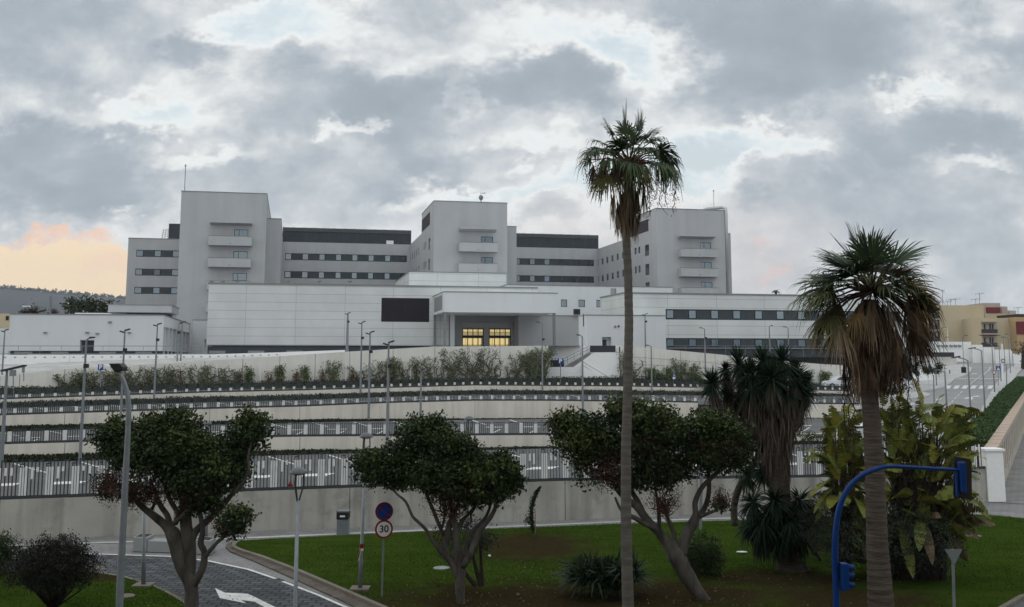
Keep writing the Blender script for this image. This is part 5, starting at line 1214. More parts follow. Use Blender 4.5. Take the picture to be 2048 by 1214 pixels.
# ------------------------------------------------------------------ vegetation
def limb(mb, pts, Y, conv=None, n=9, sub=3):
    """pts: (px, py, radius_px, depth offset) -> smooth tapered tube"""
    q = [(P(p[0], p[1], Y + (p[3] if len(p) > 3 else 0)), p[2] * Y / F) for p in pts]
    out = []; rr = []
    for i in range(len(q) - 1):
        p0 = q[max(i - 1, 0)][0]; p1, r1 = q[i]; p2, r2 = q[i + 1]; p3 = q[min(i + 2, len(q) - 1)][0]
        for k in range(sub):
            t = k / sub; a = 2 * p1 + (p2 - p0) * t + (2 * p0 - 5 * p1 + 4 * p2 - p3) * t * t + (3 * p1 - p0 - 3 * p2 + p3) * t ** 3
            out.append(a / 2); w = 1 + .10 * noise.noise(Vector((a.x * 1.5, a.y, a.z * 1.5))); rr.append((r1 + (r2 - r1) * t) * w)
    out.append(q[-1][0]); rr.append(q[-1][1]); mb.tube(out, rr, n)
def cv(pts, ox, oy, s, rs=None): return [tuple([ox + p[0] / s, oy + p[1] / s, p[2] / s] + list(p[3:])) for p in pts]
def crown_pts(lobes, Y, dens, clump=14, csize=.22, shell=.55):
    """leaf positions: small sprays scattered through lobes, mostly near their outside"""
    out = []
    for (px, py, rx, ry, *o) in lobes:
        dy = o[0] if o else 0.0; k = o[1] if len(o) > 1 else 1.0
        c = P(px, py, Y + dy); RX = rx * Y / F; RZ = ry * Y / F; RY = (RX + RZ) / 2 * 1.05
        n = int(dens * k * (RX * RY * RZ) ** (2 / 3.0) * 4)
        d = RNG.normal(size=(n, 3)); d /= np.linalg.norm(d, axis=1, keepdims=True)
        r = shell + (1 - shell) * RNG.random(n) ** .6
        m = RNG.random(n) < .22; r[m] = RNG.random(m.sum()) * shell
        bump = np.array([noise.noise(Vector((v[0] * 2.3 + c.x, v[1] * 2.3, v[2] * 2.3 + c.z))) for v in d]); r = r * (1 + .52 * bump)
        ctr = np.stack([c.x + d[:, 0] * r * RX, c.y + d[:, 1] * r * RY, c.z + d[:, 2] * r * RZ], 1)
        q = np.repeat(ctr, clump, 0) + RNG.normal(0, csize * .5, (n * clump, 3)) * np.array([1, 1, .75])
        out.append(q)
    return np.concatenate(out)
def twigs(mb, lobes, Y, n, src=None, r=.012):
    for (px, py, rx, ry, *o) in lobes:
        c = P(px, py, Y + (o[0] if o else 0)); RX = rx * Y / F; RZ = ry * Y / F
        for _ in range(n):
            d = Vector(RNG.normal(size=3)).normalized(); b = c + Vector((d.x * RX, d.y * RX, d.z * RZ)) * .92; a = c + Vector((0, 0, -RZ * .55)) + Vector(RNG.normal(0, .1, 3))
            m = (a + b) / 2 + Vector(RNG.normal(0, .12, 3)); mb.tube([a, m, b], [r * 1.8, r * 1.3, r * .5], 4, cap=False)

# --- ficus one (left)
c1 = lambda p: cv(p, 160, 790, 2.863)
Y1 = 31.0
t1 = thing('ficus_tree', 'spreading ficus with a thick pale forked trunk, left of the paved lane end', 'tree', G(383, 1240))
tb = MB()
for l in [[(642, 1500, 44), (640, 1300, 42), (637, 1200, 38), (637, 1120, 38), (628, 1060, 42), (590, 980, 46), (560, 880, 46), (528, 790, 42), (480, 740, 24), (420, 690, 20), (355, 640, 18), (290, 570, 12), (220, 520, 7)],
          [(625, 1060, 30), (630, 960, 34), (625, 860, 36), (608, 760, 34), (600, 650, 32), (590, 560, 22), (560, 440, 14), (540, 300, 7)],
          [(630, 880, 22), (650, 800, 22), (700, 745, 20), (790, 665, 17), (860, 580, 14), (930, 500, 11), (965, 430, 9), (962, 350, 8), (985, 260, 5)],
          [(640, 1110, 22), (672, 1050, 22, -.1), (705, 980, 21, -.15), (712, 900, 18, -.2), (690, 850, 17, -.2), (702, 780, 14, -.2), (690, 690, 13, -.2), (680, 600, 9)],
          [(712, 930, 14, -.2), (745, 890, 12, -.3), (790, 840, 10, -.4), (838, 800, 8, -.5), (870, 740, 5, -.5)],
          [(520, 760, 18), (500, 690, 16), (465, 640, 15), (440, 580, 11), (400, 480, 7)],
          [(545, 735, 16, -.1), (560, 680, 15, -.2), (520, 610, 14, -.1), (490, 530, 11), (470, 420, 7)],
          [(535, 735, 13, -.3), (590, 690, 13, -.4), (630, 640, 11, -.4), (660, 580, 8, -.4)],
          [(400, 680, 10, .2), (425, 625, 9, .2), (440, 570, 7, .3)]]: limb(tb, c1(l), Y1)
tb.build('trunk', 'bark', t1, smooth=True)
def lb(lobes, ox, oy, s): return [tuple([ox + l[0] / s, oy + l[1] / s, l[2] / s, l[3] / s] + list(l[4:])) for l in lobes]
lob = lb([(180, 235, 95, 90, .2), (560, 170, 130, 82, .1), (410, 260, 150, 130, 0), (600, 330, 180, 150, -.3), (470, 380, 150, 110, -.2), (690, 480, 170, 120, -.3), (700, 590, 120, 80, 0), (800, 320, 130, 100, .4), (880, 430, 100, 110, .2), (975, 190, 110, 95, .3), (930, 280, 80, 80, .3), (250, 330, 110, 100, .1), (1060, 285, 18, 22, .3), (900, 700, 75, 60, -.5), (880, 780, 70, 50, -.5, .7)], 160, 790, 2.863)
leafmesh('leaves', crown_pts(lob, Y1, 118), .11, 'ficus', t1, aspect=.62)
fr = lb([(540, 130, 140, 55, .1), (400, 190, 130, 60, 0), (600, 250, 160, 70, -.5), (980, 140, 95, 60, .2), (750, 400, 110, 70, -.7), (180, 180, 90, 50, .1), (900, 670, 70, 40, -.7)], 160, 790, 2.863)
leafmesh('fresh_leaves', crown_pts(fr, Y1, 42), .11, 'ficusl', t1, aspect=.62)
dr = lb([(270, 520, 165, 105, -.1), (400, 550, 130, 80, -.2), (150, 500, 70, 70, -.1), (640, 580, 100, 70, -.4), (820, 750, 70, 45, -.5), (560, 540, 80, 50, -.3)], 160, 790, 2.863)
leafmesh('dry_leaves', crown_pts(dr, Y1, 95), .075, 'dry', t1, aspect=.4)
ed = lb([(140, 560, 70, 40, 0), (300, 600, 130, 30, -.2), (110, 480, 40, 50, -.1), (700, 650, 80, 30, -.2)], 160, 790, 2.863)
leafmesh('lower_leaves', crown_pts(ed, Y1, 40), .085, 'ficus', t1)
tw = MB(); twigs(tw, lob[:12] + dr, Y1, 16); tw.build('twigs', 'barkd', t1)
# --- ficus two (centre)
Y2 = 32.5
t2 = thing('ficus_tree', 'round crowned ficus with many thin stems rising from one base, centre of the lawn', 'tree', G(918, 1205))
c2 = lambda p: cv(p, 840, 900, 3.867); tb = MB()
for l in [[(345, 1330, 30), (328, 1214, 30), (312, 1120, 34), (312, 1000, 38), (318, 920, 40), (300, 850, 40), (285, 740, 28), (282, 640, 26), (262, 540, 22), (240, 440, 16), (250, 330, 10)],
          [(300, 1000, 26), (262, 900, 32), (215, 830, 28), (160, 775, 24), (100, 700, 15, -.1), (50, 620, 13, -.2), (-10, 560, 12, -.3), (-60, 510, 11, -.3), (-110, 400, 10, -.3), (-180, 340, 9, -.2), (-230, 270, 6, 0)],
          [(225, 830, 22), (200, 760, 24), (215, 650, 27, .1), (232, 560, 22, .2), (270, 490, 16, .2), (300, 380, 10, .3)],
          [(185, 660, 14, .1), (140, 560, 14, .1), (95, 450, 14, .1), (45, 330, 13, .1), (5, 230, 11, .2), (-20, 100, 8, .2)],
          [(330, 900, 24, -.1), (385, 820, 24, -.2), (430, 700, 24, -.2), (480, 600, 20, -.2), (545, 520, 18, -.1), (585, 440, 14, 0), (600, 330, 9, .1)],
          [(340, 830, 18, .1), (360, 720, 17, .2), (410, 620, 15, .3), (490, 545, 13, .3), (535, 460, 11, .3), (560, 350, 8, .3)],
          [(290, 620, 14, .1), (330, 540, 14, .1), (400, 470, 13, .2), (440, 400, 9, .2)], [(400, 560, 10, .3), (395, 500, 10, .3), (430, 440, 9, .4)], [(170, 600, 10, .3), (190, 520, 10, .4), (180, 430, 8, .4)]]: limb(tb, c2(l), Y2)
tb.build('trunk', 'bark', t2, smooth=True)
lob = [(752, 938, 42, 30, 0), (735, 918, 28, 20, .2), (800, 915, 40, 36, .1), (848, 872, 50, 40, 0), (868, 860, 30, 26, .3), (895, 905, 48, 42, -.2), (925, 900, 32, 26, .3), (950, 938, 36, 32, 0), (995, 960, 42, 38, .1), (1020, 950, 26, 38, .2), (870, 950, 62, 34, -.3), (955, 990, 48, 24, .1), (800, 958, 34, 20, .2), (905, 975, 50, 24, 0), (1000, 918, 22, 16, .3)]
leafmesh('leaves', crown_pts(lob, Y2, 118), .11, 'ficus', t2, aspect=.62)
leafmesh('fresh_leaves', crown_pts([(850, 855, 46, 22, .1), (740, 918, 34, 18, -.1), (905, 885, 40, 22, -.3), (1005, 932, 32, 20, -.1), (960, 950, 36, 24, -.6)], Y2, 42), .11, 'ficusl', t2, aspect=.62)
dr = [(888, 1000, 34, 32, -.3), (905, 1015, 26, 22, -.1), (930, 985, 40, 18, -.3, .5)]
leafmesh('dry_leaves', crown_pts(dr, Y2, 90), .07, 'dry', t2, aspect=.4)
tw = MB(); twigs(tw, lob + dr, Y2, 12); tw.build('twigs', 'barkd', t2)
t2b = thing('flowering_shrub', 'small dark shrub with reddish blooms behind the many-stemmed ficus', 'shrub', G(958, 1172)); tb = MB()
for l in [[(962, 1172, 5), (950, 1130, 3.5), (942, 1090, 2.5)], [(964, 1172, 5), (962, 1120, 3), (960, 1080, 2)], [(952, 1172, 5), (930, 1145, 3.5), (915, 1110, 2.5)]]: limb(tb, l, 33.9)
tb.build('stems', 'barkd', t2b); lob = [(940, 1075, 52, 30, 0), (890, 1085, 26, 30, 0), (970, 1085, 26, 24, 0), (925, 1050, 40, 18, .2)]
leafmesh('leaves', crown_pts(lob, 34.2, 50), .075, 'bush', t2b); leafmesh('flowers', crown_pts([(873, 1072, 13, 14, -.2)], 34, 60), .07, 'dry', t2b)
# --- ficus three (right of the tall palm)
Y3 = 33.0; c3 = lambda p: cv(p, 1080, 780, 2.798)
t3 = thing('ficus_tree', 'leaning ficus with a pale split trunk and browned undersides, right of the slim tall palm', 'tree', G(1402, 1196)); tb = MB()
for l in [[(935, 1185, 26, .1), (900, 1150, 34), (850, 1080, 40), (800, 1000, 46), (765, 930, 50), (735, 880, 40), (670, 800, 26), (605, 735, 24), (550, 660, 22), (500, 620, 18), (430, 560, 11), (380, 470, 7)],
          [(640, 775, 14, -.2), (580, 745, 14, -.3), (530, 715, 13, -.3), (460, 680, 9, -.3), (420, 600, 6, -.3)],
          [(585, 700, 16, .1), (545, 620, 16, .1), (515, 560, 12, .2), (520, 460, 8, .2)], [(670, 800, 12, .1), (668, 740, 12, .1), (660, 640, 8, .1), (640, 520, 6, .1)],
          [(750, 880, 14, .1), (748, 800, 13, .2), (718, 730, 12, .2), (700, 640, 7, .2)],
          [(790, 920, 34), (805, 850, 32), (830, 790, 30), (862, 735, 28), (872, 690, 18, -.1), (868, 630, 15, -.1), (900, 555, 13, -.1), (950, 500, 13, -.1), (1010, 440, 11, -.1), (1060, 340, 7, 0)],
          [(880, 710, 18, .1), (915, 670, 15, .2), (940, 600, 13, .3), (946, 520, 12, .3), (940, 440, 10, .3), (930, 330, 7, .3)], [(890, 712, 10, -.1), (940, 690, 9, -.2), (990, 670, 7, -.3), (1020, 630, 5, -.3)],
          [(600, 560, 9, .2), (600, 480, 8, .2), (560, 380, 6, .2)], [(745, 520, 8, .2), (790, 490, 8, .2), (840, 460, 6, .2)]]: limb(tb, c3(l), Y3)
tb.build('trunk', 'bark', t3, smooth=True)
L3_ = lambda l: lb(l, 1080, 780, 2.798)
lob = L3_([(150, 190, 95, 66, 0), (210, 290, 140, 95, -.1), (300, 220, 120, 100, .1), (480, 130, 120, 85, .1), (600, 190, 150, 110, -.2), (700, 240, 130, 110, .1), (560, 320, 200, 110, 0), (680, 420, 160, 100, .1), (860, 330, 100, 100, .2), (950, 210, 130, 95, .1), (1040, 280, 130, 110, 0), (1100, 370, 90, 90, .2), (960, 370, 130, 90, -.1), (500, 500, 130, 70, .1), (690, 500, 90, 50, 0), (1010, 650, 45, 30, -.3, .5), (230, 400, 60, 70, 0, .5), (270, 500, 90, 35, -.1, .35), (820, 470, 40, 55, .1, .5), (340, 340, 130, 90, .2)])
leafmesh('leaves', crown_pts(lob, Y3, 100), .11, 'ficus', t3, aspect=.62)
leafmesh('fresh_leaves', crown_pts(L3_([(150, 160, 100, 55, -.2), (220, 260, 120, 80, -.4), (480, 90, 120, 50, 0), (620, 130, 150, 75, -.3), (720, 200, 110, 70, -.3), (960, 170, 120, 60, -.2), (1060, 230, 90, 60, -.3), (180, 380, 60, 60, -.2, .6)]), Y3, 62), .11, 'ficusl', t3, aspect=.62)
dr = L3_([(370, 440, 120, 110, -.2), (400, 330, 90, 60, -.1), (1020, 330, 110, 70, -.3), (600, 300, 90, 50, -.5, .5)])
leafmesh('browned_leaves', crown_pts(dr, Y3, 100), .08, 'dry', t3, aspect=.4)
db = L3_([(690, 620, 100, 85, -.2), (1020, 605, 56, 62, -.2)])
leafmesh('dry_clumps', crown_pts(db, Y3, 90, clump=10), .085, 'dry', t3, aspect=.25)
tw = MB(); twigs(tw, lob[:14] + dr, Y3, 10); twigs(tw, db, Y3, 60, r=.008); tw.build('twigs', 'dry', t3)

# --- palms
def fans(fr, name, m, root):
    """fr: list of (hub, outward dir, fan radius, droop, nblades, spread deg, fold)"""
    V = []; Fq = []; n0 = 0
    for hub, D, L, droop, nb, spread, fold in fr:
        D = Vector(D).normalized(); Sd = D.cross(Vector((0, 0, 1)));
        if Sd.length < .15: Sd = Vector((RNG.normal(), RNG.normal(), 0)); Sd = Sd - D * Sd.dot(D)
        Sd.normalize(); Nn = Sd.cross(D).normalized(); tl = RNG.normal(0, .35); Sd, Nn = Sd * math.cos(tl) + Nn * math.sin(tl), Nn * math.cos(tl) - Sd * math.sin(tl)
        hub = Vector(hub); sp = math.radians(spread)
        for j in range(nb):
            ph = -sp / 2 + sp * (j + .5) / nb + RNG.normal(0, .02); l = L * (.72 + .28 * math.cos(ph)) * RNG.uniform(.74, 1.12)
            d = D * math.cos(ph) + Sd * math.sin(ph) + Nn * fold * abs(math.sin(ph)); d.normalize(); w = Nn.cross(d).normalized()
            hw = l * .52 * sp / nb * .5; dz = Vector((0, 0, -1)); rd = droop * RNG.uniform(.7, 1.4)
            m1 = hub + d * l * .5 + dz * l * rd * .10; m2 = hub + d * l * .78 + dz * l * rd * .36; m3 = hub + d * l * .92 + dz * l * rd * .80
            e = .006
            for a in (hub - w * e, hub + w * e, m1 + w * hw, m1 - w * hw, m2 + w * hw * .62, m2 - w * hw * .62, m3 + w * .003, m3 - w * .003): V.append(tuple(a))
            Fq += [(n0, n0 + 1, n0 + 2, n0 + 3), (n0 + 3, n0 + 2, n0 + 4, n0 + 5), (n0 + 5, n0 + 4, n0 + 6, n0 + 7)]; n0 += 8
    return bigmesh(name, V, Fq, m, root)
def palm_trunk(root, pts, Y, m, rings=26, n=16):
    q = [(P(a, b, Y), r * Y / F) for a, b, r in pts]; out = []; rr = []
    for (a, ra), (b, rb) in zip(q, q[1:]):
        k = max(2, int((b - a).length / .05))
        for i in range(k):
            t = i / k; out.append(a.lerp(b, t)); z = a.lerp(b, t).z; rr.append((ra + (rb - ra) * t) * (1 + .025 * math.sin(z * rings) + .03 * noise.noise(Vector((z * 3, 0, Y)))))
    out.append(q[-1][0]); rr.append(q[-1][1]); t = MB(); t.tube(out, rr, n); return t.build('trunk', m, root, smooth=True)
YP = 29.0
pt = thing('fan_palm', 'very tall slim fan palm with a smooth grey trunk and drooping crown', 'palm tree', P(1258, 1400, YP))
palm_trunk(pt, [(1258, 1420, 12.5), (1256, 1214, 11.5), (1252, 1050, 10.5), (1252, 900, 9.8), (1256, 760, 9.2), (1258, 640, 8.6), (1256, 540, 8.2), (1252, 470, 8.2), (1256, 400, 9), (1258, 330, 10)], YP, 'palmbark2')
hub = P(1257, 332, YP); pet = MB(); gf = []; yf = []; sf = []; sk = []
rp = random.Random(11)
def addfrond(lst, hub, az, el, pl, L, droop, nb=26, spread=210, fold=.15, curve=.25, thick=.018):
    d = Vector((math.cos(az) * math.cos(el), math.sin(az) * math.cos(el), math.sin(el)))
    e = hub + d * pl + Vector((0, 0, -curve * pl)); m = hub + d * pl * .5 + Vector((0, 0, -curve * pl * .2))
    pet.tube([hub, m, e], [thick * 1.5, thick, thick * .7], 5, cap=False); D = (e - m).normalized(); lst.append((e, D, L, droop, nb, spread, fold))
px2m = YP / F
def to(lst, tx, ty, dy, L, droop, hub=None, **k):     # frond whose fan base sits at pixel (tx, ty)
    hub = hub or hubp; e = P(tx, ty, hub.y + dy); m = (hub + e) / 2 + Vector((0, 0, .12 * (e - hub).length)); thick = k.pop('thick', .02)
    pet.tube([hub, m, e], [thick * 1.5, thick, thick * .7], 5, cap=False); D = (e - m).normalized()
    if 'D' in k: D = Vector(k.pop('D')).normalized()
    lst.append((e, D, L, droop, k.get('nb', 26), k.get('spread', 215), k.get('fold', .15)))
hubp = hub
for (x, y, dy, L, dr_) in [(1290, 278, -.3, .7, .4), (1238, 290, -.5, .7, .5), (1268, 290, -.5, .7, .6), (1300, 300, .5, .7, .7), (1215, 300, .4, .7, .7), (1190, 300, .3, .6, .9), (1325, 310, .4, .65, .9), (1278, 262, .0, .62, .25), (1225, 272, .1, .72, .35), (1252, 268, .2, .62, .2), (1245, 300, -.4, .6, .5), (1300, 285, .2, .75, .6), (1208, 288, .3, .68, .5), (1320, 300, -.2, .72, .8), (1192, 305, -.1, .66, .8), (1205, 300, -.6, .7, .9), (1305, 305, .5, .7, .9), (1285, 300, -.6, .7, .9),
                           (1330, 318, .2, .6, .9), (1335, 335, -.3, .55, 1.0), (1228, 305, .6, .7, .7), (1270, 300, .6, .7, .6), (1180, 320, .3, .5, 1.0), (1262, 325, -.8, .7, .8), (1315, 325, -.6, .66, 1.1), (1222, 318, -.7, .7, 1.0)]: to(gf, x, y, dy, L, dr_)
gf.append((P(1252, 268, YP), Vector((-.05, 0, 1)), 1.05, .0, 9, 20, 0)); gf.append((P(1253, 262, YP), Vector((-.1, .1, 1)), .8, .0, 7, 16, 0)); gf.append((P(1279, 262, YP - .1), Vector((.12, 0, 1)), .85, .08, 24, 150, .1)); gf.append((P(1222, 268, YP), Vector((-.4, 0, 1)), .78, .2, 24, 150, .1)); gf.append((P(1262, 285, YP - .4), Vector((.05, -.2, 1)), .7, .1, 22, 130, .1)); gf.append((P(1300, 285, YP), Vector((.5, 0, .8)), .75, .3, 24, 160, .1))
for (x, y, dy, L, dr_) in [(1218, 352, -.5, .75, .7), (1275, 332, -.75, .72, 1.0), (1340, 340, -.1, .55, 1.0), (1205, 348, .1, .6, 1.0)]: to(yf, x, y, dy, L, dr_, D=(-.25 if x < 1250 else .2, -.45, -.55))
for i in range(60):
    x = 1257 + rp.uniform(-26, 26); y = rp.uniform(378, 424); e = P(x, y, YP + rp.uniform(-.3, .3)); sk.append((e, Vector(((1257 - x) * .006 + rp.gauss(0, .05), rp.uniform(-.12, .12), -1)), rp.uniform(.65, 1.1), .1, 9, rp.uniform(12, 30), .4))
for (x, y) in ((1228, 390), (1289, 378), (1286, 374), (1224, 394), (1290, 384)): sk.append((P(x, y, YP - .2), Vector((0, 0, -1)), .85, .1, 9, 16, .4))
for i in range(46):
    a = rp.uniform(0, 6.28); r_ = rp.uniform(.25, 1.25); x = hub.x + r_ * math.cos(a) * 1.0; sf.append((Vector((x, hub.y + r_ * .7 * math.sin(a), hub.z + rp.uniform(-.2, .25))), Vector((math.cos(a) * .15, math.sin(a) * .15, -1)), rp.uniform(.45, .8), .2, 9, 50, .1))
fans(gf, 'green_fronds', 'fan', pt); fans(yf, 'yellowing_fronds', 'fany', pt); fans(sf, 'withered_fronds', 'strawd', pt); fans(sk, 'dry_skirt', 'straw', pt)
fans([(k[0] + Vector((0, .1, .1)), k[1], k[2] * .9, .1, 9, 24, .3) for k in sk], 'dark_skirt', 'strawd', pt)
def dangles(root, starts, Y, m='husk', name='dead_flower_stalks', hubp_=None, thick=.010):
    t = MB(); pts = []
    for (x, y0, y1, dy) in starts:
        a = P(x, y0, Y + dy); b = P(x + rp.uniform(-6, 6), y1, Y + dy); h = hubp_ or hub
        mid = (h + a) / 2 + Vector((0, 0, .25)); q = [h, mid, a]
        L = (a - b).length; k = max(3, int(L / .12))
        for i in range(1, k + 1): q.append(a.lerp(b, i / k) + Vector((rp.uniform(-.05, .05), rp.uniform(-.05, .05), 0)))
        t.tube(q, [thick] * len(q), 4, cap=False)
        for p in q[3:]:
            for _ in range(9): pts.append(tuple(p + Vector((rp.gauss(0, .06), rp.gauss(0, .06), rp.gauss(0, .06)))))
            if rp.random() < .5: e = p + Vector((rp.uniform(-.2, .2), rp.uniform(-.1, .1), -rp.uniform(.1, .3))); t.tube([p, (p + e) / 2 + Vector((0, 0, -.03)), e], [.006, .005, .003], 3, cap=False)
    o = t.build(name, m, root); leafmesh('dry_flower_sprays', pts, .07, m, o, aspect=.3, droop=1.2)
dangles(pt, [(1296, 350, 420, 0), (1304, 345, 435, .2), (1314, 340, 400, -.2), (1330, 345, 385, .2), (1345, 340, 400, 0), (1350, 350, 425, .3), (1322, 350, 415, -.3), (1178, 340, 365, .1), (1184, 345, 385, -.2), (1172, 330, 365, .2), (1195, 350, 400, .3), (1288, 345, 400, -.3), (1336, 355, 410, -.1)], YP)
pet.build('petioles', 'strawd', pt)
# big-trunked palm on the right
YQ = 27.0
pq = thing('fan_palm', 'stout fan palm with a thick ringed trunk and heavy skirt of dead fronds', 'palm tree', P(1765, 1400, YQ))
palm_trunk(pq, [(1768, 1420, 29), (1762, 1214, 24.5), (1754, 1080, 20), (1750, 950, 18.5), (1744, 850, 17), (1738, 780, 16), (1736, 700, 16), (1742, 600, 15)], YQ, 'palmbark', rings=34, n=20)
hubp = P(1745, 583, YQ); pet = MB(); gf = []; yf = []; of = []; df = []; sk = []; sk2 = []
for (x, y, dy, L, dr_) in [(1690, 535, .5, .9, .15), (1712, 528, -.2, .95, .1), (1655, 560, .2, .8, .35), (1738, 515, .4, .85, .05), (1775, 540, -.3, .85, .15), (1795, 535, .5, .85, .2), (1705, 560, -.8, .85, .4), (1770, 570, -.9, .75, .5), (1705, 545, .2, .95, .18), (1725, 520, .1, .95, .1), (1745, 528, -.3, .95, .12), (1760, 520, .3, .85, .1), (1785, 525, .2, .9, .12), (1678, 560, 0, .85, .3), (1690, 548, -.4, .9, .3), (1715, 548, -.6, .95, .3), (1770, 548, .5, .9, .2), (1735, 545, .6, .9, .2), (1700, 530, .6, .9, .2),
                           (1665, 572, .4, .8, .4), (1660, 585, -.2, .85, .5), (1750, 555, -.9, .8, .4), (1800, 550, .6, .9, .3), (1780, 562, -.6, .8, .4), (1670, 595, .6, .8, .5), (1812, 585, .5, .8, .5)]: to(gf, x, y, dy, L * 1.32, dr_ * .8, nb=34, thick=.028)
for (x, y, dy, L, dr_) in [(1650, 592, -.3, .85, .7), (1636, 584, .1, .8, .6), (1672, 612, .1, .7, .9), (1662, 632, -.3, .7, 1.0), (1654, 640, .4, .6, 1.0), (1826, 588, -.3, .8, .7), (1790, 572, -.4, .9, .5), (1684, 640, -.3, .7, .9)]: to(yf, x, y, dy, L * 1.2, dr_, nb=30, thick=.026)
for (x, y, dy, L, dr_) in [(1795, 548, -.2, .8, .2), (1812, 570, 0, .95, .4), (1825, 600, .3, .8, .8), (1832, 612, -.2, .75, 1.0), (1712, 628, -.8, .5, 1.2)]: to(of, x, y, dy, L * 1.15, dr_, nb=28, thick=.026)
for i in range(16):
    s_ = rp.choice((-1, 1)); x = 1745 + s_ * rp.uniform(60, 100); y = rp.uniform(600, 660); to(df, x, y, rp.uniform(-.8, .8), rp.uniform(.7, 1.1), .5, nb=18, spread=80, thick=.022, D=(s_ * rp.uniform(.1, .5), rp.uniform(-.3, .3), -.9))
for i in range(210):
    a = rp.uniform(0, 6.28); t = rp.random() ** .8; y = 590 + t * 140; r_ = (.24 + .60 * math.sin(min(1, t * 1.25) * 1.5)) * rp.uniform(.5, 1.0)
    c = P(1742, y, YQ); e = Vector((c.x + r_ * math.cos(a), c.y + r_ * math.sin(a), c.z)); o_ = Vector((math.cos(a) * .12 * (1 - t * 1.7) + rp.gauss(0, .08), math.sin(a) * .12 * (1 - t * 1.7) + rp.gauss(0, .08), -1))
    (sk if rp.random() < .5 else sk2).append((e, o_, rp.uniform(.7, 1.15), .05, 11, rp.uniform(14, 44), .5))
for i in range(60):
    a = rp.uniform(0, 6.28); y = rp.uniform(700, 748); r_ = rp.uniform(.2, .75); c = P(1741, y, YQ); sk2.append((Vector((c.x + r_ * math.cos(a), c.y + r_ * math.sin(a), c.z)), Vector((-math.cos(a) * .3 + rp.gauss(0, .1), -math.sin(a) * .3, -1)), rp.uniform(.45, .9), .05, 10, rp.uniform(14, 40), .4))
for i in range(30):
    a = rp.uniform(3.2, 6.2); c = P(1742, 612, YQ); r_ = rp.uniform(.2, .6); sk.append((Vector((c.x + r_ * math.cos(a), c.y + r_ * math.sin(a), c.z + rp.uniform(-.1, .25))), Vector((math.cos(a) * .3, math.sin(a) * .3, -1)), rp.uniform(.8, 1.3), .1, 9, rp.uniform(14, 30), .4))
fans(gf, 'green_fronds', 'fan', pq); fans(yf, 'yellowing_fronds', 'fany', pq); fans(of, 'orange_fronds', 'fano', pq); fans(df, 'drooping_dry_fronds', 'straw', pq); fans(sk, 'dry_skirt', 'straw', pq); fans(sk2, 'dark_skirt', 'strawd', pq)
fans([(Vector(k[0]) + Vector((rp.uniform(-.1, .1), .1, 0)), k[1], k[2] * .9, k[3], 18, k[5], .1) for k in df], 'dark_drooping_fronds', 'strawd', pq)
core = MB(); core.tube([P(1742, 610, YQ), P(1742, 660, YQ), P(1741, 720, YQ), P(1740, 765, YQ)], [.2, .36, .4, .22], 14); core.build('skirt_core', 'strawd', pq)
dangles(pq, [(1672, 650, 690, 0), (1690, 700, 850, .3), (1698, 740, 900, .4), (1704, 760, 880, .2), (1640, 660, 700, -.2), (1790, 690, 760, .3), (1806, 650, 790, .1), (1822, 640, 740, .3), (1818, 680, 830, 0), (1836, 690, 770, -.2), (1842, 650, 730, .2), (1812, 700, 760, -.3), (1798, 740, 840, .2), (1830, 630, 700, .1), (1786, 730, 860, .2)], YQ, hubp_=hubp, thick=.014)
pet.build('petioles', 'strawd', pq)

# --- sword-leaved rosettes (yucca, strap plants)
def rosette(fr, c, L, n, w, el0=-60, el1=85, droop=.25, az=(0, 6.283)):
    for _ in range(n):
        a = RNG.uniform(*az); e = math.radians(RNG.uniform(el0, el1)); fr.append((c, Vector((math.cos(a) * math.cos(e), math.sin(a) * math.cos(e), math.sin(e))), L * RNG.uniform(.75, 1.1), w, droop * RNG.uniform(.5, 1.5)))
def swords(fr, name, m, root):
    V = []; Fq = []; n0 = 0
    for c, d, L, w, dr_ in fr:
        s_ = d.cross(Vector((RNG.normal(0, .3), RNG.normal(0, .3), 1))).normalized() * w; dz = Vector((0, 0, -L * dr_)); c = Vector(c)
        for p in (c - s_ * .6, c + s_ * .6, c + d * L * .45 + dz * .22 + s_, c + d * L * .45 + dz * .22 - s_, c + d * L * .97 + dz + s_ * .08, c + d * L * .97 + dz - s_ * .08): V.append(tuple(p))
        Fq += [(n0, n0 + 1, n0 + 2, n0 + 3), (n0 + 3, n0 + 2, n0 + 4, n0 + 5)]; n0 += 6
    return bigmesh(name, V, Fq, m, root)
YY = 37.4
yc = thing('giant_yucca', 'huge many-headed yucca with dark sword leaves over a shaggy trunk of dead leaves', 'yucca', G(1572, 1145))
heads = [(1424, 768, .8, -.2), (1478, 730, .95, 0), (1500, 748, .9, -.5), (1525, 726, .85, .2), (1563, 724, .9, -.1), (1543, 757, 1.0, -.8), (1502, 775, .9, -.6), (1590, 757, .9, .1), (1610, 785, .62, 0), (1590, 800, .6, .3), (1478, 806, .6, .4), (1590, 735, .5, .4), (1450, 740, .45, .4), (1570, 790, .7, -.4), (1612, 762, .45, .3), (1515, 790, .8, -.3), (1455, 790, .6, .3), (1560, 775, .8, .5), (1540, 735, .7, .6)]
g_ = []; d_ = []; tb = MB()
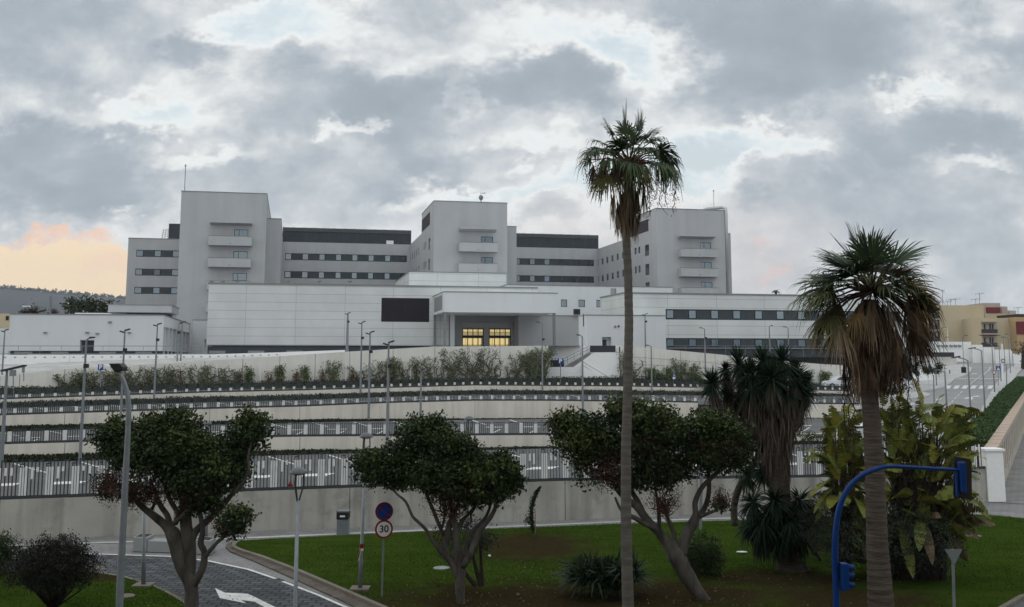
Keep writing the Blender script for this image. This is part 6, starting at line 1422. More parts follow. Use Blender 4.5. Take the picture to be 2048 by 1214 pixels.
for x, y, L, dy in heads:
    c = P(x, y, YY + dy); rosette(g_, c, L, 190, .026, -55, 88, .18); rosette(d_, c - Vector((0, 0, .12)), L * .95, 60, .02, -89, -45, .2)
    b = P(1530 + (x - 1530) * .25, 900, YY); q = [b, (b + c) / 2 + Vector(((c.x - b.x) * .2, 0, -.2)), c]; tb.tube(q, [.16, .12, .09], 8)
    for k in range(70):
        t = RNG.random() ** 1.1; p = c.lerp((b + c) / 2 + Vector(((c.x - b.x) * .2, 0, -.2)), t) if t < .9 else c.lerp(b, t); d_.append((p + Vector(RNG.normal(0, .09, 3)), Vector((RNG.normal(0, .25), RNG.normal(0, .25), -1)).normalized(), RNG.uniform(.4, .75), .02, .15))
for k in range(1300):
    t = RNG.random(); y = 800 + 160 * t; hw = (46 - 24 * t); x = 1548 + t * 8 + RNG.uniform(-hw, hw); d_.append((P(x, y - 25, YY + RNG.uniform(-1, 1) * hw / 55), Vector((RNG.normal(0, .14), RNG.normal(0, .14), -1)).normalized(), RNG.uniform(.5, .85), .022, .1))
for x, y, L, dy in [(1528, 938, .7, .2), (1495, 950, .6, .4), (1505, 1005, .8, -.3), (1550, 1000, .85, -.6), (1598, 1000, .85, -.1), (1525, 1040, .8, -.5), (1580, 1040, .85, -.6), (1620, 1020, .55, .4), (1498, 1050, .6, .3), (1560, 1075, .8, -.3), (1600, 1060, .7, .3), (1540, 900, .5, .5)]:
    rosette(g_, P(x, y, YY + dy), L * 1.12, 170, .03, -75, 60, .32)
for k in range(800):
    x = RNG.uniform(1510, 1612); y = RNG.uniform(1030, 1085); g_.append((P(x, y, YY + RNG.uniform(-.7, .5)), Vector((RNG.normal(0, .15), RNG.normal(0, .15), -1)).normalized(), RNG.uniform(.5, .9), .026, .1))
swords(g_, 'sword_leaves', 'yucca', yc); swords(d_, 'dead_leaves', 'yuccadry', yc)
for l in [[(1590, 1160, 30, 0), (1580, 1130, 22), (1570, 1080, 18), (1560, 1000, 20), (1556, 930, 20), (1545, 870, 18), (1540, 800, 12)], [(1620, 1150, 8, .1), (1600, 1130, 10)], [(1555, 1150, 8, -.1), (1570, 1130, 12)], [(1470, 1052, 7, 1.5), (1468, 1015, 7, 1.5), (1478, 975, 7, 1.2), (1505, 930, 6, .6), (1525, 900, 6)], [(1640, 1120, 4, .5), (1620, 1090, 5, .3), (1590, 1060, 6)]]: limb(tb, l, YY, n=11)
tb.build('trunk', 'palmbark', yc, smooth=True)
# strap-leaved clump by the slim palm
cl = thing('strap_leaf_clump', 'dense rounded clump of dark glossy strap leaves in front of the slim palm', 'plant', G(1208, 1190)); fr = []
for i in range(46):
    c = P(1208 + RNG.uniform(-58, 62), 1160 + RNG.uniform(-18, 22), 33.2 + RNG.uniform(-.6, .7)); c.z = max(c.z, .15); rosette(fr, c, 1.08, 44, .032, 20, 88, .5)
swords(fr, 'leaves', 'clivia', cl)
# paddle-leaved clump (bird of paradise trees)
st = thing('bird_of_paradise_clump', 'large clump of torn yellow green paddle leaves behind the stout palm', 'plant', G(1800, 1110)); YS = 36.0
def paddle(mb, base, d, L, W, droop, roll):
    d = Vector(d).normalized(); s_ = d.cross(Vector((0, 0, 1)));  s_ = Vector((1, 0, 0)) if s_.length < .1 else s_.normalized(); n_ = s_.cross(d).normalized()
    s_, n_ = s_ * math.cos(roll) + n_ * math.sin(roll), n_ * math.cos(roll) - s_ * math.sin(roll); K = 11; mid = []
    for i in range(K + 1): t = i / K; mid.append(base + d * L * t + Vector((0, 0, -L * droop * t * t)))
    prof = [math.sin(math.pi * min(1, (i / K) * .93 + .07)) ** .6 for i in range(K + 1)]
    for sg in (-1, 1):
        tear = 0
        for i in range(K):
            gap = 0 if RNG.random() > .45 else .028; sag = RNG.uniform(0, .10) + .08; up_ = .28
            a, b = mid[i] , mid[i + 1]; w0 = W * prof[i]; w1 = W * prof[i + 1] * (1 - gap * 3)
            A = a + s_ * sg * w0 + n_ * w0 * up_ + Vector((0, 0, -sag * w0)) + d * gap; B = b + s_ * sg * w1 + n_ * w1 * up_ + Vector((0, 0, -sag * w1)) - d * gap
            mb.quad(a, b, B, A)
lv_ = {'paddle': MB(), 'paddley': MB(), 'paddledry': MB()}; ptl = MB(); rs = random.Random(5)
spec = []
for i in range(300):
    if rs.random() < .25: bx, hx, y = rs.uniform(1672, 1700), rs.uniform(1658, 1715), rs.uniform(850, 1000)
    else: bx, hx, y = rs.uniform(1775, 1890), rs.uniform(1770, 1915), rs.uniform(830, 1060)
    spec.append((bx, hx, y))
for i in range(170):
    if rs.random() < .28: spec.append((rs.uniform(1675, 1700), rs.uniform(1662, 1712), rs.uniform(900, 1060)))
    else: spec.append((rs.uniform(1790, 1890), rs.uniform(1775, 1915), rs.uniform(900, 1085)))
spec += [(1690, 1690, 840), (1685, 1662, 860), (1700, 1712, 850), (1800, 1765, 812), (1805, 1795, 820), (1850, 1845, 812), (1860, 1868, 822), (1855, 1838, 830), (1880, 1905, 850), (1690, 1660, 905), (1885, 1925, 900), (1900, 1935, 1050), (1870, 1835, 930), (1820, 1800, 940), (1700, 1665, 960)]
for bx, hx, y in spec:
    dy = rs.uniform(-1.1, .9); a = P(bx, 1105, YS + dy * .3); a.z = .1; h = P(hx, y, YS + dy); m = a.lerp(h, .55) + Vector(((h.x - a.x) * -.15, 0, .1)); ptl.tube([a, m, h], [.022, .016, .011], 5, cap=False)
    out = (hx - bx) / 75.0 + rs.uniform(-.6, .6); e = rs.uniform(.35, 1.8) if y < 960 else rs.uniform(-.7, .8); d = Vector((out, rs.uniform(-.6, .3), e))
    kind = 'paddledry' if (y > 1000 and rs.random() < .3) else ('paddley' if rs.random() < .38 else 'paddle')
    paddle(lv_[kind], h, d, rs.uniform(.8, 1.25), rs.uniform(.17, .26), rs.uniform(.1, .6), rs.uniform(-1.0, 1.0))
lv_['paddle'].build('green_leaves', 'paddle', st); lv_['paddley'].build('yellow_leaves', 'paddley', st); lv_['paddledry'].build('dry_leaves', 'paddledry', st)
for x0, x1, y in ((1690, 1688, 960), (1800, 1796, 940), (1830, 1828, 950), (1870, 1868, 940), (1885, 1890, 990)):
    a = P(x0, 1100, YS); a.z = 0; ptl.tube([a, P((x0 + x1) / 2, 1000, YS), P(x1, y, YS)], [.11, .10, .07], 8)
ptl.build('stems', 'barkd', st)
sm = thing('young_fan_palm', 'small young fan palm among the paddle-leaved clump', 'palm tree', P(1818, 1080, YS + .8)); fr = []; pet = MB(); hubp = P(1815, 870, YS + 1)
for (x, y, dy) in ((1800, 852, 0), (1812, 845, .2), (1826, 848, 0), (1836, 858, -.1), (1804, 862, -.3), (1828, 866, -.3)): to(fr, x, y, dy, .55, .8, nb=20, thick=.015)
fans(fr, 'fronds', 'fan', sm); pet.tube([P(1818, 1080, YS + 1), hubp], [.09, .07], 8); pet.build('stem', 'barkd', sm)
# bushes
def bush(name, label, cat, lobes, Y, m, size=.06, dens=70, stems=None, base=None, csize=.16, aspect=.5):
    t = thing(name, label, cat, base or P(lobes[0][0], lobes[0][1], Y)); leafmesh('leaves', crown_pts(lobes, Y, dens, csize=csize, shell=.6), size, m, t, aspect=aspect); tb = MB()
    c = Vector((t.location.x, t.location.y, 0))
    for (px, py, rx, ry, *o) in lobes:
        e = P(px, py, Y)
        for k in range(7): q = e + Vector((RNG.uniform(-.8, .8) * rx * Y / F, RNG.uniform(-.3, .3), RNG.uniform(-.3, .6) * ry * Y / F)); tb.tube([c + Vector((RNG.uniform(-.1, .1), 0, 0)), c.lerp(q, .5) + Vector(((q.x - c.x) * .15, 0, 0)), q], [.035, .02, .008], 5, cap=False)
    tb.build('stems', 'barkd', t); return t
bush('purple_shrub', 'rounded purple leaved shrub on bare stems on the small lawn at bottom left', 'shrub', [(105, 1125, 82, 40), (60, 1140, 45, 32, -.3), (150, 1135, 50, 36, .1), (110, 1100, 60, 26, .2), (105, 1160, 55, 22, 0)], 31.0, 'purple', .06, 210, base=G(108, 1218))
bush('green_shrub', 'small green shrub cut by the left edge of the picture', 'shrub', [(5, 1100, 32, 32), (-20, 1110, 40, 36)], 33.0, 'ficus', .07, 170, base=G(0, 1150))
bush('round_shrub', 'clipped round dark green shrub right of the leaning pale trunk', 'shrub', [(1406, 1108, 34, 36), (1388, 1118, 22, 30, -.2), (1425, 1118, 18, 28, .1)], 36.5, 'ficus', .065, 220, base=G(1404, 1148))
bush('grey_shrub', 'wide low grey green shrub below the paddle-leaved clump', 'shrub', [(1700, 1070, 62, 62), (1770, 1075, 75, 62, -.2), (1840, 1080, 70, 58, 0), (1880, 1100, 46, 40, .1), (1650, 1050, 48, 50, .6), (1660, 1090, 40, 40, .2), (1800, 1040, 60, 40, .4)], 35.0, 'bush', .065, 62, base=G(1780, 1138))
bush('dark_shrub', 'dark leafy shrub close behind the shaggy yucca skirt', 'shrub', [(1625, 1050, 40, 48), (1640, 1035, 30, 30, .3)], 38.6, 'bush', .065, 75, base=G(1630, 1105))
bush('low_green_shrub', 'small low green shrub behind the fence at the top of the yucca lawn', 'shrub', [(1620, 878, 24, 12), (1640, 872, 18, 10), (1605, 868, 14, 8)], 62.0, 'ficus', .12, 26, base=P(1620, 890, 62)) 
# slim leaning cypress with its stakes
cy = thing('slim_cypress', 'thin leaning dark cypress tied to wooden stakes near the retaining wall', 'tree', G(1067, 1064)); q = [(1066, 1062, 7, 0), (1063, 1040, 6), (1063, 1020, 6), (1066, 1002, 7), (1072, 985, 6), (1081, 973, 2)]; pts = []
for (x0, y0, r0, *_), (x1, y1, r1, *_) in zip(q, q[1:]):
    for k in range(420): t = RNG.random(); pts.append(tuple(P(x0 + (x1 - x0) * t + RNG.normal(0, (r0 + (r1 - r0) * t) * .42), y0 + (y1 - y0) * t, 44.6 + RNG.normal(0, .07))))
for k in range(260): pts.append(tuple(P(1056 + RNG.normal(0, 4.5), 1040 + RNG.normal(0, 7), 44.6 + RNG.normal(0, .08))))
leafmesh('foliage', pts, .08, 'yucca', cy, aspect=.35); tb = MB(); limb(tb, [(1066, 1066, 2.5, 0), (1064, 1030, 2), (1067, 1000, 1.5), (1078, 978, 1)], 44.6); tb.build('trunk', 'barkd', cy)
tb = MB(); tb.bar(P(1071, 1068, 44.4), P(1070, 1018, 44.4), .035); tb.bar(P(1062, 1064, 44.8), P(1061, 1000, 44.8), .035); tb.build('stakes', 'straw', cy)
# --- climbing plants on the cream wall
def climber(px, ytop, wpx, kind, label, dens=1.0, stems=5, walltab=W5Y, basetab=W5B, m='climb', off=.55):
    Yw = invY(px, walltab) - off; yb = lin(px, basetab) + 1; base = P(px, yb, Yw)
    t = thing('climbing_plant' if kind == 'c' else 'young_tree', label, 'climbing plant' if kind == 'c' else 'young tree', base, 'plants growing along the cream walls'); tb = MB(); pts = []
    for s_ in range(int(stems * (1.5 if kind == 'c' else 1))):
        x = px + rs.uniform(-.12, .12) * wpx; q = [P(x, yb, Yw + rs.uniform(-.1, .1))]; n = 9; drift = rs.uniform(-1.0, 1.0) * wpx
        for i in range(1, n + 1):
            f = i / n; xx = x + drift * f + rs.uniform(-.30, .30) * wpx * (1 if kind == 'c' else .35); yy = yb + (ytop + rs.uniform(0, 12) - yb) * f; q.append(P(xx, yy, Yw + rs.uniform(-.12, .12)))
        tb.tube(q, [.09 * (1 - .75 * i / n) for i in range(n + 1)], 5, cap=False)
        for i in range(2, n + 1):
            for _ in range(int((7 if kind == 'c' else 20) * dens)):
                p = q[i - 1].lerp(q[i], rs.random()); sp_r = .20 if kind == 'c' else .24; pts.append((p.x + rs.gauss(0, sp_r), p.y + rs.gauss(0, .12), p.z + rs.gauss(0, sp_r * .8)))
    leafmesh('leaves', pts, .22, m, t, aspect=.5); tb.build('stems', 'climbstem', t)
ordn = ['first', 'second', 'third', 'fourth', 'fifth', 'sixth', 'seventh', 'eighth', 'ninth', 'tenth', 'eleventh', 'twelfth', 'thirteenth', 'fourteenth']
for i, (x, yt, w) in enumerate([(132, 745, 26), (150, 740, 26), (172, 738, 30), (196, 736, 28), (218, 736, 26), (242, 734, 30), (262, 733, 26), (284, 732, 28), (306, 730, 26), (328, 729, 30), (346, 730, 22), (385, 728, 26), (404, 726, 26), (424, 727, 30)]):
    climber(x, yt, w, 'c', f'tangled climber on the left stretch of the cream wall, {ordn[i]} from the left', (.8, .5, 1.0, .3, .9, .5, .8, .35, .9, .45, .8, .35, .6, .5)[i], (5, 3, 6, 3, 5, 4, 5, 3, 5, 3, 5, 3, 4, 4)[i])
for i, (x, yt, w) in enumerate([(448, 733, 26), (470, 734, 26)]): climber(x, yt, w, 'c', f'sparse climber, {("left", "right")[i]} one of the thin pair before the young trees', .35, 4)
for i, (x, yt) in enumerate([(500, 733), (559, 727), (613, 729), (667, 720)]): climber(x, yt, 16, 't', f'young green tree trained on the cream wall, {ordn[i]} from the left', 1.3, 3)
for i, (x, yt) in enumerate([(364, 734), (478, 742), (536, 742), (593, 741), (645, 736), (702, 740)]): climber(x, yt, 8, 't', f'thin reddish young tree against the cream wall, {ordn[i]} from the left', .7, 2, m='climbr')
for i, (x, yt, w) in enumerate([(722, 728, 26), (745, 716, 28), (768, 714, 30), (790, 712, 30), (812, 714, 30), (835, 712, 30), (858, 708, 28), (880, 712, 26)]): climber(x, yt, w, 'c', f'bushy climber in the middle stretch of the cream wall, {ordn[i]} from the left', (.6, .5, .9, .9, .7, .9, .5, .6)[i], (4, 3, 5, 6, 4, 5, 4, 3)[i])
for i, (x, yt, w) in enumerate([(905, 694, 34), (930, 696, 34), (952, 693, 30), (975, 694, 34), (990, 712, 24)]): climber(x, yt, w, 'c', f'tall climber reaching the wall top below the entrance doors, {ordn[i]} from the left', (.9, .5, .9, .7, .4)[i], (6, 4, 6, 5, 3)[i])
for i, (x, yt, w) in enumerate([(1018, 722, 12), (1038, 706, 26), (1062, 695, 30), (1084, 692, 26)]): climber(x, yt, w, 'c', f'climber just left of the white stair block, {ordn[i]} from the left', (.5, 1.1, 1.7, 1.8)[i], (2, 5, 8, 8)[i])
for i, (x, yt, w, dn_) in enumerate([(1250, 697, 18, 1.3), (1268, 716, 20, .5), (1302, 732, 12, 1.2), (1326, 742, 14, 1.0), (1341, 732, 14, 1.0), (1360, 716, 20, .9), (1380, 722, 20, .9), (1396, 742, 12, .7)]): climber(x, yt, w, 't' if x > 1290 else 'c', f'shrubby plant right of the white stair block, {ordn[i]} from the left', dn_, 4)
for i, (x, yt, w) in enumerate([(1612, 738, 18), (1648, 738, 16), (1600, 746, 12)]): climber(x, yt, w, 't', f'small bush behind the white cars, {ordn[i]} one', 1.3, 4)
for i, (x, yt, w) in enumerate([(1808, 716, 20), (1830, 720, 18), (1856, 728, 16), (1872, 722, 14), (1795, 722, 14)]):
    climber(x, yt, w, 't', f'dark shrub along the planted verge right of the stout palm, {ordn[i]} one', 1.6, 5, walltab=[(1700, 165), (1900, 175)], basetab=[(1700, 748), (1900, 746)], m='ficus')
# planted strips at the foot of the terrace walls
def cover(L, hgt, dens, label, m='cover', y0=0, y1=1.0, size=.2):
    pts = []; M0, B0 = L[1], L[2]
    for i in range(len(M0) - 1):
        n = int((M0[i + 1] - M0[i]).length * dens); t = RNG.random(n); g = RNG.random(n) * (y1 - y0) + y0
        for a, b in zip(t, g):
            p = M0[i].lerp(M0[i + 1], a).lerp(B0[i].lerp(B0[i + 1], a), b); h = hgt * (.6 + .6 * noise.noise(Vector((p.x * .5, p.y * .5, 0))) + .4 * RNG.random()); pts.append((p.x, p.y, p.z + max(0, h) * RNG.random()))
    tagit(leafmesh('ground_cover', pts, size, m, None, aspect=.5), label, 'ground cover', kind='stuff')
cover(L1, .10, 300, 'dull green ground cover at the foot of the second terrace wall')
cover(L2, .08, 260, 'green ground cover strip below the middle wall', 'cover')
cover(L3, .22, 200, 'dark ground cover below the thin concrete band', 'bush')
cover(L4, .35, 180, 'dark low planting along the foot of the cream wall', 'bush')
vg = []
for k in range(1800):
    x = RNG.uniform(1700, 1795) ; p = SP(x, 786 - (x - 1700) * -.0 + RNG.uniform(-5, 4), 0) if False else P(x, 786 + RNG.uniform(-4, 4), 112); vg.append((p.x, p.y, p.z + RNG.random() * .25))
tagit(leafmesh('verge_ground_cover', vg, .2, 'bush', None), 'low dark ground cover on the corner bed right of the stout palm', 'ground cover', kind='stuff')
# --- far vegetation
def fartree(label, lobes, Y, m, dens, size, trunk=None, name='broadleaf_tree', twn=0):
    t = thing(name, label, 'tree', P(lobes[0][0], lobes[0][1] + lobes[0][3], Y)); leafmesh('crown', crown_pts(lobes, Y, dens, clump=8, csize=1.6), size, m, t, aspect=.7); tb = MB()
    x, y = lobes[0][0], lobes[0][1]; tb.tube([P(x, y + lobes[0][3] + 22, Y), P(x, y, Y)], [.5, .3], 7)
    if twn: twigs(tb, lobes, Y, twn, r=.07)
    tb.build('trunk', 'barkd', t); return t
fartree('dark rounded tree behind the annex roof, larger of the dark pair', [(150, 613, 24, 12), (170, 612, 26, 12), (190, 615, 20, 11)], 230, 'ficus', 3.2, .7)
fartree('dark tree beside the larger one, just left of the canopy roof', [(207, 615, 12, 11), (215, 618, 10, 8)], 232, 'ficus', 3.2, .7)
fartree('thin bare reddish tree left of the dark trees behind the annex', [(70, 620, 24, 11), (50, 624, 14, 7)], 230, 'climbr', .5, .5, twn=40, name='bare_tree')
fartree('small bare reddish tree beside the thin mast behind the annex', [(105, 623, 14, 7)], 230, 'climbr', .45, .5, twn=30, name='bare_tree')
m_ = MB(); a = P(100.5, 630, 225); b = P(101, 592, 225); m_.bar(a, b, .35); tagit(m_.build('mast', 'steel'), 'thin dark mast among the bare trees behind the annex', 'mast')
ft = thing('distant_palm', 'tiny palm crown peeping over the right hospital block roof', 'palm tree', P(1552, 588, 260)); fr = []; pet = MB(); hubp = P(1552, 583, 260)
for k in range(14): a = rs.uniform(0, 6.28); fr.append((hubp, Vector((math.cos(a), math.sin(a), rs.uniform(-.2, .9))), 1.5, .5, 9, 60, .1))
fans(fr, 'fronds', 'fan', ft); tb = MB(); tb.tube([P(1552, 625, 260), hubp], [.3, .25], 7); tb.build('trunk', 'barkd', ft)
ft = thing('norfolk_pine', 'slender tiered pine behind the left end of the cream apartment block', 'tree', P(1863.5, 612, 330)); fr = []
for k in range(6):
    c = P(1863.5, 590 + k * 4, 330); rosette(fr, c, 1.0 + k * .35, 60, .10, 0, 25, .1)
swords(fr, 'crown', 'ficus', ft); tb = MB(); tb.tube([P(1863.5, 640, 330), P(1863.5, 588, 330)], [.3, .1], 6); tb.build('trunk', 'barkd', ft)
fartree('reddish brown bush at the right edge below the ochre block', [(2046, 700, 8, 16)], 240, 'climbr', 3, .6)
fartree('dark bushy tree behind the stout palm, left of the cream block', [(1845, 612, 16, 14), (1858, 620, 12, 10)], 280, 'ficus', 3, .8)
# ------------------------------------------------------------------ lamps, signs, furniture, cars
def pole_lamp(label, x0, y0, x1, y1, Y, kind='double', extra=True, mname='pole', r=None, group='lighting columns of the car park', arm=None):
    b = P(x1, y1, Y); t = P(x1, y0, Y); h = t.z - b.z; b0 = Vector((b.x, b.y, b.z)); root = thing('lamp_post', label, 'lamp post', b0, group)
    r = r or .085
    m = MB(); m.tube([b0 - Vector((0, 0, .3)), b0 + Vector((0, 0, h * .5)), b0 + Vector((0, 0, h))], [r * 1.25, r, r * .7], 8); m.build('pole', mname, root)
    tp = b0 + Vector((0, 0, h))
    if kind == 'double':
        for sg in (-1, 1): 
            m = MB(); m.obox(tp + Vector((sg * .19, 0, .02 - .16 * (sg < 0))), (.17, 0, .05 * sg), (0, .13, 0), (0, 0, .05)); m.build('lamp_head', 'darkgrey', root)
    elif kind in ('left', 'right'):
        sg = -1 if kind == 'left' else 1; L = arm or 1.0
        m = MB(); m.tube([tp, tp + Vector((sg * L * .5, 0, .12)), tp + Vector((sg * L, 0, .14))], .045, 6); m.build('arm', mname, root)
        m = MB(); m.hexa([tp + Vector(v) for v in [(sg * L * .6, -.14, .08), (sg * L * 1.35, -.14, .12), (sg * L * 1.35, .14, .12), (sg * L * .6, .14, .08), (sg * L * .6, -.12, .19), (sg * L * 1.35, -.10, .20), (sg * L * 1.35, .10, .20), (sg * L * .6, .12, .19)]]); m.build('lamp_head', 'darkgrey', root)
    elif kind == 'flat':
        m = MB(); m.obox(tp + Vector((.35, 0, .10)), (.62, 0, .14), (0, .22, 0), (0, 0, .045)); m.build('lamp_head', 'darkgrey', root)
    if extra:
        m = MB(); q = b0 + Vector((0, 0, h * .78)); m.obox(q + Vector((.12, -.12, 0)), (.13, 0, 0), (0, .10, 0), (0, 0, .12)); m.build('floodlight', 'black', root)
    return root
Yb2 = lambda x, t, d=-.7: invY(x, t) + d
pole_lamp('grey double headed lamp post at the far left behind the cream wall', 9, 660, 4, 750, 108, extra=False)
pole_lamp('tall grey lamp post on the grass strip left of the leftmost ficus', 172, 680, 160, 918, 61, 'right', arm=.35)
pole_lamp('double headed lamp post rising above the left ficus, right of the blue parking sign', 250, 660, 241, 842, Yb2(241, W3Y))
pole_lamp('lamp post with a side floodlight left of the paired posts by the annex corner', 313, 648, 308.5, 792, Yb2(308, W4Y))
pole_lamp('left one of the two close posts at the annex corner', 357, 648, 354, 727, 118, 'right', arm=.3)
pole_lamp('right one of the two close posts at the annex corner', 365, 644, 361, 727, 118.5, extra=False)
pole_lamp('flat headed tall lamp post cut by the left edge of the picture', 13, 740, 1, 948, 57, 'flat', False, r=.10)
pole_lamp('tallest thin post in front of the panelled block, left of its louvre', 696, 626, 694, 705, 132, r=.16)
pole_lamp('thin post left of the louvre rising from the dark strip', 723, 644, 721, 790, Yb2(721, W4Y))
pole_lamp('double headed post left of the louvre rising from the middle wall foot', 740, 664, 737, 845, Yb2(737, W3Y))
pole_lamp('double headed post right of the centre below the louvre, behind the round crowned ficus', 778, 684, 774, 905, Yb2(774, W2Y))
pole_lamp('short double headed post above the round crowned ficus', 841, 739, 841, 843, Yb2(841, W3Y), extra=False)
pole_lamp('post with side floodlight in front of the canopy right columns', 1083, 647, 1085, 792, Yb2(1085, W4Y), 'left', arm=.5)
pole_lamp('post in front of the white stair block', 1160, 673, 1166, 843, Yb2(1166, W3Y), 'left', False, arm=.4)
pole_lamp('post at the stairhead block behind the slim palm', 1287, 628, 1291, 697, 133.5, 'double')
pole_lamp('single arm post right of the slim palm at the trellis', 1303, 693, 1304, 790, Yb2(1304, W4Y), 'left', False, arm=.5)
pole_lamp('post in front of the right block rising between two low windows', 1406, 658, 1411, 740, 131, 'left', arm=.5)
pole_lamp('slim post in front of the right block above the yucca, left of two', 1540, 653, 1540, 700, 136.5, 'right', False, arm=.35)
pole_lamp('slim post in front of the right block above the yucca, right of two', 1575, 656, 1578, 712, 136.8, 'left', False, arm=.5)
pole_lamp('low single lamp between the two slim posts above the yucca', 1556, 681, 1557, 700, 136.2, 'left', False, arm=.5)
m = MB(); 
def street_lamp(label, x0, y0, x1, y1, r=.075, arm=-1.05, Y=None, m_='pole', band=False):
    b = SP(x1, y1) if Y is None else P(x1, y1, Y); top = P(x0, y0, b.y); root = thing('street_lamp', label, 'street lamp', b, 'street lamps along the climbing street')
    t_ = Vector((b.x, b.y, top.z)); q = MB(); q.tube([b - Vector((0, 0, .3)), b.lerp(t_, .5), t_], [r * 1.3, r, r * .75], 8); q.build('pole', m_, root)
    q = MB(); q.tube([t_ - Vector((0, 0, .05)), t_ + Vector((arm * .3, 0, .12)), t_ + Vector((arm * .75, 0, .22))], .05, 6); q.build('arm', m_, root)
    q = MB(); q.obox(t_ + Vector((arm * .95, 0, .26)), (min(abs(arm), 1) * .33, 0, -.06 * (1 if arm > 0 else -1)), (0, .15, 0), (0, 0, .05)); q.build('lamp_head', 'darkgrey', root)
    q = MB(); q.box(b.x - .16, b.x + .16, b.y - .16, b.y + .16, b.z - .1, b.z + .06); q.build('base_plate', 'galv', root)
    if band: q = MB(); q.tube([b + Vector((0, 0, .4)), b + Vector((0, 0, 1.2))], r * 1.45, 8); q.build('red_band', 'red', root)
X_ = lambda x: 1600 + x / 3.281
Y_ = lambda y: 660 + y / 3.281
street_lamp('nearest street lamp on the right pavement, beside the painted arrow', X_(1083), Y_(198), X_(1128), Y_(668))
street_lamp('second street lamp up the right pavement', X_(1188), Y_(135), X_(1214), Y_(518))
street_lamp('third street lamp up the right pavement, beside the triangular sign', X_(1258), Y_(95), X_(1278), Y_(413))
street_lamp('fourth street lamp up the right pavement, beyond the zebra crossing', X_(1303), Y_(100), X_(1320), Y_(345))
street_lamp('lamp in the middle of the picture right, rising behind the banana-like leaves', X_(943), Y_(275), X_(966), Y_(560), Y=88)
street_lamp('left kerb lamp before the zebra crossing', X_(884), Y_(20), X_(897), Y_(370), arm=-.4)
street_lamp('left kerb lamp next to the white post', X_(941), Y_(55), X_(952), Y_(290), arm=1.0)
street_lamp('white painted post with a red band at its foot', X_(978), Y_(-5), X_(984), Y_(300), arm=-1.0, m_='white', band=True)
street_lamp('lamp beside the litter bin on the left kerb', X_(1072), Y_(44), X_(1077), Y_(262), arm=1.0)
street_lamp('far lamp in front of the cream gable wall', X_(1100), Y_(0), X_(1112), Y_(185), arm=-1.0)
street_lamp('far lamp on the left bend in front of the cream block corner', X_(957), Y_(-5), X_(964), Y_(200), arm=-1.6)
street_lamp('left one of the three far lamps at the right edge', X_(1330), Y_(43), X_(1346), Y_(235), arm=-1.2)
street_lamp('middle one of the three far lamps at the right edge', X_(1360), Y_(55), X_(1382), Y_(288), arm=-1.2)
street_lamp('right one of the three far lamps at the right edge', X_(1387), Y_(33), X_(1400), Y_(243), arm=-1.2)
# near curved street lamp, bottom left
nl = thing('street_lamp', 'large near street lamp with a bent galvanised column at lower left', 'street lamp', P(236, 1400, 25.0)); Yn = 25.0
q = MB(); limb(q, [(236, 1420, 7.6), (239, 1214, 7.0), (245, 1080, 6.5), (251, 960, 6.0), (256.5, 850, 5.4), (256.5, 800, 4.9), (251, 772, 4.5), (243, 752, 4.3), (236, 744, 4.0)], Yn, n=14, sub=5); q.build('column', 'galv', nl, smooth=True)
q = MB(); hp = [(217, 727), (238, 726.5), (245, 734), (244, 741.5), (229, 743)]
q.plate([P(x, y, Yn - .12) for x, y in hp], (0, .36, 0)); q.build('lamp_head', 'black', nl, bevel=.015)
q = MB(); q.plate([P(x, y, Yn - .08) for x, y in [(222, 733), (231, 743.6), (229, 744.4), (219, 732)]], (0, .28, 0)); q.build('lens', 'lens', nl)
# dome-topped garden lamps
def dome_lamp(label, x, ytop, base, dome_px, m='pole', plate=True, tape=False):
    Y = base.y; t = P(x, ytop, Y); R_ = dome_px * Y / F / 2; root = thing('garden_lamp', label, 'garden lamp', base, 'dome topped garden lamps'); zt = t.z
    ax = lambda z: Vector((base.x + (t.x - base.x) * (z - base.z) / (zt - base.z), base.y, z))
    q = MB(); q.tube([base, ax(base.z + .9), ax(base.z + .95), ax(zt - R_ * 3.6)], [.075, .070, .055, .048], 12); q.build('column', 'galv', root, smooth=True)
    q = MB(); q.lathe((t.x, Y, zt - R_ * .62), [(R_ * .98, -.02), (R_, .0), (R_ * .93, R_ * .18), (R_ * .72, R_ * .38), (R_ * .4, R_ * .54), (.01, R_ * .62)], 26); q.build('dome', 'domecap', root, smooth=False)
    q = MB(); q.lathe((t.x, Y, zt - R_ * .62 - .055), [(R_ * .6, 0), (R_ * .62, .03)], 20); q.build('lens', 'lens', root)
    for a in (.3, 2.4, 4.5):
        e = Vector((t.x + math.cos(a) * R_ * .55, Y + math.sin(a) * R_ * .55, zt - R_ * .7)); s_ = ax(zt - R_ * 3.7) + Vector((math.cos(a), math.sin(a), 0)) * .03
        q = MB(); q.tube([s_, (s_ + e) / 2 + Vector((math.cos(a), math.sin(a), 0)) * R_ * .28 + Vector((0, 0, .05)), e], [.022, .02, .018], 6); q.build('bracket', 'darkgrey', root)
    if plate: q = MB(); q.box(base.x - .30, base.x + .30, base.y - .30, base.y + .30, base.z - .02, base.z + .05); q.build('base_plate', 'kerb', root)
    if tape:
        q = MB(); a = ax(base.z + 1.28); q.tube([a, ax(base.z + 1.42)], .062, 10); q.bar(a + Vector((-.03, -.06, 0)), a + Vector((-.12, -.09, -.28)), .04, .01); q.build('tape', 'signred', root)
        q = MB(); a = ax(base.z + 1.20); q.tube([a, ax(base.z + 1.275)], .063, 10); q.bar(a + Vector((.0, -.07, 0)), a + Vector((-.08, -.09, -.3)), .03, .01); q.build('white_tape', 'signwhite', root)
    return root
bl = P(591, 1300, 25.6); bl.z = .0; b2 = G(720, 1178, .09)
dome_lamp('nearest dome topped garden lamp in front of the red hydrant', 597, 934, Vector((P(590, 1250, 27).x, 27, 0)), 35, plate=False)
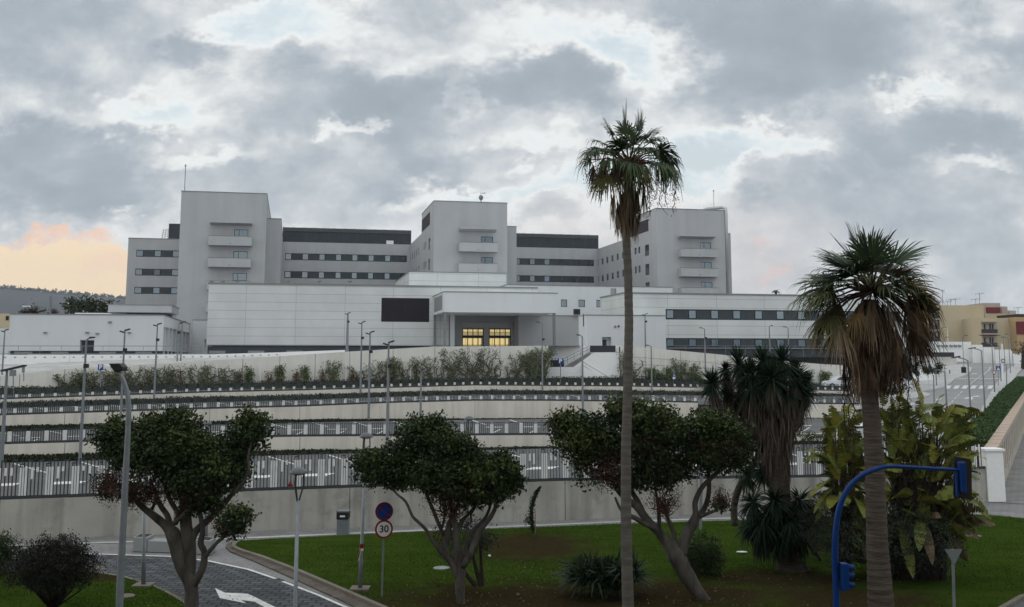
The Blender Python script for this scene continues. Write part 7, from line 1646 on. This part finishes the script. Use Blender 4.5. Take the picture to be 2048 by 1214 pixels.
dome_lamp('dome topped garden lamp with red and white tape round its column', 732.5, 865, b2, 27, tape=True)
b3 = G(934, 1062, .05); dome_lamp('dome topped garden lamp behind the round crowned ficus', 938.5, 832, b3, 20)
b4 = G(412, 1080, .02); dome_lamp('dome topped garden lamp behind the upper right of the left ficus', 415, 842, b4, 18)
b5 = G(287, 1171, .07); dome_lamp('garden lamp standing on a square plate, its top inside the left ficus', 289, 900, b5, 24)
b6 = G(1401, 1060, .07); q = thing('lamp_post', 'grey post seen through the leaning ficus in front of the retaining wall', 'lamp post', b6); m_ = MB(); m_.tube([b6, P(1403, 935, b6.y)], .07, 8); m_.build('pole', 'pole', q)
# signs
def round_sign(root, c, r, rim, face, nrm=(0, -1, 0), name='disc'):
    q = MB(); q.disc(c, r, nrm, .02, 36); o = q.build(name, 'signback' if rim is None else rim, root)
    q = MB(); n_ = Vector(nrm).normalized(); q.disc(Vector(c) + n_ * .021, r * .80, nrm, .006, 36); q.build('face', face, o); return o
def textobj(txt, c, size, m, parent, nrm_rot=0.0, yoff=0, name='lettering', ext=.004, bold=0.0):
    cu = bpy.data.curves.new('txt', 'FONT'); cu.body = txt; cu.size = size; cu.align_x = 'CENTER'; cu.align_y = 'CENTER'; cu.extrude = ext; cu.offset = bold
    o = bpy.data.objects.new('txt', cu); COL.objects.link(o); dg = bpy.context.evaluated_depsgraph_get(); me = bpy.data.meshes.new_from_object(o.evaluated_get(dg)); bpy.data.objects.remove(o)
    R_ = Matrix.Rotation(nrm_rot, 4, 'Z') @ Matrix.Rotation(R(90), 4, 'X'); org = ORG[parent.name]; me.transform(Matrix.Translation(Vector(c) - org) @ R_); me.materials.clear(); me.materials.append(MT[m]); return link(name, me, parent)
bs = G(764, 1193, .09); sg = thing('traffic_sign', 'pole with a no parking disc above a 30 speed limit disc', 'road sign', bs)
q = MB(); ztop = P(769, 1005, bs.y).z; q.tube([bs, Vector((bs.x + .04, bs.y, ztop))], .030, 8); q.build('post', 'galv', sg)
nrm = (.28, -1, 0); ny = Vector(nrm).normalized(); zc1 = P(768, 1022, bs.y).z; zc2 = P(768, 1057.5, bs.y).z; rr_ = 17.5 * bs.y / F; cx_ = P(768.5, 1040, bs.y).x
for zc_, face in ((zc1, 'signblue'), (zc2, 'signwhite')):
    c = Vector((cx_, bs.y - .06, zc_)); o = round_sign(sg, c, rr_, 'signred', face, nrm)
    ang = math.atan2(ny.x, -ny.y)
    if face == 'signblue':
        ux = Vector((math.cos(ang), math.sin(ang), 0)); dg_ = (ux - Vector((0, 0, 1))).normalized(); pp = ux.cross(Vector((0, 0, 1))); q = MB(); cc = c + ny * .032; q.obox(cc, dg_ * rr_ * .80, dg_.cross(ny).normalized() * rr_ * .09, ny * .003); q.build('red_bar', 'signred', o)
    else: textobj('30', c + ny * .030, rr_ * 1.05, 'black', o, ang, bold=.006)
def pp_sign(label, x0, y0, x1, y1, xb, yb, Y, txt='P', name='parking_sign'):
    b = P(xb, yb, Y); root = thing(name, label, 'sign', b); q = MB(); q.tube([b, P(xb, y1, Y)], .05, 6); q.build('post', 'galv', root)
    a = P(x0, y0, Y); c = P(x1, y1, Y); q = MB(); q.box(a.x, c.x, Y - .08, Y - .05, c.z, a.z); o = q.build('panel', 'signblue', root, bevel=.02)
    cc = (a + c) / 2; cc.y = Y - .085; textobj(txt, cc, (a.z - c.z) * 1.08, 'signwhite', o, bold=.02); return root, cc, a.z - c.z
pp_sign('blue and white parking sign on a post above the left end of the upper fence', 196.5, 728.8, 207, 740.3, 201, 775, 102)
pp_sign('blue and white parking sign beside the white stair block', 1115.5, 716.8, 1126.3, 727.6, 1121, 768, 124)
b = P(1347, 777, 124); root = thing('disabled_parking_sign', 'small blue sign with a white lower panel right of the slim palm', 'sign', b); q = MB(); q.tube([b, P(1348, 747, 124)], .04, 6); q.build('post', 'galv', root)
a = P(1345.3, 747, 124); c = P(1350.6, 753.4, 124); q = MB(); q.box(a.x, c.x, 123.9, 123.94, c.z, a.z); o = q.build('panel', 'signblue', root)
q = MB(); cc = (a + c) / 2; q.disc((cc.x, 123.89, cc.z - .05), .09, (0, -1, 0), .01, 12, rin=.06); q.disc((cc.x, 123.89, cc.z + .13), .035, (0, -1, 0), .01, 8); q.obox((cc.x, 123.885, cc.z + .03), (.02, 0, 0), (0, .005, 0), (0, 0, .07)); q.build('wheelchair_mark', 'signwhite', o)
a = P(1345.3, 754, 124); c = P(1350.6, 758, 124); q = MB(); q.box(a.x, c.x, 123.9, 123.94, c.z, a.z); q.build('lower_panel', 'signwhite', root)
for lb_, x, y0, y1, yb, Y, sz in (('square grey back of a road sign at far left above the upper fence', 26.5, 739.5, 752, 790, 92, 6.4), ('narrow grey back of a sign on a thin post left of the climbers', 47.5, 733, 744.5, 762, 100, 2.4)):
    b = P(x, yb, Y); root = thing('road_sign', lb_, 'road sign', b); q = MB(); q.tube([b, P(x, y0, Y)], .05, 6); q.build('post', 'galv', root); a = P(x - sz, y0, Y); c = P(x + sz, y1, Y); q = MB(); q.box(a.x, c.x, Y - .1, Y - .06, c.z, a.z); q.build('panel', 'signback', root)
# triangular signs, pedestrian sign, round back on the street
def tri_sign(label, x, y0, w, yb, Y, face, rim, inner, ped=False):
    b = P(x + (yb - y0) * .03, yb, Y); root = thing('give_way_sign', label, 'road sign', b); q = MB(); q.tube([b, P(x, y0, Y)], .045, 6); q.build('post', 'galv', root)
    a = P(x - w, y0, Y); c = P(x + w, y0, Y); s_ = c.x - a.x; low = Vector(((a.x + c.x) / 2, Y - .07, a.z - s_ * .866)); a = Vector((a.x, Y - .07, a.z)); c = Vector((c.x, Y - .07, c.z))
    q = MB(); q.plate([a, c, low], (0, .02, 0)); o = q.build('panel', rim, root)
    if inner:
        ce = (a + c + low) / 3; q = MB(); q.plate([ce + (v - ce) * .62 + Vector((0, -.012, 0)) for v in (a, c, low)], (0, .008, 0)); q.build('face', face, o)
    return root
tri_sign('grey back of a give way triangle on a pole at lower right', 1905, 1098, 17.5, 1300, 30, 'signback', 'signback', False)
tri_sign('red and white give way triangle on the right pavement', X_(1271), Y_(268), 5.2, Y_(410), SP(X_(1278), Y_(413)).y - .6, 'signwhite', 'signred', True)
Yp = SP(X_(1300), Y_(370)).y; b = P(X_(1302), Y_(378), Yp); root = thing('pedestrian_crossing_sign', 'blue square pedestrian crossing sign by the zebra crossing', 'road sign', b); q = MB(); q.tube([b, P(X_(1300), Y_(238), Yp)], .05, 6); q.build('post', 'galv', root)
a = P(X_(1284), Y_(237), Yp); c = P(X_(1315), Y_(268), Yp); q = MB(); q.box(a.x, c.x, Yp - .09, Yp - .06, c.z, a.z); o = q.build('panel', 'signblue', root)
q = MB(); mx_ = (a.x + c.x) / 2; h_ = a.z - c.z; yq = Yp - .10
q.plate([(mx_ - h_ * .38, yq, c.z + h_ * .12), (mx_ + h_ * .38, yq, c.z + h_ * .12), (mx_, yq, c.z + h_ * .88)], (0, .008, 0)); q.build('triangle', 'signwhite', o)
q = MB(); yq -= .008; q.disc((mx_, yq, c.z + h_ * .62), h_ * .06, (0, -1, 0), .004, 10); q.bar((mx_, yq, c.z + h_ * .55), (mx_ + .02, yq, c.z + h_ * .36), h_ * .08, .005); q.bar((mx_ + .02, yq, c.z + h_ * .37), (mx_ - h_ * .1, yq, c.z + h_ * .18), h_ * .05, .005); q.bar((mx_ + .02, yq, c.z + h_ * .37), (mx_ + h_ * .12, yq, c.z + h_ * .18), h_ * .05, .005); q.build('walking_figure', 'black', o)
Yr = SP(X_(1330), Y_(330)).y
b = P(X_(1330), Y_(345), Yr); root = thing('round_sign', 'white post with a round grey rimmed sign near the top of the hedge', 'road sign', b); q = MB(); q.tube([b, P(X_(1325), Y_(90), Yr)], .16, 8); q.build('post', 'white', root)
q = MB(); q.disc(P(X_(1333), Y_(202), Yr - .3), 4.2 * Yr / F, (0, -1, 0), .04, 24, rin=2.9 * Yr / F); q.build('ring', 'darkgrey', root); q = MB(); q.disc(P(X_(1333), Y_(202), Yr - .26), 2.8 * Yr / F, (0, -1, 0), .03, 20); q.build('face', 'signwhite', root)
for lb_, x, y0, y1 in (('grey sign post with a round sign seen edge-on left of the zebra crossing', 780, 290, 445), ('grey bare sign post on the corner pavement before the street mouth', 880, 295, 490), ('thin grey post on the street pavement beyond the hedge start', 1357, 225, 395), ('thin grey post beside the round sign on the left verge', 717, 270, 390)):
    Yq_ = SP(X_(x), Y_(y1)).y; b = P(X_(x), Y_(y1), Yq_); root = thing('sign_post', lb_, 'post', b); q = MB(); q.tube([b - Vector((0, 0, .2)), P(X_(x) - 1, Y_(y0), Yq_)], .07, 7); q.build('post', 'pole', root)
    if x == 780: q = MB(); q.disc(P(X_(770), Y_(285), Yq_ - .1), .38, (.3, -1, 0), .03, 20); q.build('sign_back', 'darkgrey', root)
for lb_, x, y1 in (('grey slim post of the left ramp behind the stout palm', 1670.6, 884), ('grey post right of the palm over the leafy clump', 1683, 866)):
    b = P(x, y1, 70); root = thing('sign_post', lb_, 'post', b); q = MB(); q.tube([b, P(x - .5, 826, 70)], .06, 7); q.build('post', 'galv', root); q = MB(); a = P(x - 1, 824, 70); q.box(a.x - .22, a.x + .22, 69.88, 69.92, a.z - .5, a.z + .05); q.build('sign_panel', 'signback', root)
Yt_ = SP(X_(1077), Y_(286)).y; b = P(X_(1076), Y_(287), Yt_); root = thing('litter_bin', 'dark litter bin on the left kerb beside a lamp', 'bin', b); q = MB(); q.lathe(b, [(.42, 0), (.5, .1), (.52, 1.2), (.56, 1.3), (.3, 1.5)], 12); q.build('body', 'black', root); q = MB(); q.tube([b + Vector((-.55, -.1, 1.25)), b + Vector((.55, -.1, 1.25))], .05, 6); q.build('rim', 'darkgrey', root)
# foreground litter bin
b = G(686, 1069, 0.0); root = thing('litter_bin', 'grey metal litter bin with a black hood and white label, by the retaining wall', 'bin', b); s_ = b.y / F
q = MB(); q.box(b.x - 11 * s_, b.x + 11 * s_, b.y - .24, b.y + .24, 0, 30 * s_); q.build('body', 'galv', root, bevel=.01)
q = MB(); q.box(b.x - 11.7 * s_, b.x + 11.7 * s_, b.y - .27, b.y + .27, 30.2 * s_, 43.5 * s_); q.build('hood', 'black', root, bevel=.02)
q = MB(); q.box(b.x - 12 * s_, b.x + 12 * s_, b.y - .28, b.y + .28, 43.7 * s_, 46 * s_); q.build('lid', 'pole', root); q = MB(); q.box(b.x - 4.6 * s_, b.x + 5 * s_, b.y - .285, b.y - .272, 34.5 * s_, 37.8 * s_); q.build('label', 'signwhite', root)
# hydrant
b = G(580, 980, 1.42); 
root = thing('fire_hydrant', 'red fire hydrant behind the tall fence', 'hydrant', b); s_ = 47.8 / F; b = P(580, 981, 47.8); ORG[root.name] = b; root.location = b
q = MB(); q.lathe(b, [(5.5 * s_, 0), (5.5 * s_, .04), (3.4 * s_, .05), (3.3 * s_, 10 * s_), (4.4 * s_, 10.5 * s_), (4.4 * s_, 12 * s_), (3 * s_, 14.5 * s_), (1.2 * s_, 17 * s_), (.6 * s_, 18 * s_)], 14); q.build('body', 'red', root, smooth=False)
q = MB(); q.tube([b + Vector((-5.6 * s_, -.02, 9.5 * s_)), b + Vector((5.6 * s_, -.02, 9.5 * s_))], 1.6 * s_, 8); q.build('outlets', 'red', root)
# bench with planters
bb = G(340, 1098, 0); root = thing('concrete_bench', 'long pale concrete bench block between two square planters', 'bench', bb)
def fb(x0, x1, yb, h, dep): a = G(x0, yb, 0); c = G(x1, yb, 0); return a, c
for nm, x0, y0_, x1, y1_, hp_, dep, mt in (('planter', 265, 1103, 293, 1104, 27, .85, 'pavelight'), ('bench_block', 294, 1104, 345, 1106, 21, .7, 'pavelight'), ('planter', 386, 1107, 419, 1111.5, 27, .8, 'pavelight')):
    a = G(x0, y0_, 0); c = G(x1, y1_, 0); s_ = a.y / F; h = hp_ * s_; n_ = Vector((0, dep, 0)); q = MB(); z = Vector((0, 0, h)); q.hexa([a, c, c + n_, a + n_, a + z, c + z, c + n_ + z, a + n_ + z]); o = q.build(nm, 'wallgrey' if False else 'grille', root, bevel=.015)
    if nm == 'planter': q = MB(); e = (c - a) * .12; q.hexa([a + e + z * .98 + Vector((0, .1, 0)), c - e + z * .98 + Vector((0, .1, 0)), c - e + n_ - Vector((0, .1, 0)) + z * .98, a + e + n_ - Vector((0, .1, 0)) + z * .98, a + e + z * 1.012 + Vector((0, .1, 0)), c - e + z * 1.012 + Vector((0, .1, 0)), c - e + n_ - Vector((0, .1, 0)) + z * 1.012, a + e + n_ - Vector((0, .1, 0)) + z * 1.012]); q.build('soil', 'soil', o)
a = G(345.2, 1106, 0); c = G(385.6, 1107.5, 0); q = MB(); z = Vector((0, 0, 21 * a.y / F)); n_ = Vector((0, .7, 0)); q.hexa([a, c, c + n_, a + n_, a + z, c + z, c + n_ + z, a + n_ + z]); q.build('bench_block', 'grille', root, bevel=.015)
# traffic light on its blue arched mast
YT = 23.0; tl = thing('traffic_light_mast', 'bright blue arched traffic light mast at lower right', 'traffic light', P(1672, 1400, YT))
q = MB(); limb(q, [(1672, 1420, 6.53), (1673, 1214, 6.35), (1671, 1150, 6.26), (1670, 1090, 6.09), (1673, 1045, 5.74), (1682, 1005, 5.48), (1700, 972, 5.22), (1725, 950, 4.87), (1756, 937, 4.35), (1780, 933, 4.00), (1830, 935, 3.74), (1880, 938, 3.48), (1918, 940, 3.31)], YT, n=14, sub=5); q.build('mast', 'blue', tl, smooth=True)
q = MB(); bp = [(1909, 913), (1940, 918), (1943, 923), (1944, 1000), (1909, 995), (1907, 990)]
q.plate([P(x, y, YT + .10) for x, y in bp], (0, .03, 0)); q.build('backboard', 'black', tl)
q = MB(); a = P(1916, 923, YT); c = P(1932, 985, YT); q.box(a.x, c.x, YT - .10, YT + .09, c.z, a.z); q.build('signal_box', 'blue', tl, bevel=.03)
q = MB(); a = P(1910.5, 940, YT); c = P(1917.5, 994, YT); q.box(a.x, c.x - .005, YT - .03, YT + .07, c.z, a.z); q.build('bracket', 'blue', tl, bevel=.01)
for k in range(3):
    q = MB(); c = P(1926, 930 + k * 24, YT + .2); q.tube([c, c + Vector((.10, .22, -.02))], [.11, .12], 12, cap=False); q.build('visor', 'black', tl)
# small repeater signal facing right
q = MB(); a = P(1681, 1126, YT - .1); c = P(1697, 1180, YT - .1); q.box(a.x, c.x, YT - .20, YT + .02, c.z, a.z); o = q.build('repeater_signal', 'blue', tl, bevel=.02)
for k, y in enumerate((1134, 1150, 1169)):
    q = MB(); c0 = P(1696.5, y, YT - .1); q.tube([c0, c0 + Vector((.12, -.02, -.015))], [.065, .06], 12, cap=False); q.build('hood', 'blue', o)
    q = MB(); q.tube([c0 + Vector((.005, 0, 0)), c0 + Vector((.025 if k != 1 else .075, 0, 0))], .045, 12); q.build('lens', 'redlens' if k == 1 else 'darkgrey', o)
q = MB(); q.tube([P(1676, 1176, YT - .05), P(1686, 1180, YT - .05)], .025, 6); q.build('clamp', 'blue', tl)
# cars in the upper row
def car(label, x0, x1, yb, Y, m='carw'):
    a = P(x0, yb, Y); L = 4.2; W_ = 1.75; b = Vector((a.x, Y, a.z)); root = thing('parked_car', label, 'car', b + Vector((L / 2, 0, 0)), 'white cars in the upper parking row')
    prof = [(0, .35), (.03, .75), (.35, .92), (1.05, 1.0), (1.75, 1.48), (2.3, 1.56), (3.1, 1.52), (3.75, 1.15), (4.1, 1.05), (4.2, .7), (4.15, .32)]
    q = MB(); n = len(prof); sides = [(-.5, .80), (-.47, 1.0), (.47, 1.0), (.5, .80)]
    vs = []
    for sx, k in ((-W_ / 2, 0), (-W_ / 2 + .12, 1), (W_ / 2 - .12, 1), (W_ / 2, 0)):
        for (x, z) in prof: zz = z if k or z < .95 else .95 + (z - .95) * .82; vs.append(b + Vector((x, sx + (.10 if (not k and z > 1.0) else 0) * (1 if sx < 0 else -1), zz)))
    fs = [(i * n + j, i * n + (j + 1) % n, (i + 1) * n + (j + 1) % n, (i + 1) * n + j) for i in range(3) for j in range(n)] + [tuple(range(n)), tuple(range(4 * n - 1, 3 * n - 1, -1))]
    q.add(vs, fs); q.build('body', m, root, smooth=False)
    for p_ in ([(1.25, 1.03), (1.8, 1.38), (2.25, 1.43), (2.25, 1.03)], [(2.32, 1.03), (2.32, 1.43), (3.0, 1.40), (3.5, 1.12), (3.45, 1.03)]):
        q = MB(); q.plate([b + Vector((x, -W_ / 2 + .055 - (.04 if z < 1.1 else -.03), z)) for x, z in p_], (0, .02, 0)); q.build('side_window', 'glassdk', root)
    for x in (.85, 3.35):
        q = MB(); c = b + Vector((x, -W_ / 2 - .01, .33)); q.disc(c, .33, (0, -1, 0), .02, 20); q.disc(c + Vector((0, .03, 0)), .33, (0, 1, 0), .2, 20); o = q.build('wheel', 'tyre', root); q = MB(); q.disc(c + Vector((0, -.022, 0)), .19, (0, -1, 0), .012, 16); q.build('rim', 'galv', o)
    q = MB(); q.obox(b + Vector((.06, -W_ / 2 + .3, .68)), (.05, 0, 0), (0, .22, 0), (0, 0, .08)); q.build('headlight', 'lens', root)
car('white hatchback parked left of the stout palm trunk', 1647, 1700, 776.5, 131)
car('white car parked right of the stout palm skirt, partly hidden', 1752, 1800, 779, 131)
# small things on the lawn
b = G(1484, 1105, .09); q = MB(); q.add([b + Vector((math.cos(a) * .22, math.sin(a) * .14, .015 + .03 * random.random())) for a in [i * .63 for i in range(10)]] + [b + Vector((0, 0, .06))], [(i, (i + 1) % 10, 10) for i in range(10)]); tagit(q.build('crumpled_paper', 'signwhite'), 'crumpled pale paper lying on the lawn left of the yucca', 'litter')
for lb_, x, y, rx in (('pale round valve cover on the lawn left of the round crowned ficus', 883, 1136, .30), ('grey flat cover on the lawn right of the paddle-leaved clump', 1946, 1071.5, .34), ('small grey cover on the small lawn behind the near lamp column', 252, 1192, .28)):
    b = G(x, y, .085); q = MB(); q.lathe((b.x, b.y, .06), [(rx, 0), (rx, .04), (rx * .9, .05)], 16); tagit(q.build('valve_cover', 'kerb' if x != 883 else 'grille'), lb_, 'cover')
for lb_, x, y in (('small white ball of litter on the lawn right of the round crowned ficus', 979, 1114), ('small pale stone on the bare soil between the two ficus trees', 1036, 1192)):
    b = G(x, y, .09); q = MB(); q.lathe((b.x, b.y, .09), [(.02, 0), (.055, .03), (.05, .07), (.01, .09)], 8); tagit(q.build('litter' if x < 1000 else 'stone', 'signwhite' if x < 1000 else 'kerb'), lb_, 'litter' if x < 1000 else 'stone')
# fallen leaves under the trees
fl = []
for cpx in ((383, 1210), (918, 1200), (1402, 1195), (1100, 1150), (1570, 1150)):
    c = G(*cpx, .1)
    for _ in range(150): fl.append((c.x + RNG.normal(0, 1.5), c.y + RNG.normal(0, 1.2), .105))
o = leafmesh('fallen_leaves', fl, .06, 'straw', None, aspect=.7, up=6); tagit(o, 'scattered fallen dry leaves on the lawn below the trees', 'fallen leaves', kind='stuff')

# ------------------------------------------------------------------ evening haze between here and the hill
hz = MB(); hz.box(-2150, 1150, -58, 2705, -1.3, 240)
hm_ = bpy.data.materials.new('haze'); hm_.use_nodes = True; t_ = hm_.node_tree; t_.nodes.clear()
pv_ = t_.nodes.new('ShaderNodeVolumePrincipled'); pv_.inputs['Density'].default_value = 0.00012; pv_.inputs['Color'].default_value = (.80, .86, .95, 1); pv_.inputs['Anisotropy'].default_value = 0.0
ou_ = t_.nodes.new('ShaderNodeOutputMaterial'); t_.links.new(pv_.outputs[0], ou_.inputs['Volume'])
tagit(hz.build('haze', hm_), 'thin evening haze over the whole place', 'haze', kind='stuff')
